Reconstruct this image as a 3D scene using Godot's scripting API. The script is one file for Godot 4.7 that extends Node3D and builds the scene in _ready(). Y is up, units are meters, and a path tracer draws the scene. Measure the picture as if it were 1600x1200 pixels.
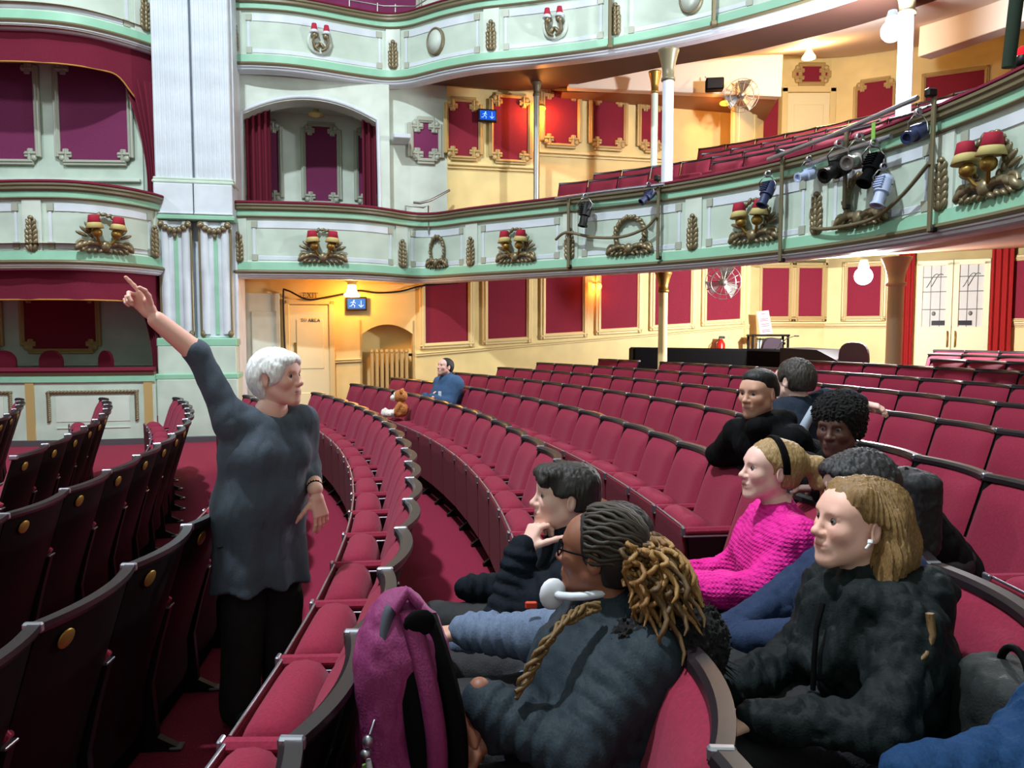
extends Node3D

# ---------------------------------------------------------------- helpers
var M := {}
var taken := {}
var path_low := {}
const ROWX := -14.66      # centre of the curved rows: x, and distance in front of the camera
const ROWD := 2.3
const ORD := ["first", "second", "third", "fourth", "fifth", "sixth", "seventh", "eighth", "ninth", "tenth", "eleventh", "twelfth", "thirteenth", "fourteenth", "fifteenth", "sixteenth", "seventeenth", "eighteenth", "nineteenth", "twentieth", "twenty-first", "twenty-second", "twenty-third", "twenty-fourth"]

func P(x: float, h: float, d: float) -> Vector3:
	return Vector3(x, h, -d)

func stn() -> SurfaceTool:
	var s := SurfaceTool.new()
	s.begin(Mesh.PRIMITIVE_TRIANGLES)
	return s

func q(s: SurfaceTool, a: Vector3, b: Vector3, c: Vector3, d: Vector3) -> void:
	for v in [a, b, c, a, c, d]:
		s.add_vertex(v)

func t3(s: SurfaceTool, a: Vector3, b: Vector3, c: Vector3) -> void:
	s.add_vertex(a); s.add_vertex(b); s.add_vertex(c)

func bx(s: SurfaceTool, T: Transform3D, size: Vector3, bev := 0.0) -> void:
	s.set_smooth_group(-1)
	var e := size * 0.5
	var b := minf(bev, 0.45 * minf(size.x, minf(size.y, size.z)))
	if b <= 0.0:
		var c := []
		for i in 8:
			c.append(T * Vector3(e.x if i & 1 else -e.x, e.y if i & 2 else -e.y, e.z if i & 4 else -e.z))
		for f in [[0, 2, 3, 1], [4, 5, 7, 6], [0, 4, 6, 2], [1, 3, 7, 5], [0, 1, 5, 4], [2, 6, 7, 3]]:
			q(s, c[f[0]], c[f[3]], c[f[2]], c[f[1]])
		return
	var p := {}
	for i in 8:
		var g := Vector3(1 if i & 1 else -1, 1 if i & 2 else -1, 1 if i & 4 else -1)
		for a in 3:
			var v := g * (e - Vector3(b, b, b))
			v[a] = g[a] * e[a]
			p[i * 3 + a] = T * v
	for a in 3:
		var u := (a + 1) % 3
		var w := (a + 2) % 3
		for sg in 2:
			var base := sg << a
			var k := [base, base | (1 << u), base | (1 << u) | (1 << w), base | (1 << w)]
			if sg == 1:
				q(s, p[k[3] * 3 + a], p[k[2] * 3 + a], p[k[1] * 3 + a], p[k[0] * 3 + a])
			else:
				q(s, p[k[0] * 3 + a], p[k[1] * 3 + a], p[k[2] * 3 + a], p[k[3] * 3 + a])
		for su in 2:
			for sw in 2:
				var i0 := (su << u) | (sw << w)
				var i1 := i0 | (1 << a)
				if (su == 1) == (sw == 1):
					q(s, p[i0 * 3 + u], p[i1 * 3 + u], p[i1 * 3 + w], p[i0 * 3 + w])
				else:
					q(s, p[i0 * 3 + w], p[i1 * 3 + w], p[i1 * 3 + u], p[i0 * 3 + u])
	for i in 8:
		var odd := ((i & 1) + ((i >> 1) & 1) + ((i >> 2) & 1)) % 2
		if odd == 1:
			t3(s, p[i * 3 + 2], p[i * 3 + 1], p[i * 3])
		else:
			t3(s, p[i * 3], p[i * 3 + 1], p[i * 3 + 2])

func bar(s: SurfaceTool, a: Vector3, b: Vector3, w: float, h: float, bev := 0.0) -> void:
	var z := (b - a).normalized()
	var up := Vector3.UP if absf(z.y) < 0.95 else Vector3.RIGHT
	var x := up.cross(z).normalized()
	bx(s, Transform3D(Basis(x, z.cross(x), z), (a + b) * 0.5), Vector3(w, h, a.distance_to(b)), bev)

func tube(s: SurfaceTool, pts: Array, rad, n := 8, caps := true) -> void:
	s.set_smooth_group(1)
	var rings := []
	var up := Vector3.UP
	for i in pts.size():
		var t: Vector3 = (pts[mini(i + 1, pts.size() - 1)] - pts[maxi(i - 1, 0)]).normalized()
		if i == 0 and absf(t.dot(up)) > 0.9:
			up = Vector3.RIGHT
		var x := up.cross(t).normalized()
		if x.length() < 0.1:
			x = Vector3.FORWARD.cross(t).normalized()
		var y := t.cross(x)
		up = y
		var r: float = rad[i] if rad is Array else rad
		var ring := []
		for k in n:
			var an := TAU * k / n
			ring.append(pts[i] + (x * cos(an) + y * sin(an)) * r)
		rings.append(ring)
	for i in rings.size() - 1:
		for k in n:
			q(s, rings[i][k], rings[i + 1][k], rings[i + 1][(k + 1) % n], rings[i][(k + 1) % n])
	if caps:
		s.set_smooth_group(2)
		for k in range(1, n - 1):
			t3(s, rings[0][0], rings[0][k], rings[0][k + 1])
			t3(s, rings[-1][0], rings[-1][k + 1], rings[-1][k])

func lathe(s: SurfaceTool, T: Transform3D, prof: Array, n := 16, smooth := true) -> void:
	for i in prof.size() - 1:
		s.set_smooth_group(1 if smooth else (i % 30) + 1)
		for k in n:
			var a := TAU * k / n
			var b := TAU * (k + 1) / n
			var p0: Vector2 = prof[i]
			var p1: Vector2 = prof[i + 1]
			q(s, T * Vector3(p0.x * cos(a), p0.y, p0.x * sin(a)), T * Vector3(p0.x * cos(b), p0.y, p0.x * sin(b)), T * Vector3(p1.x * cos(b), p1.y, p1.x * sin(b)), T * Vector3(p1.x * cos(a), p1.y, p1.x * sin(a)))

func ell(s: SurfaceTool, T: Transform3D, r: Vector3, nu := 10, nv := 6) -> void:
	s.set_smooth_group(1)
	var f := func(i: int, j: int) -> Vector3:
		var th := PI * j / nv
		var ph := TAU * i / nu
		return T * Vector3(r.x * sin(th) * cos(ph), r.y * cos(th), r.z * sin(th) * sin(ph))
	for j in nv:
		for i in nu:
			if j == 0:
				t3(s, f.call(i, 0), f.call(i + 1, 1), f.call(i, 1))
			elif j == nv - 1:
				t3(s, f.call(i, j), f.call(i + 1, j), f.call(i, nv))
			else:
				q(s, f.call(i, j), f.call(i + 1, j), f.call(i + 1, j + 1), f.call(i, j + 1))

func grid(s: SurfaceTool, nu: int, nv: int, f: Callable, grp := 1, flip := false) -> void:
	s.set_smooth_group(grp)
	var pts := []
	for j in nv + 1:
		for i in nu + 1:
			pts.append(f.call(float(i) / nu, float(j) / nv))
	var w := nu + 1
	for j in nv:
		for i in nu:
			var a: int = j * w + i
			if flip:
				q(s, pts[a], pts[a + w], pts[a + w + 1], pts[a + 1])
			else:
				q(s, pts[a], pts[a + 1], pts[a + w + 1], pts[a + w])

func extrude(s: SurfaceTool, T: Transform3D, poly: Array, depth: float, smooth := false) -> void:
	# polygon in local x,y swept along local z, centred
	var pk := PackedVector2Array(poly)
	if Geometry2D.is_polygon_clockwise(pk):
		pk.reverse()
	var n := pk.size()
	s.set_smooth_group(3 if smooth else -1)
	for i in n:
		var a := pk[i]
		var b := pk[(i + 1) % n]
		q(s, T * Vector3(a.x, a.y, -depth / 2), T * Vector3(b.x, b.y, -depth / 2), T * Vector3(b.x, b.y, depth / 2), T * Vector3(a.x, a.y, depth / 2))
	s.set_smooth_group(-1)
	var tri := Geometry2D.triangulate_polygon(pk)
	for i in range(0, tri.size(), 3):
		var a2 := pk[tri[i]]
		var b2 := pk[tri[i + 1]]
		var c2 := pk[tri[i + 2]]
		if (b2 - a2).cross(c2 - a2) < 0.0:
			var tmp := b2
			b2 = c2
			c2 = tmp
		t3(s, T * Vector3(a2.x, a2.y, depth / 2), T * Vector3(c2.x, c2.y, depth / 2), T * Vector3(b2.x, b2.y, depth / 2))
		t3(s, T * Vector3(a2.x, a2.y, -depth / 2), T * Vector3(b2.x, b2.y, -depth / 2), T * Vector3(c2.x, c2.y, -depth / 2))

# a path in plan: points, outward normals (towards the hall), running length
func mkpath(ctrl: Array, step := 0.12, spline := true) -> Dictionary:
	var c := Curve3D.new()
	c.bake_interval = 0.02
	for i in ctrl.size():
		var p: Vector2 = ctrl[i]
		var tan := Vector2.ZERO
		if spline:
			var a: Vector2 = ctrl[maxi(i - 1, 0)]
			var b: Vector2 = ctrl[mini(i + 1, ctrl.size() - 1)]
			tan = (b - a) / 6.0
			if i == 0 or i == ctrl.size() - 1:
				tan = (b - a) / 3.0
		c.add_point(Vector3(p.x, 0, -p.y), Vector3(-tan.x, 0, tan.y), Vector3(tan.x, 0, -tan.y))
	return resample(c, 0.0, c.get_baked_length(), step)

func resample(c: Curve3D, s0: float, s1: float, step: float) -> Dictionary:
	var n := maxi(1, int(ceil((s1 - s0) / step)))
	var d := {"c": c, "p": [], "n": [], "s": [], "L": c.get_baked_length()}
	for i in n + 1:
		var s := lerpf(s0, s1, float(i) / n)
		var p := c.sample_baked(s)
		var t := (c.sample_baked(minf(s + 0.04, d.L)) - c.sample_baked(maxf(s - 0.04, 0.0))).normalized()
		d.p.append(p)
		d.n.append(Vector3(-t.z, 0, t.x))
		d.s.append(s)
	return d

func sub(path: Dictionary, s0: float, s1: float, step := 0.12) -> Dictionary:
	return resample(path.c, maxf(s0, 0.0), minf(s1, path.L), step)

func near_s(path: Dictionary, x: float, d: float) -> float:
	return path.c.get_closest_offset(Vector3(x, 0, -d))

func at_s(path: Dictionary, s: float, h: float, off := 0.0) -> Transform3D:
	var r := resample(path.c, s, s + 0.001, 1.0)
	var n: Vector3 = r.n[0]
	return Transform3D(Basis(Vector3.UP.cross(n).normalized(), Vector3.UP, n), r.p[0] + n * off + Vector3(0, h, 0))

# profile of (out, height) swept along the path; every profile edge is smooth along the path only
func sweep(s: SurfaceTool, path: Dictionary, prof: Array, closed := true, caps := true) -> void:
	var m := prof.size()
	var last := m if closed else m - 1
	for j in last:
		s.set_smooth_group(4 + j % 26)
		var a: Vector2 = prof[j]
		var b: Vector2 = prof[(j + 1) % m]
		for i in path.p.size() - 1:
			q(s, path.p[i] + path.n[i] * a.x + Vector3(0, a.y, 0), path.p[i + 1] + path.n[i + 1] * a.x + Vector3(0, a.y, 0), path.p[i + 1] + path.n[i + 1] * b.x + Vector3(0, b.y, 0), path.p[i] + path.n[i] * b.x + Vector3(0, b.y, 0))
	if caps and closed:
		s.set_smooth_group(-1)
		for e in [0, path.p.size() - 1]:
			var pts := []
			for v in prof:
				pts.append(path.p[e] + path.n[e] * v.x + Vector3(0, v.y, 0))
			var tri := Geometry2D.triangulate_polygon(PackedVector2Array(prof))
			for k in range(0, tri.size(), 3):
				t3(s, pts[tri[k]], pts[tri[k + 1]], pts[tri[k + 2]])

func rect(o0: float, o1: float, h0: float, h1: float) -> Array:
	return [Vector2(o0, h0), Vector2(o1, h0), Vector2(o1, h1), Vector2(o0, h1)]

func commit(s: SurfaceTool) -> ArrayMesh:
	s.generate_normals()
	s.index()
	return s.commit()

func numbered(called: String) -> String:
	if not taken.has(called):
		taken[called] = 0
		return called
	taken[called] += 1
	return "%s_%03d" % [called, taken[called]]

func piece(called: String, mesh: Mesh, mat: Material, parent: Node3D = null) -> MeshInstance3D:
	var o := MeshInstance3D.new()
	o.mesh = mesh
	o.material_override = mat
	if parent == null:
		o.name = numbered(called)
		add_child(o)
	else:
		var k := 0
		var nm := called
		while parent.has_node(NodePath(nm)):
			k += 1
			nm = "%s_%03d" % [called, k]
		o.name = nm
		parent.add_child(o)
	return o

func obj(called: String, s: SurfaceTool, mat: Material, parent: Node3D = null) -> MeshInstance3D:
	return piece(called, commit(s), mat, parent)

func tag(o: Node, label: String, category: String, group := "", kind := "") -> Node:
	o.set_meta("label", label)
	o.set_meta("category", category)
	if group != "":
		o.set_meta("group", group)
	if kind != "":
		o.set_meta("kind", kind)
	return o

func thing(called: String, label: String, category: String, at := Vector3.ZERO, turn := 0.0, group := "", kind := "") -> Node3D:
	var o := Node3D.new()
	o.name = numbered(called)
	add_child(o)
	o.position = at
	o.rotation.y = turn
	tag(o, label, category, group, kind)
	return o

func dup(o: Node3D, label: String, at: Vector3, turn: float) -> Node3D:
	var r: Node3D = o.duplicate()
	var base := String(o.name)
	var rx := RegEx.create_from_string("_\\d{3}$")
	r.name = numbered(rx.sub(base, ""))
	add_child(r)
	r.position = at
	r.rotation.y = turn
	r.set_meta("label", label)
	return r

func noise_tex(freq: float, size: int, seed_: int, lo: float, hi: float, octaves := 3) -> ImageTexture:
	var n := FastNoiseLite.new()
	n.seed = seed_
	n.frequency = freq
	n.fractal_octaves = octaves
	var img := n.get_seamless_image(size, size)
	img.convert(Image.FORMAT_RGB8)
	for y in size:
		for x in size:
			var v := lerpf(lo, hi, img.get_pixel(x, y).r)
			img.set_pixel(x, y, Color(v, v, v))
	return ImageTexture.create_from_image(img)

func normal_tex(freq: float, size: int, seed_: int, strength: float, octaves := 3) -> ImageTexture:
	var n := FastNoiseLite.new()
	n.seed = seed_
	n.frequency = freq
	n.fractal_octaves = octaves
	var img := n.get_seamless_image(size, size)
	img.bump_map_to_normal_map(strength)
	return ImageTexture.create_from_image(img)

func mat(c: Color, rough := 0.7, metal := 0.0, tex: Texture2D = null, nrm: Texture2D = null, scale := 1.0, nscale := 0.5) -> StandardMaterial3D:
	var m := StandardMaterial3D.new()
	m.albedo_color = c
	m.roughness = rough
	m.metallic = metal
	if tex != null:
		m.albedo_texture = tex
	if nrm != null:
		m.normal_enabled = true
		m.normal_texture = nrm
		m.normal_scale = nscale
	if tex != null or nrm != null:
		m.uv1_triplanar = true
		m.uv1_scale = Vector3(scale, scale, scale)
	return m

func glow(c: Color, e: float) -> StandardMaterial3D:
	var m := StandardMaterial3D.new()
	m.albedo_color = c
	m.emission_enabled = true
	m.emission = c
	m.emission_energy_multiplier = e
	return m

func omni(parent: Node3D, at: Vector3, c: Color, e: float, size: float) -> OmniLight3D:
	var l := OmniLight3D.new()
	l.light_color = c
	l.light_energy = e
	l.light_size = size
	l.omni_range = 40.0
	l.omni_attenuation = 2.0
	l.shadow_enabled = true
	l.name = "lamp_light"
	parent.add_child(l)
	l.position = at
	return l

func make_materials() -> void:
	var fine := normal_tex(0.12, 256, 3, 3.0)
	var pile := noise_tex(0.09, 256, 5, 0.80, 1.0, 4)
	var soft := noise_tex(0.012, 256, 8, 0.90, 1.0, 3)
	var carp := noise_tex(0.16, 256, 11, 0.62, 1.0, 4)
	var wood := noise_tex(0.05, 256, 12, 0.6, 1.0, 3)
	M.fine = fine
	M.pile = pile
	M.velvet = mat(Color(0.56, 0.08, 0.22), 0.92, 0.0, pile, fine, 3.0, 0.25)
	M.velvet.rim_enabled = true
	M.velvet.rim = 0.35
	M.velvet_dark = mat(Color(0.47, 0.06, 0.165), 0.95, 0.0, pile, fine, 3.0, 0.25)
	M.drape = mat(Color(0.46, 0.06, 0.19), 0.95, 0.0, pile, fine, 2.0, 0.25)
	M.carpet = mat(Color(0.64, 0.11, 0.27), 1.0, 0.0, carp, fine, 2.5, 0.6)
	M.red_drape = mat(Color(0.66, 0.09, 0.07), 0.95, 0.0, pile, fine, 2.0, 0.25)
	M.wood_dark = mat(Color(0.05, 0.04, 0.042), 0.5, 0.0, wood, null, 1.5)
	M.wood_dark.metallic_specular = 0.25
	M.rim = mat(Color(0.13, 0.10, 0.115), 0.3)
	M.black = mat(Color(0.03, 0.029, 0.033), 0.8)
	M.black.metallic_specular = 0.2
	M.iron = mat(Color(0.05, 0.045, 0.05), 0.5, 0.3)
	M.steel = mat(Color(0.66, 0.66, 0.70), 0.35, 0.9)
	M.brass = mat(Color(0.62, 0.50, 0.24), 0.4, 0.7)
	M.cream = mat(Color(0.78, 0.85, 0.79), 0.55, 0.0, soft, null, 0.6)
	M.pale = mat(Color(0.83, 0.88, 0.83), 0.5, 0.0, soft, null, 0.6)
	M.mint = mat(Color(0.58, 0.80, 0.68), 0.5, 0.0, soft, null, 0.6)
	M.olive = mat(Color(0.43, 0.40, 0.30), 0.45, 0.1)
	M.white = mat(Color(0.85, 0.89, 0.92), 0.5, 0.0, soft, null, 0.6)
	M.column = mat(Color(0.84, 0.78, 0.60), 0.5)
	M.bronze = mat(Color(0.56, 0.51, 0.39), 0.38, 0.45, pile, null, 6.0)
	M.yellow = mat(Color(0.94, 0.85, 0.58), 0.6, 0.0, soft, null, 0.5)
	M.yellow_frame = mat(Color(0.88, 0.80, 0.56), 0.5)
	M.goldframe = mat(Color(0.72, 0.62, 0.40), 0.45, 0.1)
	M.silverframe = mat(Color(0.66, 0.68, 0.62), 0.45, 0.1)
	M.panel = mat(Color(0.55, 0.10, 0.20), 0.9, 0.0, pile, fine, 2.0, 0.3)
	M.panel_mauve = mat(Color(0.50, 0.17, 0.36), 0.9, 0.0, pile, fine, 2.0, 0.3)
	M.soffit = mat(Color(0.30, 0.185, 0.14), 0.7, 0.0, soft, null, 0.4)
	M.soffit_warm = mat(Color(0.62, 0.44, 0.29), 0.6, 0.0, soft, null, 0.4)
	M.ceiling = mat(Color(0.85, 0.80, 0.74), 0.7)
	M.fringe = mat(Color(0.70, 0.50, 0.22), 0.8)
	M.shade_red = mat(Color(0.66, 0.12, 0.22), 0.8)
	M.shade_cream = mat(Color(0.80, 0.74, 0.48), 0.8)
	M.door = mat(Color(0.92, 0.88, 0.70), 0.5)
	M.cable = mat(Color(0.04, 0.035, 0.035), 0.6)
	M.grey_metal = mat(Color(0.62, 0.62, 0.60), 0.35, 0.8)
	M.stone = mat(Color(0.30, 0.28, 0.30), 0.6)
	M.glass = StandardMaterial3D.new()
	M.glass.transparency = BaseMaterial3D.TRANSPARENCY_ALPHA
	M.glass.albedo_color = Color(0.92, 0.95, 0.95, 0.18)
	M.glass.roughness = 0.05

func _ready() -> void:
	# camera
	var cam := Camera3D.new()
	cam.name = "camera"
	add_child(cam)
	cam.position = Vector3(0, 1.68, 0)
	cam.rotation = Vector3(-atan(80.0 / 1180.0), 0, 0)
	cam.fov = rad_to_deg(2.0 * atan(600.0 / 1180.0))
	cam.near = 0.05
	cam.current = true
	# environment
	var we := WorldEnvironment.new()
	we.name = "environment"
	var env := Environment.new()
	env.background_mode = Environment.BG_COLOR
	env.background_color = Color(0.02, 0.02, 0.025)
	env.tonemap_mode = Environment.TONE_MAPPER_LINEAR
	env.tonemap_exposure = 0.68
	env.sdfgi_enabled = true
	env.ssao_enabled = true
	env.ssil_enabled = true
	we.environment = env
	add_child(we)
	make_materials()
	house_and_fill_lights()
	build_shell()
	build_boxes()
	build_tiers()
	build_stalls_wall()
	build_circle_back()
	build_seats()
	build_details()
	build_people()

func flood(label: String, at: Vector3, aim: Vector3, c: Color, e: float, size: float, emit: float) -> void:
	# house flood or added fill light: housing, glowing face and its light
	var o := thing("house_light", label, "light", at)
	o.look_at_from_position(at, aim, Vector3.UP if absf((aim - at).normalized().y) < 0.98 else Vector3.RIGHT)
	var s := stn()
	bx(s, Transform3D(Basis.IDENTITY, Vector3(0, 0, 0.12)), Vector3(size + 0.06, size + 0.06, 0.2), 0.02)
	obj("housing", s, M.iron, o)
	s = stn()
	bx(s, Transform3D(Basis.IDENTITY, Vector3(0, 0, 0.005)), Vector3(size, size, 0.02))
	obj("glowing_face", s, glow(c, emit), o)
	var l := AreaLight3D.new()
	l.name = "lamp_light"
	l.area_size = Vector2(size, size)
	l.light_color = c
	l.light_energy = e
	l.area_range = 40.0
	l.shadow_enabled = true
	o.add_child(l)
	l.position = Vector3(0, 0, -0.02)

func house_and_fill_lights() -> void:
	flood("square working light high over the front rows", P(-3.2, 12.8, 2.6), P(0.0, 0.0, 6.0), Color(0.93, 0.97, 1.0), 265.0, 0.45, 2.0)
	flood("added square fill light on the stage side facing the seats", P(-10.4, 7.6, 4.6), P(2.0, 3.0, 8.0), Color(0.95, 0.97, 1.0), 45.0, 0.5, 2.0)  # unseen fill added to brighten the circle front and seats, housing included
	flood("added broad dim fill light in the middle of the ceiling", P(-2.0, 13.4, 5.0), P(-2.0, 0.0, 5.01), Color(0.95, 0.95, 1.0), 40.0, 2.2, 0.6)  # soft overhead fill, added out of view with an invented housing

# ---------------------------------------------------------------- room
func fl(r: float) -> float:
	var k := [[14.25, 0.0], [15.12, 0.02], [15.99, 0.06], [16.86, 0.13], [17.73, 0.19], [18.6, 0.25], [19.47, 0.315], [20.34, 0.38], [21.2, 0.44], [22.1, 0.48], [23.0, 0.52], [27.0, 0.62]]
	if r <= k[0][0]:
		return 0.0
	for i in k.size() - 1:
		if r <= k[i + 1][0]:
			return lerpf(k[i][1], k[i + 1][1], (r - k[i][0]) / (k[i + 1][0] - k[i][0]))
	return 0.62

func fl_at(x: float, d: float) -> float:
	return fl(Vector2(x - ROWX, d - ROWD).length())

func build_shell() -> void:
	var s := stn()
	grid(s, 70, 52, func(u: float, v: float) -> Vector3:
		var x := lerpf(-12.0, 12.6, u)
		var d := lerpf(17.6, -1.8, v)
		return P(x, fl_at(x, d), d))
	bx(s, Transform3D(Basis.IDENTITY, P(0.3, -0.3, 7.9)), Vector3(24.6, 0.4, 19.4))
	tag(obj("floor", s, M.carpet), "crimson carpeted auditorium floor rising gently to the back", "floor", "", "structure")
	s = stn()
	bx(s, Transform3D(Basis.IDENTITY, P(0.3, 14.0, 7.9)), Vector3(25.0, 0.4, 19.8))
	tag(obj("ceiling", s, M.ceiling), "pale plain auditorium ceiling high above everything", "ceiling", "", "structure")
	s = stn()
	bx(s, Transform3D(Basis.IDENTITY, P(0.3, 6.9, -1.8)), Vector3(25.0, 14.4, 0.4))
	tag(obj("wall_near", s, M.cream), "cream side wall behind the camera", "wall", "", "structure")
	s = stn()
	bx(s, Transform3D(Basis.IDENTITY, P(-12.0, 6.9, 7.9)), Vector3(0.4, 14.4, 19.8))
	tag(obj("wall_stage", s, M.stone), "dark closed curtain wall at the stage end", "wall", "", "structure")
	s = stn()
	bx(s, Transform3D(Basis.IDENTITY, P(12.5, 6.9, 7.9)), Vector3(0.4, 14.4, 19.8))
	tag(obj("wall_rear", s, M.cream), "outer cream wall at the back of the hall", "wall", "", "structure")
	s = stn()
	bx(s, Transform3D(Basis.IDENTITY, P(0.3, 6.9, 17.5)), Vector3(25.0, 14.4, 0.4))
	tag(obj("wall_outer", s, M.cream), "outer cream wall behind the far side wall", "wall", "", "structure")

# the far side wall: w runs along it to the right, o is distance in front of it
func wp(w: float, h: float, o := 0.0) -> Vector3:
	return P(-0.81 + 0.9755 * w + 0.2203 * o, h, 13.9 + 0.2203 * w - 0.9755 * o)

func wbasis() -> Basis:
	var u := Vector3(0.9755, 0, -0.2203)
	return Basis(u, Vector3.UP, u.cross(Vector3.UP))

func wbox(s: SurfaceTool, w0: float, w1: float, h0: float, h1: float, o0: float, o1: float, bev := 0.0) -> void:
	bx(s, Transform3D(wbasis(), wp((w0 + w1) / 2, (h0 + h1) / 2, (o0 + o1) / 2)), Vector3(w1 - w0, h1 - h0, o1 - o0), bev)

# red cloth panel with a moulded frame (and stepped corners in the circle), on any flat wall; T: x along, y up, z out, origin bottom left
func wall_panel(par: Node3D, T: Transform3D, w: float, h: float, cloth: Material, frame: Material, stepped := false, fw := 0.09, sk := 0.0) -> void:
	var s := stn()
	s.set_smooth_group(-1)
	var c := 0.12 if stepped else 0.0
	var m := stn()
	var poly := [Vector2(0, 0), Vector2(w, sk), Vector2(w, h + sk), Vector2(0, h)]
	if stepped:
		poly = [Vector2(c, 0), Vector2(w - c, 0), Vector2(w - c, c), Vector2(w, c), Vector2(w, h - c), Vector2(w - c, h - c), Vector2(w - c, h), Vector2(c, h), Vector2(c, h - c), Vector2(0, h - c), Vector2(0, c), Vector2(c, c)]
	extrude(m, T * Transform3D(Basis.IDENTITY, Vector3(0, 0, 0.01)), poly, 0.02)
	var p := obj("wall_panel", m, cloth, par)
	for i in poly.size():
		var a: Vector2 = poly[i]
		var b: Vector2 = poly[(i + 1) % poly.size()]
		var dir := (b - a).normalized()
		var nrm := Vector2(dir.y, -dir.x)
		var mid := (a + b) / 2 + nrm * fw * 0.5
		var ln := a.distance_to(b) + fw * 2.0
		if stepped and a.distance_to(b) < 0.2:
			ln = a.distance_to(b) + fw
		var ang := dir.angle()
		bx(s, T * Transform3D(Basis(Vector3.BACK, ang), Vector3(mid.x, mid.y, 0.025)), Vector3(ln, fw, 0.05), 0.012)
		bx(s, T * Transform3D(Basis(Vector3.BACK, ang), Vector3(mid.x, mid.y, 0.04) - Vector3(nrm.x, nrm.y, 0) * fw * 0.1), Vector3(ln, fw * 0.4, 0.06), 0.015)
	if stepped:
		for k in [Vector2(0.02, 0.02), Vector2(w - 0.02, 0.02), Vector2(0.02, h - 0.02), Vector2(w - 0.02, h - 0.02)]:
			ell(s, T * Transform3D(Basis.IDENTITY, Vector3(k.x, k.y, 0.04)), Vector3(0.05, 0.05, 0.03), 8, 5)
	obj("panel_frame", s, frame, p)

func wpanel(par: Node3D, w0: float, w1: float, h0: float, h1: float, cloth: Material, frame: Material, stepped := false, fw := 0.09, sk := 0.0, o := 0.0) -> void:
	wall_panel(par, Transform3D(wbasis(), wp(w0, h0, o)), w1 - w0, h1 - h0, cloth, frame, stepped, fw, sk)

const REARWALL := [[4.69, 15.14], [5.10, 15.6], [6.43, 15.6], [7.63, 15.0], [9.15, 14.2], [10.4, 12.9], [11.2, 10.5], [11.3, 7.0], [10.9, 3.0], [10.2, -1.2]]

func rear_T(i: int, along: float, h: float, o := 0.0) -> Transform3D:
	var a := Vector2(REARWALL[i][0], REARWALL[i][1])
	var b := Vector2(REARWALL[i + 1][0], REARWALL[i + 1][1])
	var t := (b - a).normalized()
	var p := a + t * along
	var u := Vector3(t.x, 0, -t.y)
	var n := u.cross(Vector3.UP)
	return Transform3D(Basis(u, Vector3.UP, n), P(p.x, h, p.y) + n * o)

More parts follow.
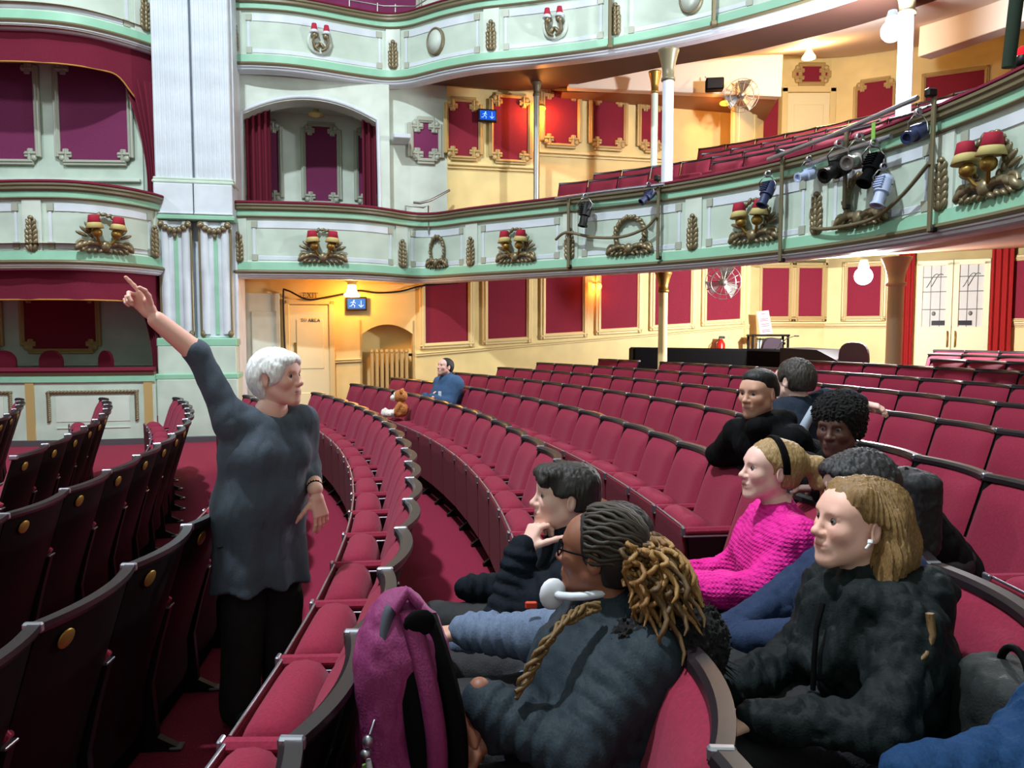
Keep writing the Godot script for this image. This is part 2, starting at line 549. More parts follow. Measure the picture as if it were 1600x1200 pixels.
func build_stalls_wall() -> void:
	# side wall under the circle
	var w := thing("wall_far", "yellow side wall under the dress circle with a row of red cloth panels", "wall", Vector3.ZERO, 0, "", "structure")
	var s := stn()
	# arched niche from -1.91 to -1.01, springing 1.70, crown 1.84, floor 0.2
	wbox(s, -4.2, -1.91, -0.1, 2.95, -0.25, 0.0)
	wbox(s, -1.01, 5.7, -0.1, 3.3, -0.25, 0.0)
	s.set_smooth_group(-1)
	var top := []
	for i in 13:
		var t := i / 12.0
		top.append(Vector2(lerpf(-1.91, -1.01, t), 1.66 + 0.17 * (1.0 - pow(2.0 * t - 1.0, 2.0))))
	for i in 12:
		var a: Vector2 = top[i]
		var b: Vector2 = top[i + 1]
		q(s, wp(a.x, a.y, 0), wp(b.x, b.y, 0), wp(b.x, 2.95, 0), wp(a.x, 2.95, 0))
		q(s, wp(a.x, a.y, -0.35), wp(b.x, b.y, -0.35), wp(b.x, b.y, 0), wp(a.x, a.y, 0))
		q(s, wp(a.x, -0.1, -0.35), wp(b.x, -0.1, -0.35), wp(b.x, b.y, -0.35), wp(a.x, a.y, -0.35))
	wbox(s, -1.95, -1.91, -0.1, 1.9, -0.4, 0.0)
	wbox(s, -1.01, -0.97, -0.1, 1.9, -0.4, 0.0)
	obj("plaster", s, M.yellow, w)
	var px := [[-0.78, 0.0, 1.49], [0.37, 1.10, 1.565], [1.47, 2.19, 1.665], [2.56, 3.29, 1.75], [3.66, 4.40, 1.83], [4.75, 5.47, 1.92]]
	for k in px:
		wpanel(w, k[0], k[1], k[2], k[2] + 1.12, M.panel, M.yellow_frame, false, 0.11, 0.04)
	s = stn()
	for seg in [[-2.40, -1.93, 1.195, 1.215], [-0.96, 5.7, 1.30, 1.83]]:
		for k in 2:
			var a := wp(seg[0], seg[2] - k * 0.035, 0.02)
			var b := wp(seg[1], seg[3] - k * 0.035, 0.02)
			bar(s, a, b, 0.045 - k * 0.02, 0.03, 0.008)
	obj("dado_rail", s, M.yellow_frame, w)
	s = stn()
	wbox(s, -4.2, 5.7, -0.02, 0.18, 0.0, 0.02)
	obj("skirting_board", s, M.yellow_frame, w)
	# rear wall of the stalls
	var r := thing("wall_back", "bright yellow wall at the back of the stalls with red panels", "wall", Vector3.ZERO, 0, "", "structure")
	s = stn()
	s.set_smooth_group(-1)
	for i in REARWALL.size() - 1:
		var a := P(REARWALL[i][0], 0.2, REARWALL[i][1])
		var b := P(REARWALL[i + 1][0], 0.2, REARWALL[i + 1][1])
		var n := (b - a).normalized().cross(Vector3.UP)
		var mid := (a + b) / 2 - n * 0.12
		bx(s, Transform3D(rear_T(i, 0, 0).basis, Vector3(mid.x, 1.8, mid.z)), Vector3(a.distance_to(b) + 0.1, 3.4, 0.24))
	obj("plaster", s, M.yellow, r)
	for k in [[1, 0.03, 0.57, 2.02, 3.0], [1, 0.78, 1.25, 2.02, 3.0], [2, 0.42, 1.02, 2.02, 3.0], [4, 0.06, 1.2, 1.95, 3.0]]:
		wall_panel(r, rear_T(k[0], k[1], k[3]), k[2] - k[1], k[4] - k[3], M.panel, M.goldframe, false, 0.11)
	s = stn()
	for i in range(1, 9):
		var a := P(REARWALL[i][0], 1.84, REARWALL[i][1])
		var b := P(REARWALL[i + 1][0], 1.84, REARWALL[i + 1][1])
		if i == 3:
			continue
		bar(s, a, b, 0.05, 0.07, 0.012)
		bar(s, a - Vector3(0, 0.05, 0), b - Vector3(0, 0.05, 0), 0.03, 0.03, 0.008)
	obj("dado_rail", s, M.goldframe, r)

func build_tiers() -> void:
	var low := []
	for k in [[-4.75, 12.15], [-4.39, 12.12], [-4.08, 12.12], [-3.1, 12.27], [-2.52, 12.49], [-2.15, 12.80], [-1.88, 13.12], [-1.63, 13.30], [-1.34, 13.28], [-1.1, 13.12], [-0.64, 12.72], [0.0, 12.27], [0.97, 11.58], [1.84, 10.93], [2.58, 10.18], [3.15, 9.38], [3.58, 8.50], [3.85, 7.58], [3.99, 6.76], [4.05, 6.1], [4.05, 5.2], [3.92, 4.2], [3.6, 3.1], [3.1, 2.0], [2.4, 0.9]]:
		low.append(Vector2(k[0], k[1]))
	var upp := []
	for k in [[-4.75, 12.68], [-4.55, 12.67], [-4.19, 12.67], [-3.69, 12.76], [-3.22, 12.95], [-2.74, 13.2], [-2.30, 13.39], [-2.0, 13.42], [-1.7, 13.32], [-1.4, 13.12], [-1.06, 12.90], [-0.52, 12.64], [0.0, 12.5], [0.60, 12.33], [1.49, 12.0], [2.38, 11.54], [3.18, 10.98], [4.16, 10.1], [4.8, 9.2], [5.2, 8.0], [5.3, 6.6], [5.1, 5.0], [4.6, 3.4], [3.9, 2.0], [3.0, 0.8]]:
		upp.append(Vector2(k[0], k[1]))
	var pl := mkpath(low)
	path_low = pl
	var pu := mkpath(upp)
	var lc := thing("trim_circle", "curved cream and mint front of the dress circle with a crimson velvet rail", "balcony front", Vector3.ZERO, 0, "", "structure")
	fascia(lc, pl, 2.545)
	var uc := thing("trim_upper", "curved cream and mint front of the upper circle across the top", "balcony front", Vector3.ZERO, 0, "", "structure")
	fascia(uc, pu, 5.95)
	# panel divisions
	var lows := [[-4.33, 12.12], [-1.9, 13.08], [-0.66, 12.74], [0.9, 11.63], [2.47, 10.32], [3.5, 8.7], [3.95, 7.0], [4.05, 5.4], [3.6, 3.1]]
	divisions(lc, pl, 2.545, lows)
	var ups := [[-4.53, 12.67], [-2.05, 13.42], [-0.33, 12.58], [1.6, 11.95], [3.5, 10.7], [5.05, 8.6], [5.3, 6.4]]
	divisions(uc, pu, 5.95, ups)
	ornaments(pl, pu)
	# soffits
	var back_low := mkpath([Vector2(-4.75, 13.05), Vector2(-3.9, 13.2), Vector2(-2.4, 13.53), Vector2(-1.2, 13.78), Vector2(0.2, 14.1), Vector2(2.0, 14.5), Vector2(3.6, 14.87), Vector2(4.69, 15.11), Vector2(5.1, 15.55), Vector2(6.43, 15.55), Vector2(7.63, 14.95), Vector2(9.15, 14.15), Vector2(10.4, 12.9), Vector2(11.2, 10.5), Vector2(11.3, 7.0), Vector2(10.9, 3.0), Vector2(10.3, 0.0)], 0.1, false)
	soffit(lc, pl, back_low, 2.56, func(p: Vector3) -> float: return 2.78 + 0.45 * clampf((p.x - 0.5) / 6.0, 0.0, 1.0), M.soffit_warm, 0.12, 1.0)
	var back_up := mkpath([Vector2(-4.75, 12.98), Vector2(-3.0, 13.36), Vector2(-1.2, 13.74), Vector2(0.4, 14.1), Vector2(1.1, 13.7), Vector2(2.5, 12.8), Vector2(3.64, 12.2), Vector2(4.86, 11.2), Vector2(5.3, 10.7), Vector2(5.9, 9.9), Vector2(6.4, 8.0), Vector2(6.4, 5.0), Vector2(5.8, 2.0), Vector2(5.0, 0.5)], 0.1, false)
	soffit(uc, pu, back_up, 5.97, func(_p: Vector3) -> float: return 6.06, M.soffit, 0.12, 1.0)
	# the brighter inner ceiling over the circle, rising to the back
	var s := stn()
	var lastp := mkpath([Vector2(0.3, 14.15), Vector2(1.4, 14.4), Vector2(3.6, 14.87), Vector2(4.69, 15.11), Vector2(6.43, 15.55), Vector2(7.63, 14.95), Vector2(9.15, 14.15), Vector2(10.4, 12.9), Vector2(11.2, 10.5), Vector2(11.3, 7.0), Vector2(10.9, 3.0), Vector2(10.3, 0.0)], 0.1, false)
	var edge := mkpath([Vector2(0.4, 14.1), Vector2(1.1, 13.7), Vector2(2.5, 12.8), Vector2(3.64, 12.2), Vector2(4.86, 11.2), Vector2(5.3, 10.7), Vector2(5.9, 9.9), Vector2(6.4, 8.0), Vector2(6.4, 5.0), Vector2(5.8, 2.0), Vector2(5.0, 0.5)], 0.1, false)
	grid(s, 40, 6, func(u: float, v: float) -> Vector3:
		var a: Vector3 = edge.c.sample_baked(u * edge.L)
		var b: Vector3 = lastp.c.sample_baked(u * lastp.L)
		return a.lerp(b, v) + Vector3(0, lerpf(6.07, 7.15, v), 0))
	grid(s, 40, 1, func(u: float, v: float) -> Vector3:
		var a: Vector3 = edge.c.sample_baked(u * edge.L)
		var b: Vector3 = lastp.c.sample_baked(u * lastp.L)
		return a.lerp(b, v) + Vector3(0, lerpf(6.2, 7.4, v), 0), 2)
	obj("raked_ceiling", s, M.ceiling, uc)
	# bulkheads under it
	s = stn()
	bar(s, P(1.0, 6.5, 13.75), P(4.85, 6.42, 14.0), 0.2, 1.0, 0.01)
	obj("bulkhead", s, M.ceiling, uc)
	s = stn()
	s.set_smooth_group(-1)
	q(s, P(0.9, 6.0, 13.9), P(4.85, 5.95, 14.0), P(5.1, 5.95, 15.6), P(0.9, 6.0, 14.4))
	obj("low_ceiling", s, M.soffit_warm, uc)
	s = stn()
	bar(s, P(6.55, 6.55, 12.3), P(7.35, 6.5, 10.5), 0.3, 1.05, 0.01)
	bar(s, P(7.35, 6.5, 10.5), P(7.6, 6.5, 7.0), 0.3, 1.05, 0.01)
	obj("bulkhead", s, M.ceiling, uc)
	# the raked deck of the circle
	var dk := thing("trim_deck", "stepped crimson carpeted deck of the dress circle behind its front", "deck", Vector3.ZERO, 0, "", "structure")
	s = stn()
	for k in 5:
		var off0 := -0.15 - (0.0 if k == 0 else 0.35 + k * 0.8)
		var off1 := -0.35 - (k + 1) * 0.8 - (3.0 if k == 4 else 0.0)
		var h := 3.20 + k * 0.28
		sweep(s, sub(pl, 3.6, pl.L - 0.5, 0.3), rect(off1, off0, h - 0.3, h), true, true)
	obj("stepped_deck", s, M.carpet, dk)
	s = stn()
	sweep(s, sub(pl, 0.1, 3.6, 0.2), rect(-1.0, -0.12, 2.75, 2.9), true, true)
	obj("box_floor", s, M.carpet, dk)

func soffit(par: Node3D, path: Dictionary, back: Dictionary, h0: float, h1: Callable, m: Material, thick: float, _k: float) -> void:
	var s := stn()
	var n := 90
	for side in 2:
		grid(s, n, 6, func(u: float, v: float) -> Vector3:
			var a: Vector3 = path.c.sample_baked(u * path.L)
			var b: Vector3 = back.c.sample_baked(back.c.get_closest_offset(a + (back.c.sample_baked(u * back.L) - a) * 0.6))
			var p := a.lerp(b, v)
			return p + Vector3(0, lerpf(h0, h1.call(b), v) + thick * side, 0), 1 + side, side == 1)
	obj("soffit", s, m, par)

func fascia(par: Node3D, path: Dictionary, H: float, step := 0.12) -> void:
	var p := sub(path, 0.0, path.L, step)
	var parts := [
		["white_lip", M.white, [Vector2(-0.16, H), Vector2(0.0, H), Vector2(0.035, H + 0.02), Vector2(0.045, H + 0.045), Vector2(0.07, H + 0.055), Vector2(0.07, H + 0.075), Vector2(-0.16, H + 0.075)]],
		["lower_moulding", M.olive, [Vector2(-0.1, H + 0.075), Vector2(0.085, H + 0.075), Vector2(0.10, H + 0.10), Vector2(0.085, H + 0.125), Vector2(0.06, H + 0.135), Vector2(-0.1, H + 0.135)]],
		["lower_band", M.mint, [Vector2(-0.1, H + 0.135), Vector2(0.055, H + 0.135), Vector2(0.04, H + 0.255), Vector2(-0.1, H + 0.255)]],
		["face", M.cream, [Vector2(-0.14, H + 0.255), Vector2(0.02, H + 0.255), Vector2(0.005, H + 0.29), Vector2(0.0, H + 0.60), Vector2(0.005, H + 0.93), Vector2(0.02, H + 0.955), Vector2(-0.14, H + 0.955)]],
		["thin_moulding", M.olive, [Vector2(-0.1, H + 0.955), Vector2(0.05, H + 0.955), Vector2(0.06, H + 0.97), Vector2(0.05, H + 0.985), Vector2(-0.1, H + 0.985)]],
		["upper_band", M.mint, rect(-0.1, 0.05, H + 0.985, H + 1.065)],
		["upper_moulding", M.olive, [Vector2(-0.14, H + 1.065), Vector2(0.075, H + 1.065), Vector2(0.092, H + 1.085), Vector2(0.092, H + 1.12), Vector2(0.112, H + 1.135), Vector2(0.112, H + 1.162), Vector2(-0.14, H + 1.165)]],
		["velvet_rail", M.drape, [Vector2(-0.22, H + 1.13), Vector2(-0.1, H + 1.165), Vector2(0.105, H + 1.165), Vector2(0.12, H + 1.175), Vector2(0.11, H + 1.20), Vector2(0.06, H + 1.215), Vector2(-0.16, H + 1.215), Vector2(-0.22, H + 1.19)]]]
	for k in parts:
		var s := stn()
		sweep(s, p, k[2])
		obj(k[0], s, k[1], par)

# pale uprights where the leaf drops hang, and a bordered panel in every bay
func divisions(par: Node3D, path: Dictionary, H: float, at: Array) -> void:
	var offs := []
	for k in at:
		offs.append(near_s(path, k[0], k[1]))
	for i in offs.size():
		var s := stn()
		sweep(s, sub(path, offs[i] - 0.13, offs[i] + 0.13, 0.09), rect(-0.02, 0.03, H + 0.257, H + 0.953))
		obj("upright", s, M.pale, par)
	for i in offs.size() - 1:
		var a: float = offs[i] + 0.2
		var b: float = offs[i + 1] - 0.2
		var s := stn()
		for hh in [[0.79, 0.91], [0.285, 0.36]]:
			sweep(s, sub(path, a + 0.1, b - 0.1), [Vector2(0.0, H + hh[0]), Vector2(0.016, H + hh[0] + 0.008), Vector2(0.016, H + hh[1] - 0.008), Vector2(0.0, H + hh[1])])
		for e in [a + 0.02, b - 0.06]:
			sweep(s, sub(path, e, e + 0.04, 0.04), rect(0.0, 0.014, H + 0.36, H + 0.79))
		obj("panel_border", s, M.white, par)
		for e in [a, b - 0.09]:
			for hh in [0.80, 0.28]:
				s = stn()
				sweep(s, sub(path, e, e + 0.09, 0.09), rect(0.0, 0.024, H + hh, H + hh + 0.10))
				obj("corner_block", s, M.silverframe, par)

# ---------------------------------------------------------------- plaster ornaments
func leaf_drop_mesh() -> ArrayMesh:
	var s := stn()
	for j in 6:
		var y := 0.03 + j * 0.066
		var wd := 0.06 if j < 4 else 0.045
		for k in 3:
			var x := (k - 1) * wd * 0.85
			ell(s, Transform3D(Basis(Vector3.BACK, -0.45 * (k - 1)), Vector3(x, y, 0.035 - absf(k - 1.0) * 0.012)), Vector3(wd * 0.5, 0.062, 0.028), 7, 5)
	ell(s, Transform3D(Basis.IDENTITY, Vector3(0, 0.43, 0.025)), Vector3(0.04, 0.035, 0.03), 8, 5)
	ell(s, Transform3D(Basis.IDENTITY, Vector3(0, 0.2, 0.0)), Vector3(0.075, 0.22, 0.03), 10, 6)
	return commit(s)

func scroll_base(s: SurfaceTool, wd := 0.36) -> void:
	for sg in [-1.0, 1.0]:
		for k in 5:
			var t := k / 4.0
			ell(s, Transform3D(Basis(Vector3.BACK, sg * (0.5 - 1.3 * t)), Vector3(sg * (0.04 + t * wd * 0.8), 0.10 + 0.03 * sin(t * 4.0), 0.05)), Vector3(0.085, 0.042, 0.05), 8, 5)
		var sp := []
		for k in 16:
			var a := k * 0.55
			sp.append(Vector3(sg * (wd - 0.075 + 0.075 * (1.0 - k / 19.0) * cos(a)), 0.09 + 0.075 * (1.0 - k / 19.0) * sin(a), 0.05))
		tube(s, sp, 0.024, 6)
		for k in 4:
			ell(s, Transform3D(Basis(Vector3.BACK, sg * -0.8), Vector3(sg * (0.06 + k * 0.075), 0.02 + 0.008 * (k % 2), 0.045)), Vector3(0.045, 0.025, 0.04), 7, 4)
	ell(s, Transform3D(Basis.IDENTITY, Vector3(0, 0.09, 0.06)), Vector3(0.07, 0.08, 0.06), 9, 6)

func ring_leaves(s: SurfaceTool, c: Vector3, r: float, n: int, a0 := 0.0, a1 := TAU, size := 0.05) -> void:
	for k in n:
		var a := lerpf(a0, a1, (k + 0.5) / n)
		ell(s, Transform3D(Basis(Vector3.BACK, a + 1.9 + 0.5 * (k % 2)), c + Vector3(cos(a) * r, sin(a) * r, 0.02 + 0.008 * (k % 2))), Vector3(size, size * 0.5, 0.03), 7, 4)

func sconce(label: String, T: Transform3D, group: String) -> Node3D:
	var o := thing("wall_sconce", label, "wall lamp", Vector3.ZERO, 0, group)
	o.transform = T
	var s := stn()
	scroll_base(s)
	ring_leaves(s, Vector3(0, 0.33, 0.01), 0.20, 18)
	for sg in [-1.0, 1.0]:
		for k in 3:
			ell(s, Transform3D(Basis(Vector3.BACK, sg * (-0.6 - 0.3 * k)), Vector3(sg * (0.20 + 0.045 * k), 0.24 + 0.05 * (2 - k), 0.03)), Vector3(0.028, 0.085, 0.025), 7, 5)
	obj("scroll_bracket", s, M.bronze, o)
	for sg in [-1.0, 1.0]:
		var c := Vector3(sg * 0.125, 0.0, 0.13)
		s = stn()
		lathe(s, Transform3D(Basis(Vector3.BACK, sg * -0.08), c), [Vector2(0.066, 0.50), Vector2(0.068, 0.49), Vector2(0.088, 0.39), Vector2(0.0, 0.385)], 14)
		lathe(s, Transform3D(Basis(Vector3.BACK, sg * -0.08), c), [Vector2(0.0, 0.50), Vector2(0.066, 0.50)], 14)
		obj("lamp_shade", s, M.shade_red, o)
		s = stn()
		lathe(s, Transform3D(Basis(Vector3.BACK, sg * -0.08), c), [Vector2(0.089, 0.395), Vector2(0.118, 0.32), Vector2(0.105, 0.318), Vector2(0.0, 0.35)], 14)
		obj("shade_fringe", s, M.shade_cream, o)
		s = stn()
		ell(s, Transform3D(Basis.IDENTITY, c + Vector3(0, 0.26, 0)), Vector3(0.07, 0.065, 0.07), 10, 7)
		tube(s, [c + Vector3(0, 0.21, 0), c + Vector3(-sg * 0.04, 0.14, -0.03), c + Vector3(-sg * 0.08, 0.1, -0.07)], 0.018, 6)
		obj("lamp_cup", s, M.brass, o)
	return o

func plate_sconce(label: String, T: Transform3D, group: String) -> Node3D:
	var o := thing("wall_sconce", label, "wall lamp", Vector3.ZERO, 0, group)
	o.transform = T
	var s := stn()
	lathe(s, Transform3D(Basis(Vector3.RIGHT, PI / 2), Vector3(0, 0.2, 0.0)), [Vector2(0.0, 0.05), Vector2(0.15, 0.045), Vector2(0.17, 0.06), Vector2(0.2, 0.05), Vector2(0.205, 0.0)], 24)
	obj("back_plate", s, M.pale, o)
	s = stn()
	for sg in [-1.0, 1.0]:
		var arc := []
		for k in 9:
			var a := lerpf(-1.4, 0.7, k / 8.0)
			arc.append(Vector3(sg * 0.12 * cos(a), 0.17 + 0.12 * sin(a), 0.07 + 0.01 * k))
		tube(s, arc, 0.022, 6)
		ell(s, Transform3D(Basis.IDENTITY, Vector3(sg * 0.09, 0.27, 0.13)), Vector3(0.055, 0.06, 0.05), 9, 6)
		ell(s, Transform3D(Basis(Vector3.BACK, sg * 0.7), Vector3(sg * 0.05, 0.12, 0.08)), Vector3(0.03, 0.08, 0.03), 8, 5)
	obj("twin_bracket", s, M.bronze, o)
	for sg in [-1.0, 1.0]:
		s = stn()
		lathe(s, Transform3D(Basis.IDENTITY, Vector3(sg * 0.10, 0, 0.13)), [Vector2(0.0, 0.45), Vector2(0.038, 0.45), Vector2(0.055, 0.36), Vector2(0.062, 0.34), Vector2(0.0, 0.34)], 12)
		obj("lamp_shade", s, M.shade_red, o)
		s = stn()
		lathe(s, Transform3D(Basis.IDENTITY, Vector3(sg * 0.10, 0, 0.13)), [Vector2(0.062, 0.345), Vector2(0.075, 0.30), Vector2(0.0, 0.30)], 12)
		obj("shade_fringe", s, M.white, o)
	return o

func ornaments(pl: Dictionary, pu: Dictionary) -> void:
	var leaf := leaf_drop_mesh()
	var H := 2.545
	var names := ["beside the fluted pilaster", "left of the small laurel wreath", "right of the small laurel wreath", "behind the first lighting post", "right of the large draped wreath", "right of the third twin lamp", "left of the last twin lamp"]
	var k := 0
	for c in [[-4.33, 12.12], [-1.9, 13.08], [-0.66, 12.74], [0.9, 11.63], [2.47, 10.32], [3.5, 8.7], [3.95, 7.0]]:
		var o := piece("leaf_drop", leaf, M.bronze)
		o.transform = at_s(pl, near_s(pl, c[0], c[1]), H + 0.27, 0.03)
		tag(o, "bronze leaf drop on the dress circle front, " + names[k], "plaster ornament", "leaf drops on the dress circle")
		k += 1
	k = 0
	var upn := ["beside the fluted pilaster", "left of the oval medallion", "right of the oval medallion", "beside the hanging cable"]
	for c in [[-4.53, 12.67], [-2.05, 13.42], [-0.33, 12.58], [1.6, 11.95]]:
		var o := piece("leaf_drop", leaf, M.bronze)
		o.transform = at_s(pu, near_s(pu, c[0], c[1]), 5.95 + 0.30, 0.03)
		tag(o, "pale gilt leaf drop on the upper circle front, " + upn[k], "plaster ornament", "leaf drops on the upper circle")
		k += 1
	k = 0
	var sn := ["twin red shaded gilt lamp on the circle front above the door", "twin red shaded gilt lamp on the circle front below the thin column", "twin red shaded gilt lamp on the circle front between two lighting bars", "big twin red shaded gilt lamp nearest on the circle front"]
	for c in [[-3.05, 12.29], [0.10, 12.2], [3.05, 9.52], [4.03, 6.4]]:
		sconce(sn[k], at_s(pl, near_s(pl, c[0], c[1]), H + 0.25, 0.03), "twin lamps on the dress circle")
		k += 1
	plate_sconce("round gilt twin lamp on the upper circle front over the arched box", at_s(pu, near_s(pu, -3.22, 12.95), 5.95 + 0.35, 0.01), "twin lamps on the upper circle")
	plate_sconce("round gilt twin lamp on the upper circle front over the thin column", at_s(pu, near_s(pu, 0.69, 12.3), 5.95 + 0.35, 0.01), "twin lamps on the upper circle")
	k = 0
	for c in [[-1.27, 13.03], [2.62, 11.38]]:
		var o := thing("oval_medallion", ["blank oval cream medallion on the upper circle front left of its centre", "blank round cream medallion at the top edge above the white column"][k], "plaster ornament", Vector3.ZERO, 0, "medallions")
		o.transform = at_s(pu, near_s(pu, c[0], c[1]), 5.95 + 0.6, 0.0)
		var s := stn()
		lathe(s, Transform3D(Basis(Vector3.RIGHT, PI / 2).scaled(Vector3(1, 1.25, 1)), Vector3.ZERO), [Vector2(0.0, 0.05), Vector2(0.15, 0.045), Vector2(0.155, 0.0)], 28)
		obj("oval_plate", s, M.pale, o)
		s = stn()
		lathe(s, Transform3D(Basis(Vector3.RIGHT, PI / 2).scaled(Vector3(1, 1.25, 1)), Vector3.ZERO), [Vector2(0.15, 0.045), Vector2(0.16, 0.065), Vector2(0.18, 0.05), Vector2(0.185, 0.0)], 28)
		obj("oval_rim", s, M.olive, o)
		k += 1
	k = 0
	for c in [[-1.28, 13.22, 0.6], [1.75, 11.04, 1.0], [3.72, 8.05, 1.0]]:
		var o := thing("laurel_wreath", ["small gilt laurel wreath on the circle front at its recess", "large gilt laurel wreath behind the swagged cable on the circle front", "large gilt wreath half hidden behind the cluster of stage lamps"][k], "plaster ornament", Vector3.ZERO, 0, "laurel wreaths")
		o.transform = at_s(pl, near_s(pl, c[0], c[1]), H + 0.25, 0.03) * Transform3D(Basis.from_scale(Vector3(c[2], 1.0, 1.0)), Vector3.ZERO)
		var s := stn()
		ring_leaves(s, Vector3(0, 0.30, 0.02), 0.24, 26, 0, TAU, 0.06)
		var ring := []
		for j in 25:
			ring.append(Vector3(0.24 * cos(TAU * j / 24.0), 0.30 + 0.24 * sin(TAU * j / 24.0), 0.015))
		tube(s, ring, 0.03, 6, false)
		obj("leaf_ring", s, M.bronze, o)
		s = stn()
		scroll_base(s, 0.36)
		obj("scroll_base", s, M.bronze, o)
		k += 1

# ---------------------------------------------------------------- stage boxes, pilaster, arched box
func pil_T() -> Transform3D:
	return Transform3D(wbasis(), P(-4.87, 0, 11.75))

func shaft_mesh(w: float, h: float, flutes: int) -> ArrayMesh:
	var s := stn()
	var poly := [Vector2(w / 2, 0.3), Vector2(-w / 2, 0.3)]
	var fw := w / flutes
	for i in flutes:
		var x0 := -w / 2 + i * fw
		for k in 7:
			var t := k / 6.0
			poly.append(Vector2(x0 + fw * (0.08 + 0.84 * t), -0.0 - 0.02 * sin(PI * t)))
	extrude(s, Transform3D(Basis(Vector3.RIGHT, Vector3.FORWARD, Vector3.UP), Vector3(0, h / 2, 0)), poly, h)
	return commit(s)

func build_boxes() -> void:
	var T := pil_T()
	var o := thing("pilaster", "white fluted double pilaster with mint stripes between the boxes and the circle", "pilaster", T.origin, 0, "", "structure")
	o.transform = T
	var s := stn()
	bx(s, Transform3D(Basis.IDENTITY, Vector3(0, 6.0, -0.62)), Vector3(1.16, 12.6, 0.9))
	obj("pier", s, M.white, o)
	for x in [-0.285, 0.285]:
		var p := piece("fluted_shaft", shaft_mesh(0.54, 8.0, 8), M.white, o)
		p.position = Vector3(x, 4.02, 0)
	s = stn()
	bx(s, Transform3D(Basis.IDENTITY, Vector3(0, 3.97, -0.2)), Vector3(1.18, 0.06, 0.56), 0.02)
	bx(s, Transform3D(Basis.IDENTITY, Vector3(0, 4.02, -0.2)), Vector3(1.15, 0.04, 0.50), 0.012)
	obj("base_moulding", s, M.cream, o)
	for x in [-0.285, 0.285]:
		s = stn()
		bx(s, Transform3D(Basis.IDENTITY, Vector3(x, 3.70, -0.15)), Vector3(0.555, 0.48, 0.5), 0.012)
		bx(s, Transform3D(Basis.IDENTITY, Vector3(x, 3.49, -0.13)), Vector3(0.56, 0.03, 0.52), 0.01)
		obj("plain_block", s, M.white, o)
	s = stn()
	bx(s, Transform3D(Basis.IDENTITY, Vector3(0, 3.43, -0.15)), Vector3(1.19, 0.075, 0.56), 0.015)
	bx(s, Transform3D(Basis.IDENTITY, Vector3(0, 1.535, -0.15)), Vector3(1.16, 0.13, 0.56), 0.015)
	bx(s, Transform3D(Basis.IDENTITY, Vector3(0, 1.01, -0.12)), Vector3(1.20, 0.09, 0.60), 0.015)
	obj("mint_band", s, M.mint, o)
	for x in [-0.285, 0.285]:
		s = stn()
		bx(s, Transform3D(Basis.IDENTITY, Vector3(x, 2.49, -0.17)), Vector3(0.46, 1.80, 0.44), 0.02)
		for e in [-0.145, 0.145]:
			tube(s, [Vector3(x + e, 1.66, 0.03), Vector3(x + e, 3.38, 0.03)], 0.062, 10)
		obj("lower_shaft", s, M.white, o)
		s = stn()
		bx(s, Transform3D(Basis.IDENTITY, Vector3(x + 0.01, 2.45, 0.055)), Vector3(0.06, 1.60, 0.02), 0.005)
		obj("mint_strip", s, M.mint, o)
		s = stn()
		for e in [-0.225, 0.225]:
			bx(s, Transform3D(Basis.IDENTITY, Vector3(x + e, 2.46, 0.03)), Vector3(0.035, 1.64, 0.06), 0.01)
		obj("bronze_edge", s, M.bronze, o)
		s = stn()
		for k in 7:
			var a := lerpf(-0.2, 0.2, k / 6.0)
			ell(s, Transform3D(Basis(Vector3.BACK, a * 4.0), Vector3(x + a, 3.34 - 0.11 * cos(a * 7.0), 0.10)), Vector3(0.045, 0.055, 0.035), 8, 5)
		for sg in [-1.0, 1.0]:
			var sp := []
			for k in 12:
				sp.append(Vector3(x + sg * (0.19 + 0.045 * (1 - k / 14.0) * cos(k * 0.7)), 3.32 + 0.06 * (1 - k / 14.0) * sin(k * 0.7), 0.09))
			tube(s, sp, 0.018, 6)
		ell(s, Transform3D(Basis.IDENTITY, Vector3(x, 3.17, 0.09)), Vector3(0.03, 0.06, 0.03), 8, 5)
		obj("capital_garland", s, M.bronze, o)
		s = stn()
		for sg in [-1.0, 1.0]:
			ell(s, Transform3D(Basis.IDENTITY, Vector3(x + sg * 0.2, 1.66, 0.06)), Vector3(0.045, 0.06, 0.05), 8, 5)
		obj("base_scroll", s, M.olive, o)
	s = stn()
	bx(s, Transform3D(Basis.IDENTITY, Vector3(0, 1.26, -0.14)), Vector3(1.14, 0.44, 0.54), 0.015)
	bx(s, Transform3D(Basis.IDENTITY, Vector3(0, 0.5, -0.10)), Vector3(1.18, 0.96, 0.56), 0.02)
	obj("plinth", s, M.cream, o)
	s = stn()
	bx(s, Transform3D(Basis.IDENTITY, Vector3(0, 0.04, -0.08)), Vector3(1.22, 0.1, 0.58), 0.01)
	obj("skirting", s, M.stone, o)

	# bow-fronted boxes on the left
	var pb := mkpath([Vector2(-9.6, 11.1), Vector2(-8.3, 10.65), Vector2(-7.08, 10.52), Vector2(-6.51, 10.47), Vector2(-5.97, 10.54), Vector2(-5.60, 10.90), Vector2(-5.40, 11.35), Vector2(-5.36, 11.75)])
	var pt := mkpath([Vector2(-9.6, 11.4), Vector2(-8.3, 11.02), Vector2(-7.21, 10.95), Vector2(-6.39, 11.08), Vector2(-5.9, 11.42), Vector2(-5.5, 11.95), Vector2(-5.36, 12.3)])
	var b := thing("trim_box", "bow-fronted cream and mint box front left of the pilaster", "box front", Vector3.ZERO, 0, "", "structure")
	fascia(b, pb, 2.545)
	divisions(b, pb, 2.545, [[-8.7, 10.75], [-6.56, 10.47], [-5.37, 11.6]])
	var t := thing("trim_topbox", "cream and mint front of the uppermost box at the top left corner", "box front", Vector3.ZERO, 0, "", "structure")
	fascia(t, pt, 5.95)
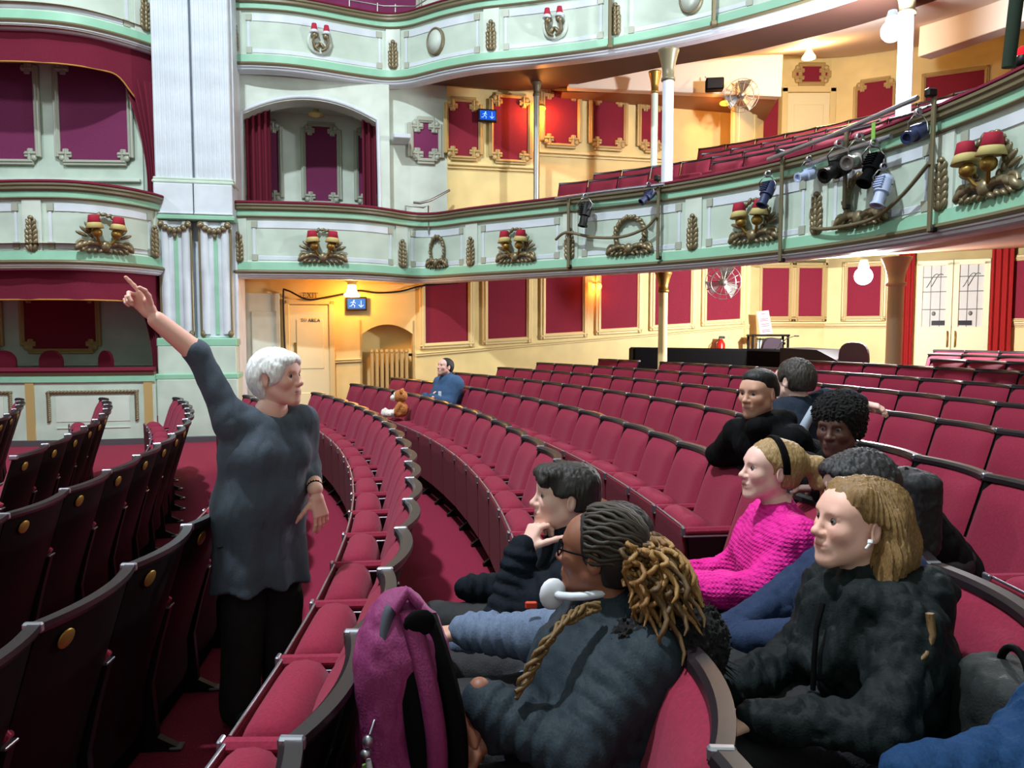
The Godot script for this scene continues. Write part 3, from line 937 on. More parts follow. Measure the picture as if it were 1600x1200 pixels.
	divisions(t, pt, 5.95, [[-8.7, 11.1], [-5.62, 11.8]])
	var leaf := leaf_drop_mesh()
	var k := 0
	for c in [[-6.56, 10.47], [-5.41, 11.42]]:
		var l := piece("leaf_drop", leaf, M.bronze)
		l.transform = at_s(pb, near_s(pb, c[0], c[1]), 2.815, 0.03)
		tag(l, ["bronze leaf drop on the bow-fronted box left of its twin lamp", "bronze leaf drop on the bow-fronted box against the pilaster"][k], "plaster ornament", "leaf drops on the box")
		k += 1
	var l2 := piece("leaf_drop", leaf, M.bronze)
	l2.transform = at_s(pt, near_s(pt, -5.60, 11.82), 6.27, 0.03)
	tag(l2, "gilt leaf drop on the top left box front against the pilaster", "plaster ornament", "leaf drops on the box")
	sconce("twin red shaded gilt lamp on the bow-fronted box left of the pilaster", at_s(pb, near_s(pb, -5.74, 10.71), 2.795, 0.03), "twin lamps on the dress circle")
	# shell of the boxes
	var w := thing("wall_boxes", "back walls, floors and ceilings of the stage boxes on the left", "wall", Vector3.ZERO, 0, "", "structure")
	s = stn()
	bar(s, P(-10.0, 1.3, 12.25), P(-5.2, 1.3, 12.75), 0.2, 3.0, 0.0)
	obj("back_wall", s, M.cream, w)
	s = stn()
	bar(s, P(-10.0, 8.2, 11.9), P(-5.78, 8.2, 12.12), 0.2, 11.2, 0.0)
	bar(s, P(-5.86, 8.2, 12.1), P(-5.15, 8.2, 12.7), 0.16, 11.2, 0.0)
	obj("back_wall", s, M.cream, w)
	for lev in [[pb, 2.56, 2.9, 12.3], [pt, 5.97, 6.3, 12.6]]:
		s = stn()
		var pa: Dictionary = lev[0]
		for side in 2:
			var hh: float = lev[1 + side]
			grid(s, 40, 1, func(u: float, v: float) -> Vector3:
				var a: Vector3 = pa.c.sample_baked(u * pa.L)
				return Vector3(a.x, hh, lerpf(a.z + 0.1, -12.6, v)), 1 + side, side == 1)
		obj("floor_slab", s, M.soffit_warm, w)
	var u2 := (P(-5.2, 0, 12.75) - P(-10.0, 0, 12.25)).normalized()
	var bT := func(px: float, h: float) -> Transform3D:
		var tt := (px + 10.0) / 4.8
		return Transform3D(Basis(u2, Vector3.UP, u2.cross(Vector3.UP)), P(px, h, 12.25 + 0.5 * tt) + u2.cross(Vector3.UP) * 0.11)
	var u3 := (P(-5.78, 0, 12.12) - P(-10.0, 0, 11.9)).normalized()
	for r in [[-8.55, -7.38], [-7.0, -5.98]]:
		var dd: float = 11.9 + 0.22 * (r[0] + 10.0) / 4.22
		wall_panel(w, Transform3D(Basis(u3, Vector3.UP, u3.cross(Vector3.UP)), P(r[0], 4.36, dd) + u3.cross(Vector3.UP) * 0.11), r[1] - r[0], 1.45, M.panel_mauve, M.silverframe, true, 0.09)
	for r in [[-9.6, -8.35], [-7.95, -6.85]]:
		wall_panel(w, bT.call(r[0], 1.42), r[1] - r[0], 0.9, M.panel, M.goldframe, true, 0.08)
	s = stn()
	bar(s, P(-10.0, 4.05, 11.78), P(-5.8, 4.05, 11.98), 0.05, 0.05, 0.01)
	bar(s, P(-10.0, 1.16, 12.12), P(-5.2, 1.16, 12.62), 0.05, 0.05, 0.01)
	obj("dado_rail", s, M.pale, w)
	# stalls box front
	var ps := mkpath([Vector2(-9.8, 11.0), Vector2(-8.0, 11.05), Vector2(-6.6, 11.15), Vector2(-5.4, 11.4)])
	var f := thing("trim_parapet", "low cream box parapet with rope-moulded panels behind the left rows", "box front", Vector3.ZERO, 0, "", "structure")
	for kk in [["maroon_rail", M.drape, [Vector2(-0.2, 1.09), Vector2(0.05, 1.09), Vector2(0.07, 1.12), Vector2(0.05, 1.16), Vector2(-0.2, 1.16)]], ["rail_moulding", M.olive, [Vector2(-0.16, 1.05), Vector2(0.04, 1.05), Vector2(0.06, 1.09), Vector2(-0.16, 1.09)]], ["mint_band", M.mint, rect(-0.12, 0.03, 0.95, 1.05)], ["parapet", M.cream, rect(-0.14, 0.0, -0.05, 0.95)], ["skirting", M.stone, rect(-0.1, 0.03, -0.05, 0.09)]]:
		s = stn()
		sweep(s, ps, kk[2])
		obj(kk[0], s, kk[1], f)
	var y0: Material = M.goldframe
	for e in [-5.48, -7.12]:
		s = stn()
		sweep(s, sub(ps, near_s(ps, e, 11.3) - 0.06, near_s(ps, e, 11.3) + 0.06, 0.06), rect(-0.02, 0.02, 0.09, 0.95))
		obj("upright_strip", s, y0, f)
	for r in [[-6.85, -5.66], [-8.7, -7.4]]:
		s = stn()
		var s0 := near_s(ps, r[0], 11.15)
		var s1 := near_s(ps, r[1], 11.35)
		for n in 26:
			var ss := lerpf(s0, s1, n / 25.0)
			for hh in [0.80]:
				ell(s, at_s(ps, ss, hh, 0.015) * Transform3D(Basis(Vector3.BACK, 0.6), Vector3.ZERO), Vector3(0.045, 0.022, 0.022), 7, 4)
		for n in 14:
			for ss in [s0, s1]:
				ell(s, at_s(ps, ss, lerpf(0.38, 0.78, n / 13.0), 0.015) * Transform3D(Basis(Vector3.BACK, 0.9), Vector3.ZERO), Vector3(0.04, 0.022, 0.022), 7, 4)
		obj("rope_moulding", s, M.bronze, f)
		s = stn()
		sweep(s, sub(ps, s0 + 0.1, s1 - 0.1), rect(0.0, 0.012, 0.26, 0.275))
		sweep(s, sub(ps, s0 + 0.1, s1 - 0.1), rect(0.0, 0.008, 0.36, 0.74))
		obj("raised_field", s, M.pale, f)
	# pelmets and side curtains
	pelmet("dark crimson fringed pelmet over the bow-fronted dress box", pt, 5.97, 0.44, -9.4, -5.45, 0.55)
	pelmet("dark crimson fringed pelmet over the stalls box", pb, 2.56, 0.42, -9.4, -5.42, 0.35)
	side_curtain("crimson curtain gathered at the pilaster side of the dress box", P(-5.58, 5.5, 11.78), P(-5.42, 3.7, 11.62), 0.34, 1.8)
	side_curtain("crimson curtain gathered at the pilaster side of the stalls box", P(-5.62, 2.4, 11.75), P(-5.48, 1.1, 11.65), 0.24, 1.25)
	# chairs in the stalls box
	k = 0
	for x in [-7.82, -7.05, -6.18]:
		var c := thing("box_chair", ["round-topped red chair at the left edge of the stalls box", "broad dark red chair in the middle of the stalls box", "narrow red chair nearest the pilaster in the stalls box"][k], "chair", P(x, 0.42, 11.75), 0.15 - 0.2 * k, "chairs in the stalls box")
		var wd := 0.36 if k != 2 else 0.24
		s = stn()
		var poly := []
		for n in 17:
			var a := PI * n / 16.0
			poly.append(Vector2(wd / 2 * cos(a), 0.82 + 0.17 * sin(a)))
		poly.append(Vector2(-wd / 2, 0.45))
		poly.append(Vector2(wd / 2, 0.45))
		extrude(s, Transform3D(Basis.IDENTITY, Vector3(0, 0, 0.18)), poly, 0.06)
		obj("backrest", s, M.velvet if k != 1 else M.velvet_dark, c)
		s = stn()
		bx(s, Transform3D(Basis.IDENTITY, Vector3(0, 0.43, -0.03)), Vector3(wd + 0.06, 0.1, 0.42), 0.03)
		obj("seat", s, M.velvet, c)
		for lx in [-1, 1]:
			for lz in [-1, 1]:
				s = stn()
				tube(s, [Vector3(lx * wd * 0.42, 0, lz * 0.17), Vector3(lx * wd * 0.42, 0.4, lz * 0.17)], 0.018, 8)
				obj("leg", s, M.wood_dark, c)
		k += 1
	s = stn()
	bx(s, Transform3D(Basis.IDENTITY, P(-7.6, 0.21, 12.05)), Vector3(4.4, 0.42, 1.2))
	obj("stalls_box_floor", s, M.carpet, w)
	arch_box()

func pelmet(label: String, path: Dictionary, H: float, drop: float, x0: float, x1: float, tail: float) -> void:
	var o := thing("pelmet", label, "pelmet", Vector3.ZERO, 0, "box pelmets")
	var s0 := near_s(path, x0, 11.0)
	var s1 := near_s(path, x1, 12.0)
	var p := sub(path, s0, s1, 0.05)
	var n: int = p.p.size()
	var edge := func(i: int) -> float:
		var t: float = (p.s[n - 1] - p.s[i])
		var e := drop + tail * (1.0 - smoothstep(0.0, 0.75, t)) + 0.015 * sin(t * 18.0) * (1.0 - smoothstep(0.3, 0.9, t))
		return e
	var s := stn()
	for side in 2:
		s.set_smooth_group(1 + side)
		var off := -0.06 - 0.02 * side
		for i in n - 1:
			var rip0: float = off + 0.006 * sin(p.s[i] * 9.0)
			var rip1: float = off + 0.006 * sin(p.s[i + 1] * 9.0)
			q(s, p.p[i] + p.n[i] * rip0 + Vector3(0, H - edge.call(i), 0), p.p[i + 1] + p.n[i + 1] * rip1 + Vector3(0, H - edge.call(i + 1), 0), p.p[i + 1] + p.n[i + 1] * rip1 + Vector3(0, H + 0.02, 0), p.p[i] + p.n[i] * rip0 + Vector3(0, H + 0.02, 0))
	obj("cloth", s, M.drape, o)
	s = stn()
	var pts := []
	for i in n:
		pts.append(p.p[i] + p.n[i] * -0.065 + Vector3(0, H - edge.call(i), 0))
	tube(s, pts, 0.012, 6)
	obj("fringe", s, M.fringe, o)

func side_curtain(label: String, top: Vector3, bottom: Vector3, w: float, _h: float) -> void:
	var s := stn()
	for side in 2:
		grid(s, 36, 16, func(u: float, v: float) -> Vector3:
			var c := top.lerp(bottom, v)
			var ww := w * (1.15 - 0.75 * sin(PI * clampf(v * 0.62, 0, 1)))
			return c + Vector3(-ww * (1.0 - u) + 0.06, 0, 0.05 * sin(u * 24.0) - 0.02 * side), 1 + side, side == 1)
	tag(obj("curtain", s, M.drape), label, "curtain", "box curtains")

func arch_box() -> void:
	# wall at circle level with the arched box opening (w -3.85..-1.6), interior behind
	var o := thing("wall_arch", "white wall at circle level with an arched private box beside the pilaster", "wall", Vector3.ZERO, 0, "", "structure")
	var s := stn()
	s.set_smooth_group(-1)
	var a0 := -3.84
	var a1 := -1.60
	wbox(s, -4.4, a0, 2.7, 6.1, -0.22, 0.2)
	wbox(s, a1, -1.40, 2.7, 6.1, -0.22, 0.2)
	var arc := []
	for i in 17:
		var t := i / 16.0
		arc.append(Vector2(lerpf(a0, a1, t), 5.30 + 0.32 * (1.0 - pow(2.0 * t - 1.0, 2.0))))
	for i in 16:
		var a: Vector2 = arc[i]
		var b: Vector2 = arc[i + 1]
		s.set_smooth_group(-1)
		q(s, wp(a.x, a.y, 0.2), wp(b.x, b.y, 0.2), wp(b.x, 6.1, 0.2), wp(a.x, 6.1, 0.2))
		q(s, wp(a.x, a.y, -0.22), wp(b.x, b.y, -0.22), wp(b.x, b.y, 0.2), wp(a.x, a.y, 0.2))
	obj("plaster", s, M.pale, o)
	s = stn()
	var pts := [wp(a0 - 0.03, 3.6, 0.2)]
	for v in arc:
		pts.append(wp(v.x, v.y + 0.05, 0.2))
	pts.append(wp(a1 + 0.03, 3.6, 0.2))
	tube(s, pts, 0.035, 8)
	obj("arch_moulding", s, M.white, o)
	# interior
	s = stn()
	wbox(s, -4.4, -1.0, 2.7, 6.1, -1.2, -1.05)
	wbox(s, -4.25, -4.1, 2.7, 6.1, -1.1, -0.2)
	wbox(s, -1.45, -1.3, 2.7, 6.1, -1.1, -0.2)
	wbox(s, -4.25, -1.3, 5.72, 5.8, -1.1, -0.2)
	obj("box_interior", s, M.pale, o)
	for k in [[-3.9, -3.35], [-2.86, -2.30], [-1.9, -1.5]]:
		wpanel(o, k[0], k[1], 4.14, 5.5, M.panel_mauve, M.silverframe, true, 0.09, 0.0, -1.05)
	s = stn()
	wbox(s, -4.1, -1.45, 3.90, 3.94, -1.05, -1.01)
	obj("dado_rail", s, M.white, o)
	for k in [[-3.82, -3.40, "crimson curtain hanging at the left of the arched box"], [-1.86, -1.62, "crimson curtain hanging at the right of the arched box"]]:
		s = stn()
		for side in 2:
			grid(s, 40, 1, func(u: float, v: float) -> Vector3:
				return wp(lerpf(k[0], k[1], u), lerpf(5.5, 3.0, v), -0.12 + 0.045 * sin(u * (k[1] - k[0]) * 62.0) - 0.02 * side), 1 + side, side == 1)
		tag(obj("curtain", s, M.drape), k[2], "curtain", "box curtains")
	# small lamp high inside the box
	var l := thing("box_lamp", "small unlit yellow ceiling lamp inside the arched box", "lamp", wp(-2.65, 5.60, -0.45))
	s = stn()
	lathe(s, Transform3D.IDENTITY, [Vector2(0.0, 0.06), Vector2(0.05, 0.05), Vector2(0.06, 0.0), Vector2(0.13, -0.03), Vector2(0.14, -0.06), Vector2(0.0, -0.10)], 16)
	obj("bowl_shade", s, M.shade_cream, l)
	# two red chair backs just above the rail
	var kk := 0
	for c in [[-2.72, 0.20], [-2.32, 0.36]]:
		var ch := thing("box_chair", ["small dark red chair back leaning left in the arched box", "round dark red chair back in the middle of the arched box"][kk], "chair", wp(c[0], 3.0, -0.15), 0.2)
		s = stn()
		var poly := []
		for n in 15:
			var an := PI * n / 14.0
			poly.append(Vector2(c[1] * 0.5 * cos(an), 0.80 + 0.13 * sin(an)))
		poly.append(Vector2(-c[1] / 2, 0.4))
		poly.append(Vector2(c[1] / 2, 0.4))
		extrude(s, Transform3D(Basis(Vector3.BACK, 0.3 if kk == 0 else 0.0), Vector3.ZERO), poly, 0.06)
		obj("backrest", s, M.velvet_dark, ch)
		s = stn()
		bx(s, Transform3D(Basis.IDENTITY, Vector3(0, 0.40, -0.2)), Vector3(c[1] + 0.06, 0.08, 0.4), 0.03)
		obj("seat", s, M.velvet_dark, ch)
		for lx in [-1, 1]:
			for lz in [-0.36, -0.04]:
				s = stn()
				tube(s, [Vector3(lx * c[1] * 0.4, -0.08, lz), Vector3(lx * c[1] * 0.4, 0.37, lz)], 0.016, 8)
				obj("leg", s, M.wood_dark, ch)
		kk += 1

func build_circle_back() -> void:
	# white pier with a stepped panel right of the arched box
	var o := thing("wall_circle", "circle side wall with stepped red panels, dado and rear doors", "wall", Vector3.ZERO, 0, "", "structure")
	var s := stn()
	wbox(s, -1.40, -0.36, 2.75, 6.1, -0.3, -0.06)
	obj("white_pier", s, M.pale, o)
	wpanel(o, -0.96, -0.52, 4.80, 5.42, M.panel_mauve, M.silverframe, true, 0.11, 0.0, -0.06)
	s = stn()
	wbox(s, -0.36, 5.7, 2.75, 7.5, -0.3, -0.02)
	obj("plaster", s, M.yellow, o)
	for k in [[-0.34, 0.20, 4.86, 0.95], [0.48, 1.12, 4.84, 1.1], [1.45, 2.07, 5.18, 0.95], [2.38, 2.98, 5.18, 0.9], [3.34, 3.75, 5.18, 0.85]]:
		wpanel(o, k[0], k[1], k[2], k[2] + k[3], M.panel, M.goldframe, true, 0.09)
	s = stn()
	for k in [[-0.36, 1.28, 4.69], [1.30, 4.0, 4.99]]:
		wbox(s, k[0], k[1], k[2], k[2] + 0.05, -0.02, 0.04, 0.01)
		wbox(s, k[0], k[1], k[2] - 0.05, k[2] - 0.03, -0.02, 0.02)
	obj("dado_rail", s, M.yellow_frame, o)
	s = stn()
	wbox(s, 1.26, 1.34, 4.6, 5.02, -0.02, 0.04, 0.01)
	obj("dado_step", s, M.yellow_frame, o)
	s = stn()
	wbox(s, -1.36, 4.6, 6.1, 13.9, -0.3, -0.05)
	wbox(s, -4.4, -1.3, 6.1, 13.9, -0.5, -0.25)
	obj("upper_wall", s, M.pale, o)
	wpanel(o, -2.6, -0.9, 7.05, 8.6, M.panel_mauve, M.silverframe, true, 0.1, 0.0, -0.05)
	s = stn()
	for i in REARWALL.size() - 1:
		var a := P(REARWALL[i][0], 0, REARWALL[i][1])
		var b := P(REARWALL[i + 1][0], 0, REARWALL[i + 1][1])
		var n := (b - a).normalized().cross(Vector3.UP)
		var mid := (a + b) / 2 - n * 0.12
		bx(s, Transform3D(rear_T(i, 0, 0).basis, Vector3(mid.x, 5.3, mid.z)), Vector3(a.distance_to(b) + 0.1, 4.6, 0.24))
	obj("rear_plaster", s, M.yellow, o)
	wall_panel(o, rear_T(1, -0.35, 5.2), 0.62, 1.3, M.panel, M.goldframe, true, 0.06)
	wall_panel(o, rear_T(1, 0.62, 6.72), 0.62, 0.30, M.panel, M.goldframe, true, 0.08)
	wall_panel(o, rear_T(2, 0.5, 5.5), 0.62, 1.1, M.panel, M.goldframe, true, 0.08)
	wall_panel(o, rear_T(3, 0.35, 5.3), 0.95, 1.25, M.panel, M.goldframe, false, 0.08)
	wall_panel(o, rear_T(4, 0.05, 5.3), 0.7, 1.25, M.panel, M.goldframe, false, 0.08)
	# doors
	var k := 0
	for dd in [[rear_T(0, -0.75, 4.3), 0.78, 2.05, "plain cream door at the back of the circle beyond the white column"], [rear_T(1, 0.45, 4.35), 0.85, 2.15, "cream door under a small red panel, lit yellow by the lamp"]]:
		var d := thing("door_%d" % (k + 1), dd[3], "door", dd[0].origin, 0, "", "structure")
		d.transform = dd[0]
		s = stn()
		bx(s, Transform3D(Basis.IDENTITY, Vector3(dd[1] / 2, dd[2] / 2, 0.02)), Vector3(dd[1], dd[2], 0.05), 0.008)
		obj("door_leaf", s, M.door, d)
		s = stn()
		bx(s, Transform3D(Basis.IDENTITY, Vector3(-0.06, dd[2] / 2, 0.03)), Vector3(0.12, dd[2] + 0.2, 0.08), 0.01)
		bx(s, Transform3D(Basis.IDENTITY, Vector3(dd[1] + 0.06, dd[2] / 2, 0.03)), Vector3(0.12, dd[2] + 0.2, 0.08), 0.01)
		bx(s, Transform3D(Basis.IDENTITY, Vector3(dd[1] / 2, dd[2] + 0.07, 0.03)), Vector3(dd[1] + 0.24, 0.12, 0.08), 0.01)
		obj("door_frame", s, M.yellow_frame, d)
		s = stn()
		bx(s, Transform3D(Basis.IDENTITY, Vector3(dd[1] / 2, dd[2] * 0.68, 0.05)), Vector3(dd[1] * 0.7, dd[2] * 0.42, 0.02), 0.008)
		obj("door_panel", s, M.door, d)
		k += 1

# ---------------------------------------------------------------- seats
const W := 0.515

func seat_shell(x: float, y: float, z: float) -> Vector3:
	# point on the curved, reclined back; x is offset to the rear
	var t := clampf((y - 0.36) / 0.56, -0.12, 1.1)
	return Vector3(-0.175 * (1.0 - t) - 0.045 * pow(2.0 * z / W, 2.0) + x, y, z)

func seat_parts() -> Dictionary:
	var d := {}
	# dark wooden back shell
	var s := stn()
	var hw := W / 2 - 0.006
	for side in 2:
		grid(s, 10, 6, func(u: float, v: float) -> Vector3:
			return seat_shell(-0.018 * side, lerpf(0.15, 0.905, v), lerpf(-hw, hw, u)), 1 + side, side == 0)
	for e in [-hw, hw]:
		s.set_smooth_group(3)
		for j in 6:
			var y0 := lerpf(0.15, 0.905, j / 6.0)
			var y1 := lerpf(0.15, 0.905, (j + 1) / 6.0)
			q(s, seat_shell(0, y0, e), seat_shell(0, y1, e), seat_shell(-0.018, y1, e), seat_shell(-0.018, y0, e))
	s.set_smooth_group(4)
	for i in 10:
		var z0 := lerpf(-hw, hw, i / 10.0)
		var z1 := lerpf(-hw, hw, (i + 1) / 10.0)
		q(s, seat_shell(0, 0.15, z0), seat_shell(-0.018, 0.15, z0), seat_shell(-0.018, 0.15, z1), seat_shell(0, 0.15, z1))
	d.shell = commit(s)
	# upholstered front of the back
	s = stn()
	grid(s, 14, 12, func(u: float, v: float) -> Vector3:
		var z := lerpf(-hw + 0.004, hw - 0.004, u)
		var eu := pow(absf(2.0 * u - 1.0), 6.0)
		var ev := pow(absf(2.0 * v - 1.0), 8.0)
		var th := 0.058 * (1.0 - eu) * (1.0 - ev) + 0.016
		return seat_shell(-th, lerpf(0.34, 0.893, v), z), 1)
	d.pad = commit(s)
	# rim
	s = stn()
	var prof := [Vector2(-0.030, 0.892), Vector2(0.012, 0.892), Vector2(0.016, 0.905), Vector2(0.010, 0.921), Vector2(-0.024, 0.921), Vector2(-0.033, 0.910)]
	for j in prof.size():
		s.set_smooth_group(4 + j)
		var a: Vector2 = prof[j]
		var b: Vector2 = prof[(j + 1) % prof.size()]
		for i in 12:
			var z0 := lerpf(-hw, hw, i / 12.0)
			var z1 := lerpf(-hw, hw, (i + 1) / 12.0)
			q(s, seat_shell(a.x, a.y, z0), seat_shell(b.x, b.y, z0), seat_shell(b.x, b.y, z1), seat_shell(a.x, a.y, z1))
	for e in [-hw, hw]:
		s.set_smooth_group(-1)
		for i in range(1, prof.size() - 1):
			t3(s, seat_shell(prof[0].x, prof[0].y, e), seat_shell(prof[i].x, prof[i].y, e), seat_shell(prof[i + 1].x, prof[i + 1].y, e))
	d.rim = commit(s)
	s = stn()
	bx(s, Transform3D(Basis.IDENTITY, seat_shell(-0.008, 0.910, W / 2)), Vector3(0.052, 0.028, 0.020), 0.005)
	d.plate = commit(s)
	# tipped-up cushion and its cloth-covered underside
	s = stn()
	var poly := [Vector2(-0.375, 0.22), Vector2(-0.374, 0.60), Vector2(-0.362, 0.630), Vector2(-0.335, 0.650), Vector2(-0.29, 0.655), Vector2(-0.248, 0.643), Vector2(-0.222, 0.61), Vector2(-0.208, 0.55), Vector2(-0.215, 0.45), Vector2(-0.245, 0.30), Vector2(-0.29, 0.22)]
	var n := poly.size()
	var ring := func(k: int) -> Array:
		var zz: float = [-0.225, -0.215, -0.185, -0.1, 0.0, 0.1, 0.185, 0.215, 0.225][k]
		var sc: float = [0.62, 0.86, 0.97, 1.0, 1.0, 1.0, 0.97, 0.86, 0.62][k]
		var r := []
		for p in poly:
			var x: float = -0.375 + (p.x + 0.375) * sc
			var y: float = 0.42 + (p.y - 0.42) * (1.0 if p.x < -0.37 else lerpf(1.0, sc, 0.75))
			r.append(Vector3(x, y, zz))
		return r
	s.set_smooth_group(1)
	for k in 8:
		var r0: Array = ring.call(k)
		var r1: Array = ring.call(k + 1)
		for i in n:
			q(s, r0[i], r0[(i + 1) % n], r1[(i + 1) % n], r1[i])
	s.set_smooth_group(2)
	for k in [0, 8]:
		var r: Array = ring.call(k)
		for i in range(1, n - 1):
			t3(s, r[0], r[i], r[i + 1])
	d.cushion = commit(s)
	s = stn()
	bx(s, Transform3D(Basis(Vector3.BACK, 0.02), Vector3(-0.385, 0.405, 0)), Vector3(0.018, 0.44, 0.478), 0.006)
	d.underside = commit(s)
	s = stn()
	tube(s, [Vector3(-0.388, 0.628, -0.235), Vector3(-0.388, 0.628, 0.235)], 0.006, 6)
	d.strip = commit(s)
	# cushion let down, for people
	s = stn()
	grid(s, 8, 8, func(u: float, v: float) -> Vector3:
		var e := (1.0 - pow(absf(2 * u - 1), 5.0)) * (1.0 - pow(absf(2 * v - 1), 5.0))
		return Vector3(lerpf(-0.52, -0.12, v), 0.385 + 0.085 * e, lerpf(-0.232, 0.232, u)), 1, true)
	bx(s, Transform3D(Basis.IDENTITY, Vector3(-0.32, 0.365, 0)), Vector3(0.40, 0.045, 0.465), 0.012)
	d.cushion_down = commit(s)
	# armrest
	s = stn()
	bx(s, Transform3D(Basis.IDENTITY, Vector3(-0.265, 0.617, W / 2)), Vector3(0.28, 0.036, 0.052), 0.014)
	d.arm = commit(s)
	s = stn()
	bx(s, Transform3D(Basis.IDENTITY, Vector3(-0.265, 0.594, W / 2)), Vector3(0.285, 0.009, 0.056), 0.002)
	bx(s, Transform3D(Basis.IDENTITY, Vector3(-0.402, 0.614, W / 2)), Vector3(0.014, 0.05, 0.04), 0.004)
	d.armtrim = commit(s)
	s = stn()
	extrude(s, Transform3D(Basis.IDENTITY, Vector3(0, 0, W / 2)), [Vector2(-0.38, 0.592), Vector2(-0.125, 0.592), Vector2(-0.165, 0.45), Vector2(-0.205, 0.28), Vector2(-0.19, 0.06), Vector2(-0.10, 0.01), Vector2(-0.10, -0.03), Vector2(-0.36, -0.03), Vector2(-0.36, 0.01), Vector2(-0.27, 0.07), Vector2(-0.25, 0.30), Vector2(-0.37, 0.47)], 0.034)
	d.standard = commit(s)
	s = stn()
	bx(s, Transform3D(Basis.IDENTITY, Vector3(-0.12, 0.012, W / 2)), Vector3(0.05, 0.012, 0.05), 0.004)
	d.foot = commit(s)
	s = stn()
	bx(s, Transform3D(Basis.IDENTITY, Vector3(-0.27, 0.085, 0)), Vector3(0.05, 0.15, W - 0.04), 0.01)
	d.rail = commit(s)  # black bar standing in for the deep shade under the seat
	# number disc
	s = stn()
	lathe(s, Transform3D(Basis(Vector3.UP, -0.195) * Basis(Vector3.BACK, -PI / 2 - 0.30), seat_shell(0.003, 0.835, 0.145)), [Vector2(0.0, 0.005), Vector2(0.027, 0.005), Vector2(0.030, 0.003), Vector2(0.030, 0.0)], 16)
	d.disc = commit(s)
	return d

func make_seat(label: String, d: Dictionary, disc: bool, down: bool, small := false) -> Node3D:
	var o := thing("theatre_seat", label, "seat")
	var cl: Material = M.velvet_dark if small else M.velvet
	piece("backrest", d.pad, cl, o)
	piece("back_shell", d.shell, M.wood_dark, o)
	piece("top_rim", d.rim, M.rim, o)
	if down:
		piece("seat_cushion", d.cushion_down, M.velvet, o)
	else:
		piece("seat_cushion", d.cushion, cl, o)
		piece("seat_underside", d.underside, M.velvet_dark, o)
		if not small:
			piece("edge_strip", d.strip, M.steel, o)
	if not small:
		var a := piece("armrest", d.arm, M.velvet, o)
		piece("metal_trim", d.armtrim, M.steel, a)
		piece("joint_plate", d.plate, M.steel, o)
	var st := piece("cast_standard", d.standard, M.iron, o)
	if not small:
		piece("foot_plate", d.foot, M.steel, st)
		piece("base_rail", d.rail, M.black, o)  # shade below the tipped seat, added as a black bar
	if disc:
		piece("number_disc", d.disc, M.brass, o)
	return o

func clash(p: Vector3) -> bool:
	for c in [[2.39, 12.0, 0.0], [5.05, 10.0, 0.0], [2.26, 11.2, 3.0], [2.40, 13.0, 3.0], [0.43, 13.5, 3.0], [4.97, 9.8, 3.0]]:
		if absf(p.y - c[2]) < 1.3 and Vector2(p.x - 0.2 - c[0], -p.z - c[1]).length() < 0.42:
			return true
	return false

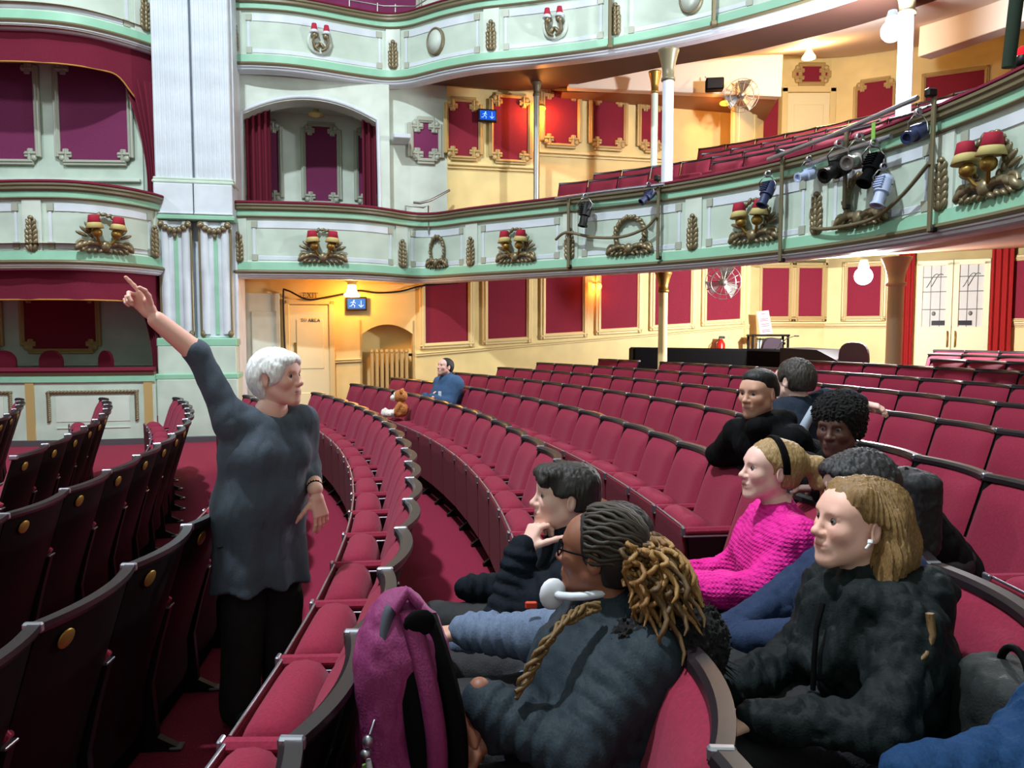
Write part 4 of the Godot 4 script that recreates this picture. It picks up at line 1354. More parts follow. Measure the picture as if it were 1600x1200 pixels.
func build_seats() -> void:
	var d := seat_parts()
	var A := make_seat("", d, false, false)
	var B := make_seat("", d, true, false)
	var C := make_seat("", d, false, true)
	var used := [false, false, false]
	# [rim radius, height of the rim, far end (d), near end (d), phase (arc length of a joint), phrase, discs, occupied d list]
	var rows := [
		[14.21, 0.92, 9.5, 1.05, 0.0, "the dark-backed row beside the pointing woman", true, [], -15.41, 1.93],
		[12.60, 0.92, 9.2, 2.75, 0.84, "the second dark-backed row", true, []],
		[11.86, 0.92, 9.0, 4.5, 0.30, "the third dark-backed row", true, []],
		[11.05, 0.92, 8.9, 5.6, 0.30, "the leftmost dark-backed row", true, []],
		[15.06, 0.92, 10.05, 0.85, -0.045, "the row facing the pointing woman", false, [], -15.41, 1.93],
		[15.12, 0.945, 11.2, 0.95, 0.02, "the braided woman's row", false, [1.8, 2.28, 2.7]],
		[15.99, 0.985, 12.05, 1.2, -0.05, "the pink jumper row", false, [1.38, 1.95, 2.42, 2.85, 3.5, 9.95]],
		[16.86, 1.055, 12.5, 2.3, 0.0, "the first row behind the pink jumper", false, [3.28, 3.78, 4.3]],
		[17.73, 1.115, 12.85, 3.4, 0.1, "the second row behind the pink jumper", false, []],
		[18.60, 1.17, 13.15, 4.4, 0.2, "the third row behind the pink jumper", false, []],
		[19.47, 1.235, 13.35, 5.4, 0.1, "the fourth row behind the pink jumper", false, []],
		[20.34, 1.305, 10.5, 6.3, 0.0, "the fifth row behind the pink jumper", false, []],
		[21.20, 1.36, 9.9, 7.2, 0.1, "the third row from the rear doors", false, []],
		[22.10, 1.40, 10.6, 8.0, 0.2, "the second row from the rear doors", false, []],
		[22.95, 1.43, 11.6, 8.8, 0.1, "the row nearest the rear doors", false, []]]
	for r in rows:
		var R: float = r[0]
		var pitch := W / R
		var ph: float = r[4] / R
		var cx: float = r[8] if r.size() > 8 else ROWX
		var cd: float = r[9] if r.size() > 8 else ROWD
		var a_far := asin((r[2] - cd) / R)
		var a_near := asin((r[3] - cd) / R)
		var k1 := int(floor((a_far - ph) / pitch))
		var n := 0
		while true:
			var a := ph + (k1 - n - 0.5) * pitch
			if a < a_near or n > 23:
				break
			var pos := Vector3(cx + R * cos(a), r[1] - 0.92, -(cd + R * sin(a)))
			n += 1
			if clash(pos):
				continue
			n -= 1
			var occ := false
			for e in r[7]:
				if absf(-pos.z - e) < 0.24:
					occ = true
			var label: String = "red folding seat, %s from the far end of %s" % [ORD[n], r[5]]
			var v := 2 if occ else (1 if r[6] else 0)
			var o: Node3D = [A, B, C][v]
			if used[v]:
				o = dup(o, label, pos, a)
			else:
				used[v] = true
				o.position = pos
				o.rotation.y = a
				o.set_meta("label", label)
			o.set_meta("group", "red seats of " + r[5])
			n += 1
	# dress circle seats, simpler and seen only by their tops
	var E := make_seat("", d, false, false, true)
	var first := true
	var cw := 0.53
	var names := ["front", "second", "third", "rear"]
	for k in 4:
		var R := 7.35 + k * 0.8
		var hb: float = [3.20, 3.48, 3.76, 4.05][k]
		var qx := -2.43
		var cd := 5.97
		var a0 := deg_to_rad([62.0, 60.0, 56.0, 52.0][k])
		for n in 13:
			var a := a0 - n * cw / R
			var pos := P(qx + R * cos(a), hb, cd + R * sin(a))
			if clash(pos):
				continue
			var label: String = "dark red circle seat, %s from the far end of the %s row upstairs" % [ORD[n], names[k]]
			var o := E
			if not first:
				o = dup(E, label, pos, a)
			else:
				o.position = pos
				o.rotation.y = a
				o.set_meta("label", label)
				first = false
			o.set_meta("group", "red seats of the %s circle row" % names[k])

# ---------------------------------------------------------------- fittings
func iron_column(label: String, at: Vector3, h: float, r: float, m: Material, cap: Material, cap_h := 0.32) -> void:
	var o := thing("iron_column", label, "column", at, 0, "iron columns")
	var s := stn()
	lathe(s, Transform3D.IDENTITY, [Vector2(0.0, 0.0), Vector2(r * 1.5, 0.0), Vector2(r * 1.5, 0.06), Vector2(r * 1.15, 0.10), Vector2(r, 0.14), Vector2(r * 0.94, h - cap_h)], 20)
	obj("shaft", s, m, o)
	s = stn()
	lathe(s, Transform3D.IDENTITY, [Vector2(r * 0.94, h - cap_h - 0.02), Vector2(r * 1.2, h - cap_h - 0.01), Vector2(r * 1.2, h - cap_h + 0.025), Vector2(r * 0.98, h - cap_h + 0.035), Vector2(r * 1.05, h - cap_h * 0.65), Vector2(r * 1.35, h - cap_h * 0.35), Vector2(r * 1.65, h - cap_h * 0.12), Vector2(r * 1.8, h - 0.02), Vector2(r * 1.8, h), Vector2(0, h)], 20)
	obj("capital", s, cap, o)

func pendant(label: String, at: Vector3, c: Color, e: float, tall: bool, emit := 6.0) -> void:
	var o := thing("ceiling_lamp", label, "lamp", at)
	var g := glow(Color(1.0, 0.80, 0.50), emit)
	var s := stn()
	if tall:
		lathe(s, Transform3D.IDENTITY, [Vector2(0.03, 0.20), Vector2(0.11, 0.19), Vector2(0.12, 0.14), Vector2(0.075, 0.11), Vector2(0.075, 0.0)], 16)
		obj("ceiling_rose", s, M.shade_cream, o)
		s = stn()
		lathe(s, Transform3D.IDENTITY, [Vector2(0.07, 0.13), Vector2(0.08, 0.0), Vector2(0.10, -0.06), Vector2(0.135, -0.08), Vector2(0.135, -0.13), Vector2(0.0, -0.14)], 18)
		obj("glass_shade", s, g, o)
	else:
		lathe(s, Transform3D.IDENTITY, [Vector2(0.0, 0.24), Vector2(0.07, 0.235), Vector2(0.08, 0.2), Vector2(0.015, 0.19), Vector2(0.015, 0.11), Vector2(0.0, 0.11)], 14)
		obj("ceiling_rose", s, M.shade_cream, o)
		s = stn()
		lathe(s, Transform3D.IDENTITY, [Vector2(0.025, 0.13), Vector2(0.04, 0.08), Vector2(0.07, 0.02), Vector2(0.105, -0.03), Vector2(0.11, -0.06), Vector2(0.0, -0.08)], 18)
		obj("glass_shade", s, g, o)
	omni(o, Vector3(0, -0.02, 0), c, e, 0.06)

func exit_sign(label: String, T: Transform3D, w: float, h: float) -> void:
	var o := thing("exit_sign", label, "exit sign", T.origin, 0, "lit exit signs")
	o.transform = T
	var s := stn()
	bx(s, Transform3D(Basis.IDENTITY, Vector3(0, 0, 0.0)), Vector3(w, h, 0.07), 0.01)
	obj("sign_case", s, M.iron, o)
	s = stn()
	bx(s, Transform3D(Basis.IDENTITY, Vector3(0, 0, 0.036)), Vector3(w * 0.84, h * 0.72, 0.006))
	obj("lit_face", s, glow(Color(0.05, 0.30, 0.75), 1.1), o)
	# running figure and arrow
	s = stn()
	var z := 0.041
	var k := h * 0.30
	ell(s, Transform3D(Basis.IDENTITY, Vector3(-w * 0.12, k * 0.72, z)), Vector3(k * 0.17, k * 0.17, 0.003), 8, 4)
	bar(s, Vector3(-w * 0.15, k * 0.5, z), Vector3(-w * 0.18, -k * 0.1, z), k * 0.3, 0.004)
	bar(s, Vector3(-w * 0.17, -k * 0.1, z), Vector3(-w * 0.08, -k * 0.45, z), k * 0.2, 0.004)
	bar(s, Vector3(-w * 0.08, -k * 0.45, z), Vector3(-w * 0.1, -k * 0.95, z), k * 0.18, 0.004)
	bar(s, Vector3(-w * 0.18, -k * 0.1, z), Vector3(-w * 0.25, -k * 0.6, z), k * 0.2, 0.004)
	bar(s, Vector3(-w * 0.25, -k * 0.6, z), Vector3(-w * 0.34, -k * 0.62, z), k * 0.18, 0.004)
	bar(s, Vector3(-w * 0.15, k * 0.42, z), Vector3(-w * 0.04, k * 0.1, z), k * 0.15, 0.004)
	bar(s, Vector3(-w * 0.15, k * 0.42, z), Vector3(-w * 0.28, k * 0.2, z), k * 0.15, 0.004)
	obj("running_figure", s, glow(Color(0.75, 0.97, 1.0), 1.6), o)
	s = stn()
	bar(s, Vector3(w * 0.22, k * 0.8, z), Vector3(w * 0.22, -k * 0.6, z), k * 0.25, 0.004)
	for sg in [-1.0, 1.0]:
		bar(s, Vector3(w * 0.22, -k * 0.85, z), Vector3(w * 0.22 + sg * k * 0.55, -k * 0.3, z), k * 0.25, 0.004)
	obj("arrow", s, glow(Color(0.75, 0.97, 1.0), 1.6), o)

func floodlight(label: String, at: Vector3, e: float) -> void:
	var o := thing("floodlight", label, "light", at, 0, "white floodlights")
	var s := stn()
	ell(s, Transform3D.IDENTITY, Vector3(0.13, 0.13, 0.13), 20, 14)
	obj("lamp_globe", s, glow(Color(0.96, 0.98, 1.0), 14.0), o)
	s = stn()
	lathe(s, Transform3D(Basis.IDENTITY, Vector3(0, 0.12, 0)), [Vector2(0.0, 0.12), Vector2(0.05, 0.12), Vector2(0.07, 0.05), Vector2(0.075, 0.0), Vector2(0.0, 0.0)], 14)
	obj("lamp_holder", s, M.white, o)
	omni(o, Vector3.ZERO, Color(0.97, 0.98, 1.0), e, 0.12)

func fan(label: String, at: Vector3, aim: Vector3) -> void:
	var o := thing("wall_fan", label, "fan", at, 0, "caged wall fans")
	o.look_at_from_position(at, aim, Vector3.UP, true)
	var s := stn()
	for k in 14:
		var a := TAU * k / 14.0
		var pts := []
		for j in 9:
			var t := lerpf(-1.35, 1.35, j / 8.0)
			pts.append(Vector3(cos(a) * 0.28 * cos(t) , sin(a) * 0.28 * cos(t), 0.11 * sin(t)))
		tube(s, pts, 0.004, 5)
	for rr in [[0.285, 0.0], [0.2, 0.08], [0.2, -0.08]]:
		var pts := []
		for j in 29:
			pts.append(Vector3(cos(TAU * j / 28.0) * rr[0], sin(TAU * j / 28.0) * rr[0], rr[1]))
		tube(s, pts, 0.006, 5, false)
	obj("wire_cage", s, M.grey_metal, o)
	s = stn()
	lathe(s, Transform3D(Basis(Vector3.RIGHT, PI / 2), Vector3.ZERO), [Vector2(0.0, 0.10), Vector2(0.05, 0.09), Vector2(0.07, 0.02), Vector2(0.075, -0.1), Vector2(0.0, -0.18)], 14)
	obj("motor_hub", s, M.grey_metal, o)
	for k in 3:
		s = stn()
		var T := Transform3D(Basis(Vector3.BACK, TAU * k / 3.0), Vector3.ZERO)
		for side in 2:
			grid(s, 5, 5, func(u: float, v: float) -> Vector3:
				return T * Vector3(lerpf(-0.05, 0.11, u) * (0.5 + v), lerpf(0.06, 0.25, v), 0.05 * (u - 0.5) + 0.004 * side), 1 + side, side == 1)
		obj("fan_blade", s, M.grey_metal, o)
	s = stn()
	tube(s, [Vector3(0, 0, -0.1), Vector3(0, 0.1, -0.22), Vector3(0, 0.3, -0.25)], 0.015, 7)
	obj("bracket", s, M.grey_metal, o)

func lantern(label: String, at: Vector3, aim: Vector3, m: Material, sc := 1.0) -> void:
	# stage lantern: yoke, body, lens tube
	var o := thing("stage_lantern", label, "stage light", at, 0, "stage lights on the circle front")
	var s := stn()
	var T := Transform3D.IDENTITY.looking_at(aim, Vector3.UP, true)
	lathe(s, T * Transform3D(Basis(Vector3.RIGHT, PI / 2), Vector3.ZERO), [Vector2(0.0, -0.16 * sc), Vector2(0.06 * sc, -0.15 * sc), Vector2(0.085 * sc, -0.10 * sc), Vector2(0.085 * sc, 0.05 * sc), Vector2(0.06 * sc, 0.06 * sc), Vector2(0.06 * sc, 0.19 * sc), Vector2(0.075 * sc, 0.19 * sc), Vector2(0.075 * sc, 0.21 * sc), Vector2(0.05 * sc, 0.21 * sc), Vector2(0.045 * sc, 0.17 * sc), Vector2(0.0, 0.17 * sc)], 14, false)
	obj("lamp_body", s, m, o)
	s = stn()
	for k in 5:
		bx(s, T * Transform3D(Basis.IDENTITY, Vector3(0, 0.09 * sc, (-0.10 + k * 0.03) * sc)), Vector3(0.11 * sc, 0.02 * sc, 0.012 * sc))
	obj("cooling_fins", s, m, o)
	s = stn()
	tube(s, [T * Vector3(-0.11 * sc, 0, -0.03 * sc), Vector3(-0.11 * sc, 0.12 * sc, 0), Vector3(-0.05 * sc, 0.2 * sc, 0), Vector3(0.05 * sc, 0.2 * sc, 0), Vector3(0.11 * sc, 0.12 * sc, 0), T * Vector3(0.11 * sc, 0, -0.03 * sc)], 0.009 * sc, 6)
	obj("yoke", s, M.grey_metal, o)
	s = stn()
	lathe(s, Transform3D(Basis(Vector3.RIGHT, PI / 2), Vector3(0, 0.235 * sc, 0)), [Vector2(0.028 * sc, 0.025), Vector2(0.042 * sc, 0.025), Vector2(0.042 * sc, -0.025), Vector2(0.028 * sc, -0.025)], 10)
	obj("hook_clamp", s, M.steel, o)

func rail_post(label: String, x: float, d: float, h0: float, h1: float, bracket: bool) -> void:
	var s0 := near_s(path_low, x, d)
	var o := thing("bracket_post", label, "bracket post", Vector3.ZERO, 0, "bracket posts of the lighting bars")
	o.transform = at_s(path_low, s0, 0.0, 0.0)
	var s := stn()
	bx(s, Transform3D(Basis.IDENTITY, Vector3(0, (h0 + h1) / 2, 0.145)), Vector3(0.045, h1 - h0, 0.03), 0.006)
	obj("flat_post", s, M.olive, o)
	s = stn()
	bx(s, Transform3D(Basis.IDENTITY, Vector3(0, h0 + 0.02, 0.115)), Vector3(0.07, 0.05, 0.06), 0.01)
	obj("clamp", s, M.iron, o)
	if bracket:
		s = stn()
		bx(s, Transform3D(Basis.IDENTITY, Vector3(0, h1, 0.18)), Vector3(0.07, 0.08, 0.10), 0.015)
		obj("clamp", s, M.iron, o)

func swag(label: String, pts: Array, r: float, m: Material) -> void:
	var c := Curve3D.new()
	for i in pts.size():
		var a: Vector3 = pts[maxi(i - 1, 0)]
		var b: Vector3 = pts[mini(i + 1, pts.size() - 1)]
		var t := (b - a) / 6.0
		c.add_point(pts[i], -t, t)
	c.bake_interval = 0.05
	var bk := Array(c.get_baked_points())
	var s := stn()
	tube(s, bk, r, 7)
	tag(obj("cable", s, m), label, "cable")

func front_pt(x: float, d: float, h: float, off: float) -> Vector3:
	return at_s(path_low, near_s(path_low, x, d), h, off).origin

func build_details() -> void:
	# columns
	iron_column("pale stalls column with a gilt capital rising in front of the black desk", P(2.39, 0.3, 12.0), 2.33, 0.075, M.yellow_frame, M.brass, 0.3)
	iron_column("stout olive stalls column beside the bright floodlight and red drape", P(5.05, 0.42, 10.0), 2.25, 0.105, M.column, M.column, 0.36)
	iron_column("thin grey circle column left of the yellow wall lamp", P(0.43, 3.0, 13.5), 3.04, 0.055, M.grey_metal, M.olive, 0.22)
	iron_column("white circle column with gold capital rising behind the velvet rail", P(2.26, 3.0, 11.2), 2.75, 0.085, M.white, M.olive, 0.42)
	iron_column("thin pale circle column just left of the big white one", P(2.40, 3.2, 13.0), 2.85, 0.06, M.pale, M.brass, 0.34)
	iron_column("white circle column holding the bright floodlight", P(4.97, 3.2, 9.8), 2.90, 0.095, M.white, M.olive, 0.42)
	# lamps
	pendant("glowing yellow ceiling lamp over the stalls door", P(-2.72, 2.42, 12.9), Color(1.0, 0.66, 0.28), 2.6, true, 9.0)
	pendant("glowing yellow bell lamp hanging before the circle back wall", P(4.86, 6.22, 12.7), Color(1.0, 0.78, 0.48), 5.0, false, 9.0)
	var k := 0
	for w in [[wp(2.43, 2.55, 0.14), "pair of glowing bulbs under the circle between two red panels", 0.55], [wp(1.3, 5.72, 0.25), "oval yellow lamp beside the thin grey circle column", 2.2], [P(3.86, 5.83, 14.0), "small oval yellow lamp over the far circle door", 0.9]]:
		var o := thing("wall_lamp", w[1], "lamp", w[0], 0.2)
		var s := stn()
		if k == 0:
			for sg in [-1.0, 1.0]:
				s = stn()
				ell(s, Transform3D(Basis.IDENTITY, Vector3(sg * 0.07, 0, 0.0)), Vector3(0.032, 0.055, 0.032), 10, 7)
				obj("light_bulb", s, glow(Color(1.0, 0.66, 0.3), 7.0), o)
			s = stn()
			tube(s, [Vector3(-0.07, 0.07, 0.0), Vector3(0, 0.05, -0.09), Vector3(0.07, 0.07, 0.0)], 0.012, 6)
			obj("bracket", s, M.brass, o)
			omni(o, Vector3(0, 0, 0.05), Color(1.0, 0.55, 0.25), w[2], 0.05)
		else:
			ell(s, Transform3D.IDENTITY, Vector3(0.10, 0.045, 0.09), 14, 8)
			obj("glass_bowl", s, glow(Color(1.0, 0.62, 0.2), 6.0), o)
			s = stn()
			lathe(s, Transform3D(Basis.IDENTITY, Vector3(0, 0.03, 0)), [Vector2(0.075, 0.0), Vector2(0.075, 0.03), Vector2(0.0, 0.04)], 14)
			obj("lamp_base", s, M.brass, o)
			omni(o, Vector3.ZERO, Color(1.0, 0.62, 0.28), w[2], 0.05)
		k += 1
	floodlight("dazzling white floodlight under the circle beside the olive column", P(5.22, 2.52, 11.3), 42.0)
	floodlight("dazzling white floodlight on the upper column of the circle", P(4.62, 5.34, 9.45), 32.0)
	exit_sign("blue-green exit sign on the stalls wall beside the ceiling lamp", Transform3D(wbasis(), wp(-2.0, 2.19, 0.10)), 0.36, 0.24)
	exit_sign("blue exit sign high on the circle wall left of the thin column", Transform3D(wbasis(), wp(0.35, 5.57, 0.12)), 0.34, 0.22)
	# stalls door, pale leaf, cable
	var o := thing("door_3", "cream stalls door with small lettering under the dark sagging cable", "door", wp(-3.13, 0.0, 0.0), 0, "", "structure")
	o.transform = Transform3D(wbasis(), wp(-3.13, 0.0, 0.0))
	var s := stn()
	bx(s, Transform3D(Basis.IDENTITY, Vector3(0.32, 1.08, 0.02)), Vector3(0.66, 2.16, 0.05), 0.006)
	obj("door_leaf", s, M.door, o)
	for r in [[1.17, 2.04], [0.25, 0.75]]:
		s = stn()
		bx(s, Transform3D(Basis.IDENTITY, Vector3(0.33, (r[0] + r[1]) / 2 - 0.12, 0.046)), Vector3(0.46, r[1] - r[0], 0.02), 0.008)
		obj("door_panel", s, M.door, o)
	s = stn()
	for x in [-0.06, 0.70]:
		bx(s, Transform3D(Basis.IDENTITY, Vector3(x, 1.1, 0.03)), Vector3(0.10, 2.3, 0.09), 0.012)
	bx(s, Transform3D(Basis.IDENTITY, Vector3(0.32, 2.22, 0.03)), Vector3(0.86, 0.10, 0.09), 0.012)
	obj("door_frame", s, M.yellow_frame, o)
	s = stn()
	bx(s, Transform3D(Basis.IDENTITY, Vector3(0.08, 1.38, 0.05)), Vector3(0.045, 0.26, 0.02), 0.004)
	obj("push_plate", s, M.brass, o)
	lettering("TO AREA", Transform3D(Basis.IDENTITY, Vector3(0.34, 1.90, 0.064)), 0.055, M.cable, o)
	lettering("EXIT", Transform3D(Basis.IDENTITY, Vector3(0.34, 2.33, 0.03)), 0.085, M.cable, o)
	var leaf := thing("door_4", "pale panelled door leaf folded back beside the pilaster", "door", wp(-3.85, 0, 0.04), 0, "", "structure")
	leaf.transform = Transform3D(wbasis(), wp(-3.9, 0.0, 0.04))
	s = stn()
	bx(s, Transform3D(Basis.IDENTITY, Vector3(0.30, 1.18, 0.0)), Vector3(0.60, 2.36, 0.05), 0.006)
	obj("door_leaf", s, M.pale, leaf)
	s = stn()
	bx(s, Transform3D(Basis.IDENTITY, Vector3(0.34, 1.3, 0.03)), Vector3(0.42, 1.5, 0.02), 0.008)
	obj("door_panel", s, M.pale, leaf)
	swag("black cable sagging along the top of the stalls door wall", [wp(-3.22, 1.2, 0.14), wp(-3.23, 2.3, 0.14), wp(-3.17, 2.41, 0.13), wp(-2.84, 2.26, 0.12), wp(-2.51, 2.30, 0.12), wp(-2.18, 2.37, 0.14), wp(-1.96, 2.42, 0.1), wp(-1.63, 2.39, 0.08), wp(-1.23, 2.42, 0.08), wp(-0.83, 2.52, 0.12), wp(-0.2, 2.58, 0.14)], 0.016, M.cable)
	var rk := thing("leaflet_rack", "narrow rack of coloured leaflets on the edge of the pilaster by the pale door", "rack", wp(-3.99, 0, 0))
	rk.transform = Transform3D(wbasis(), wp(-3.93, 1.35, 0.22))
	s = stn()
	bx(s, Transform3D(Basis.IDENTITY, Vector3(0, 0.55, 0)), Vector3(0.10, 1.2, 0.05), 0.006)
	obj("rack_back", s, M.wood_dark, rk)
	for c in 5:
		s = stn()
		bx(s, Transform3D(Basis(Vector3.RIGHT, 0.12), Vector3(0, 0.08 + c * 0.23, 0.045)), Vector3(0.09, 0.19, 0.012), 0.003)
		obj("leaflet", s, mat([Color(0.72, 0.55, 0.30), Color(0.80, 0.66, 0.42), Color(0.85, 0.85, 0.88), Color(0.62, 0.60, 0.72), Color(0.80, 0.80, 0.84)][c], 0.6), rk)
	# radiators
	radiator("old beige column radiator in the arched niche", Transform3D(wbasis(), wp(-1.78, 0.25, -0.12)), 8, 0.71, 1.13, M.goldframe)
	radiator("low cream radiator under the small shelf at the back corner", Transform3D(rear_T(1, 0.05, 0.75).basis, P(4.80, 0.95, 14.9)), 9, 0.52, 0.62, M.pale)
	var sh := thing("hall_table", "small dark table over the corner radiator carrying a white notice", "table", P(4.98, 0.55, 14.72))
	s = stn()
	bx(s, Transform3D(Basis.IDENTITY, Vector3(0, 1.08, 0)), Vector3(0.74, 0.04, 0.35), 0.01)
	obj("table_top", s, M.wood_dark, sh)
	for x in [-0.34, 0.34]:
		for z in [-0.14, 0.14]:
			s = stn()
			bx(s, Transform3D(Basis.IDENTITY, Vector3(x, 0.53, z)), Vector3(0.04, 1.08, 0.04), 0.006)
			obj("leg", s, M.wood_dark, sh)
	var po := thing("notice_board", "white printed notice leaning back on the small dark table", "notice", P(4.95, 1.655, 14.72))
	po.rotation = Vector3(-0.18, 0.1, 0.12)
	s = stn()
	bx(s, Transform3D(Basis.IDENTITY, Vector3(0, 0.23, 0)), Vector3(0.25, 0.46, 0.012), 0.003)
	obj("card", s, mat(Color(0.86, 0.78, 0.78), 0.7), po)
	s = stn()
	for yy in [0.40, 0.30, 0.27, 0.20, 0.16, 0.08, 0.05]:
		bx(s, Transform3D(Basis.IDENTITY, Vector3(0.0, yy, 0.008)), Vector3(0.17 if yy < 0.35 else 0.08, 0.016, 0.003))
	obj("print_line", s, mat(Color(0.55, 0.42, 0.45), 0.8), po)
	# fire extinguisher
	var fe := thing("fire_extinguisher", "red fire extinguisher on the yellow wall behind the desk", "extinguisher", P(4.08, 1.06, 14.78))
	s = stn()
	lathe(s, Transform3D.IDENTITY, [Vector2(0.0, 0.0), Vector2(0.08, 0.0), Vector2(0.085, 0.03), Vector2(0.085, 0.40), Vector2(0.05, 0.47), Vector2(0.025, 0.50), Vector2(0.0, 0.50)], 14)
	obj("cylinder", s, mat(Color(0.75, 0.12, 0.08), 0.35), fe)
	s = stn()
	bx(s, Transform3D(Basis.IDENTITY, Vector3(0.02, 0.53, 0)), Vector3(0.12, 0.05, 0.03), 0.008)
	tube(s, [Vector3(-0.03, 0.51, 0), Vector3(-0.11, 0.42, 0.02), Vector3(-0.10, 0.2, 0.05)], 0.012, 6)
	obj("valve_hose", s, M.iron, fe)
	# black desk
	var dk := thing("control_desk", "long black draped desk behind the last stalls rows", "desk", Vector3.ZERO)
	s = stn()
	bar(s, P(2.05, 0.93, 13.05), P(4.2, 0.90, 13.0), 0.6, 1.0, 0.03)
	bar(s, P(4.1, 0.91, 13.0), P(4.75, 0.90, 12.2), 0.6, 1.0, 0.03)
	obj("black_drape", s, M.black, dk)
	s = stn()
	s.set_smooth_group(-1)
	extrude(s, Transform3D(Basis(Vector3(0.55, 0, 0.83).normalized(), Vector3.UP, Vector3(-0.83, 0, 0.55).normalized()), P(4.9, 0, 11.75)), [Vector2(-0.6, 0.4), Vector2(0.42, 0.4), Vector2(0.42, 1.26), Vector2(0.06, 1.42), Vector2(-0.6, 1.44)], 0.7)
	obj("sloped_lid", s, mat(Color(0.03, 0.03, 0.04), 0.6), dk)
	var mc := thing("desk_lamp", "thin gooseneck lamp curving up from the black desk", "lamp", P(4.42, 1.40, 12.6))
	s = stn()
	tube(s, [Vector3(0, 0, 0), Vector3(0.06, 0.10, 0), Vector3(0.16, 0.19, 0), Vector3(0.30, 0.23, 0)], 0.008, 6)
	obj("gooseneck", s, M.iron, mc)
	s = stn()
	bar(s, Vector3(0.28, 0.228, 0), Vector3(0.36, 0.225, 0), 0.03, 0.025, 0.006)
	bx(s, Transform3D(Basis.IDENTITY, Vector3(0, 0.01, 0)), Vector3(0.07, 0.02, 0.07), 0.006)
	obj("lamp_head", s, M.iron, mc)
	office_chair("dark office chair with a rounded back left of the olive column", P(5.25, 0.5, 11.4), -0.7)
	office_chair("dark round-backed chair half hidden behind the black desk", P(4.62, 0.55, 14.0), 0.3)
	# rear doors and red drapes
	rear_doors()
	# fans, loudspeaker
	fan("caged wall fan on the circle bulkhead", P(4.03, 5.83, 13.55), P(1.5, 4.8, 5.0))
	fan("caged fan tucked under the circle by the pale column", P(3.50, 2.52, 12.6), P(2.0, 1.4, 6.0))
	var sp := thing("loudspeaker", "small black loudspeaker on the circle bulkhead", "loudspeaker", P(3.52, 5.98, 13.45), -0.15)
	s = stn()
	bx(s, Transform3D.IDENTITY, Vector3(0.30, 0.20, 0.2), 0.015)
	obj("cabinet", s, M.black, sp)
	s = stn()
	bx(s, Transform3D(Basis.IDENTITY, Vector3(0, 0, 0.105)), Vector3(0.26, 0.17, 0.012), 0.004)
	obj("grille", s, M.iron, sp)
	s = stn()
	tube(s, [Vector3(-0.1, 0.09, -0.08), Vector3(-0.14, 0.2, -0.16)], 0.012, 6)
	obj("bracket", s, M.white, sp)
	# little ledge and hand rails beside the arched box
	s = stn()
	wbox(s, -1.34, -1.05, 5.02, 5.10, -0.05, 0.42, 0.012)
	tag(obj("box_ledge", s, M.white), "short white ledge jutting out beside the arched box", "ledge")
	var hr := thing("hand_rail", "bent steel hand rail on the white pier by the arched box", "hand rail", Vector3.ZERO)
	s = stn()
	tube(s, [wp(-1.02, 3.93, 0.45), wp(-0.90, 3.92, 0.45), wp(-0.72, 3.98, 0.40), wp(-0.36, 4.2, 0.25)], 0.022, 8)
	obj("rail_bar", s, M.grey_metal, hr)
	s = stn()
	tube(s, [wp(-1.16, 3.4, 0.5), wp(-1.16, 3.86, 0.5), wp(-0.85, 3.84, 0.5), wp(-0.76, 3.88, 0.48), wp(-0.76, 3.4, 0.48)], 0.016, 8)
	obj("lower_loop", s, M.grey_metal, hr)
	var ur := thing("hand_rail", "thin steel guard rail above the upper circle recess", "hand rail", Vector3.ZERO)
	s = stn()
	tube(s, [P(-2.75, 7.29, 13.18), P(-2.2, 7.27, 13.36), P(-1.65, 7.24, 13.3), P(-1.1, 7.42, 13.0)], 0.012, 7)
	obj("rail_bar", s, M.grey_metal, ur)
	for x in [[-2.75, 13.18], [-2.3, 13.32], [-2.0, 13.36]]:
		s = stn()
		tube(s, [P(x[0], 7.10, x[1]), P(x[0], 7.30, x[1])], 0.016, 7)
		obj("rail_post", s, M.grey_metal, ur)
	# lighting bars on the circle front
	rail_post("flat brown bracket post over the bronze leaf drop", 0.93, 11.6, 2.66, 3.74, false)
	rail_post("flat brown bracket post right of the large draped wreath", 2.13, 10.68, 2.70, 3.80, true)
	rail_post("clamped bracket post at the lower end of the long bar", 3.30, 9.1, 2.52, 3.78, true)
	rail_post("short bracket post at the middle of the long bar", 3.66, 8.2, 3.0, 3.82, false)
	rail_post("tall bracket post right of the stage lamp cluster", 3.95, 7.0, 2.60, 3.84, true)
	var bars := [[[front_pt(0.75, 11.7, 3.70, 0.19), front_pt(1.5, 11.25, 3.71, 0.23), front_pt(2.22, 10.6, 3.70, 0.19)], "steel lighting bar along the rail above the draped wreath"], [[front_pt(3.22, 9.25, 3.74, 0.2), front_pt(3.64, 8.3, 3.78, 0.25), front_pt(3.93, 7.15, 3.84, 0.2)], "long steel lighting bar along the rail above the stage lamps"], [[front_pt(3.48, 8.7, 3.56, 0.2), front_pt(3.72, 8.0, 3.58, 0.22), front_pt(3.86, 7.5, 3.58, 0.2)], "short steel bar holding the cluster of stage lamps"]]
	for b in bars:
		s = stn()
		tube(s, b[0], 0.024, 10)
		tag(obj("lighting_bar", s, M.steel), b[1], "lighting bar", "lighting bars")
	var blue := mat(Color(0.16, 0.20, 0.34), 0.5)
	var pale_blue := mat(Color(0.68, 0.74, 0.86), 0.5)
	lantern("dark stage lamp hanging straight down under the first lighting bar", front_pt(1.22, 11.42, 3.44, 0.24), Vector3(-0.2, -1, 0.1), M.iron, 1.0)
	lantern("small dark stage lamp at the right end of the first bar", front_pt(2.05, 10.75, 3.56, 0.24), Vector3(-0.7, -0.6, 0.3), blue, 0.7)
	lantern("blue stage lamp clamped to the post left of the cluster", front_pt(3.24, 9.2, 3.34, 0.26), Vector3(-0.5, -1, 0.3), blue, 0.9)
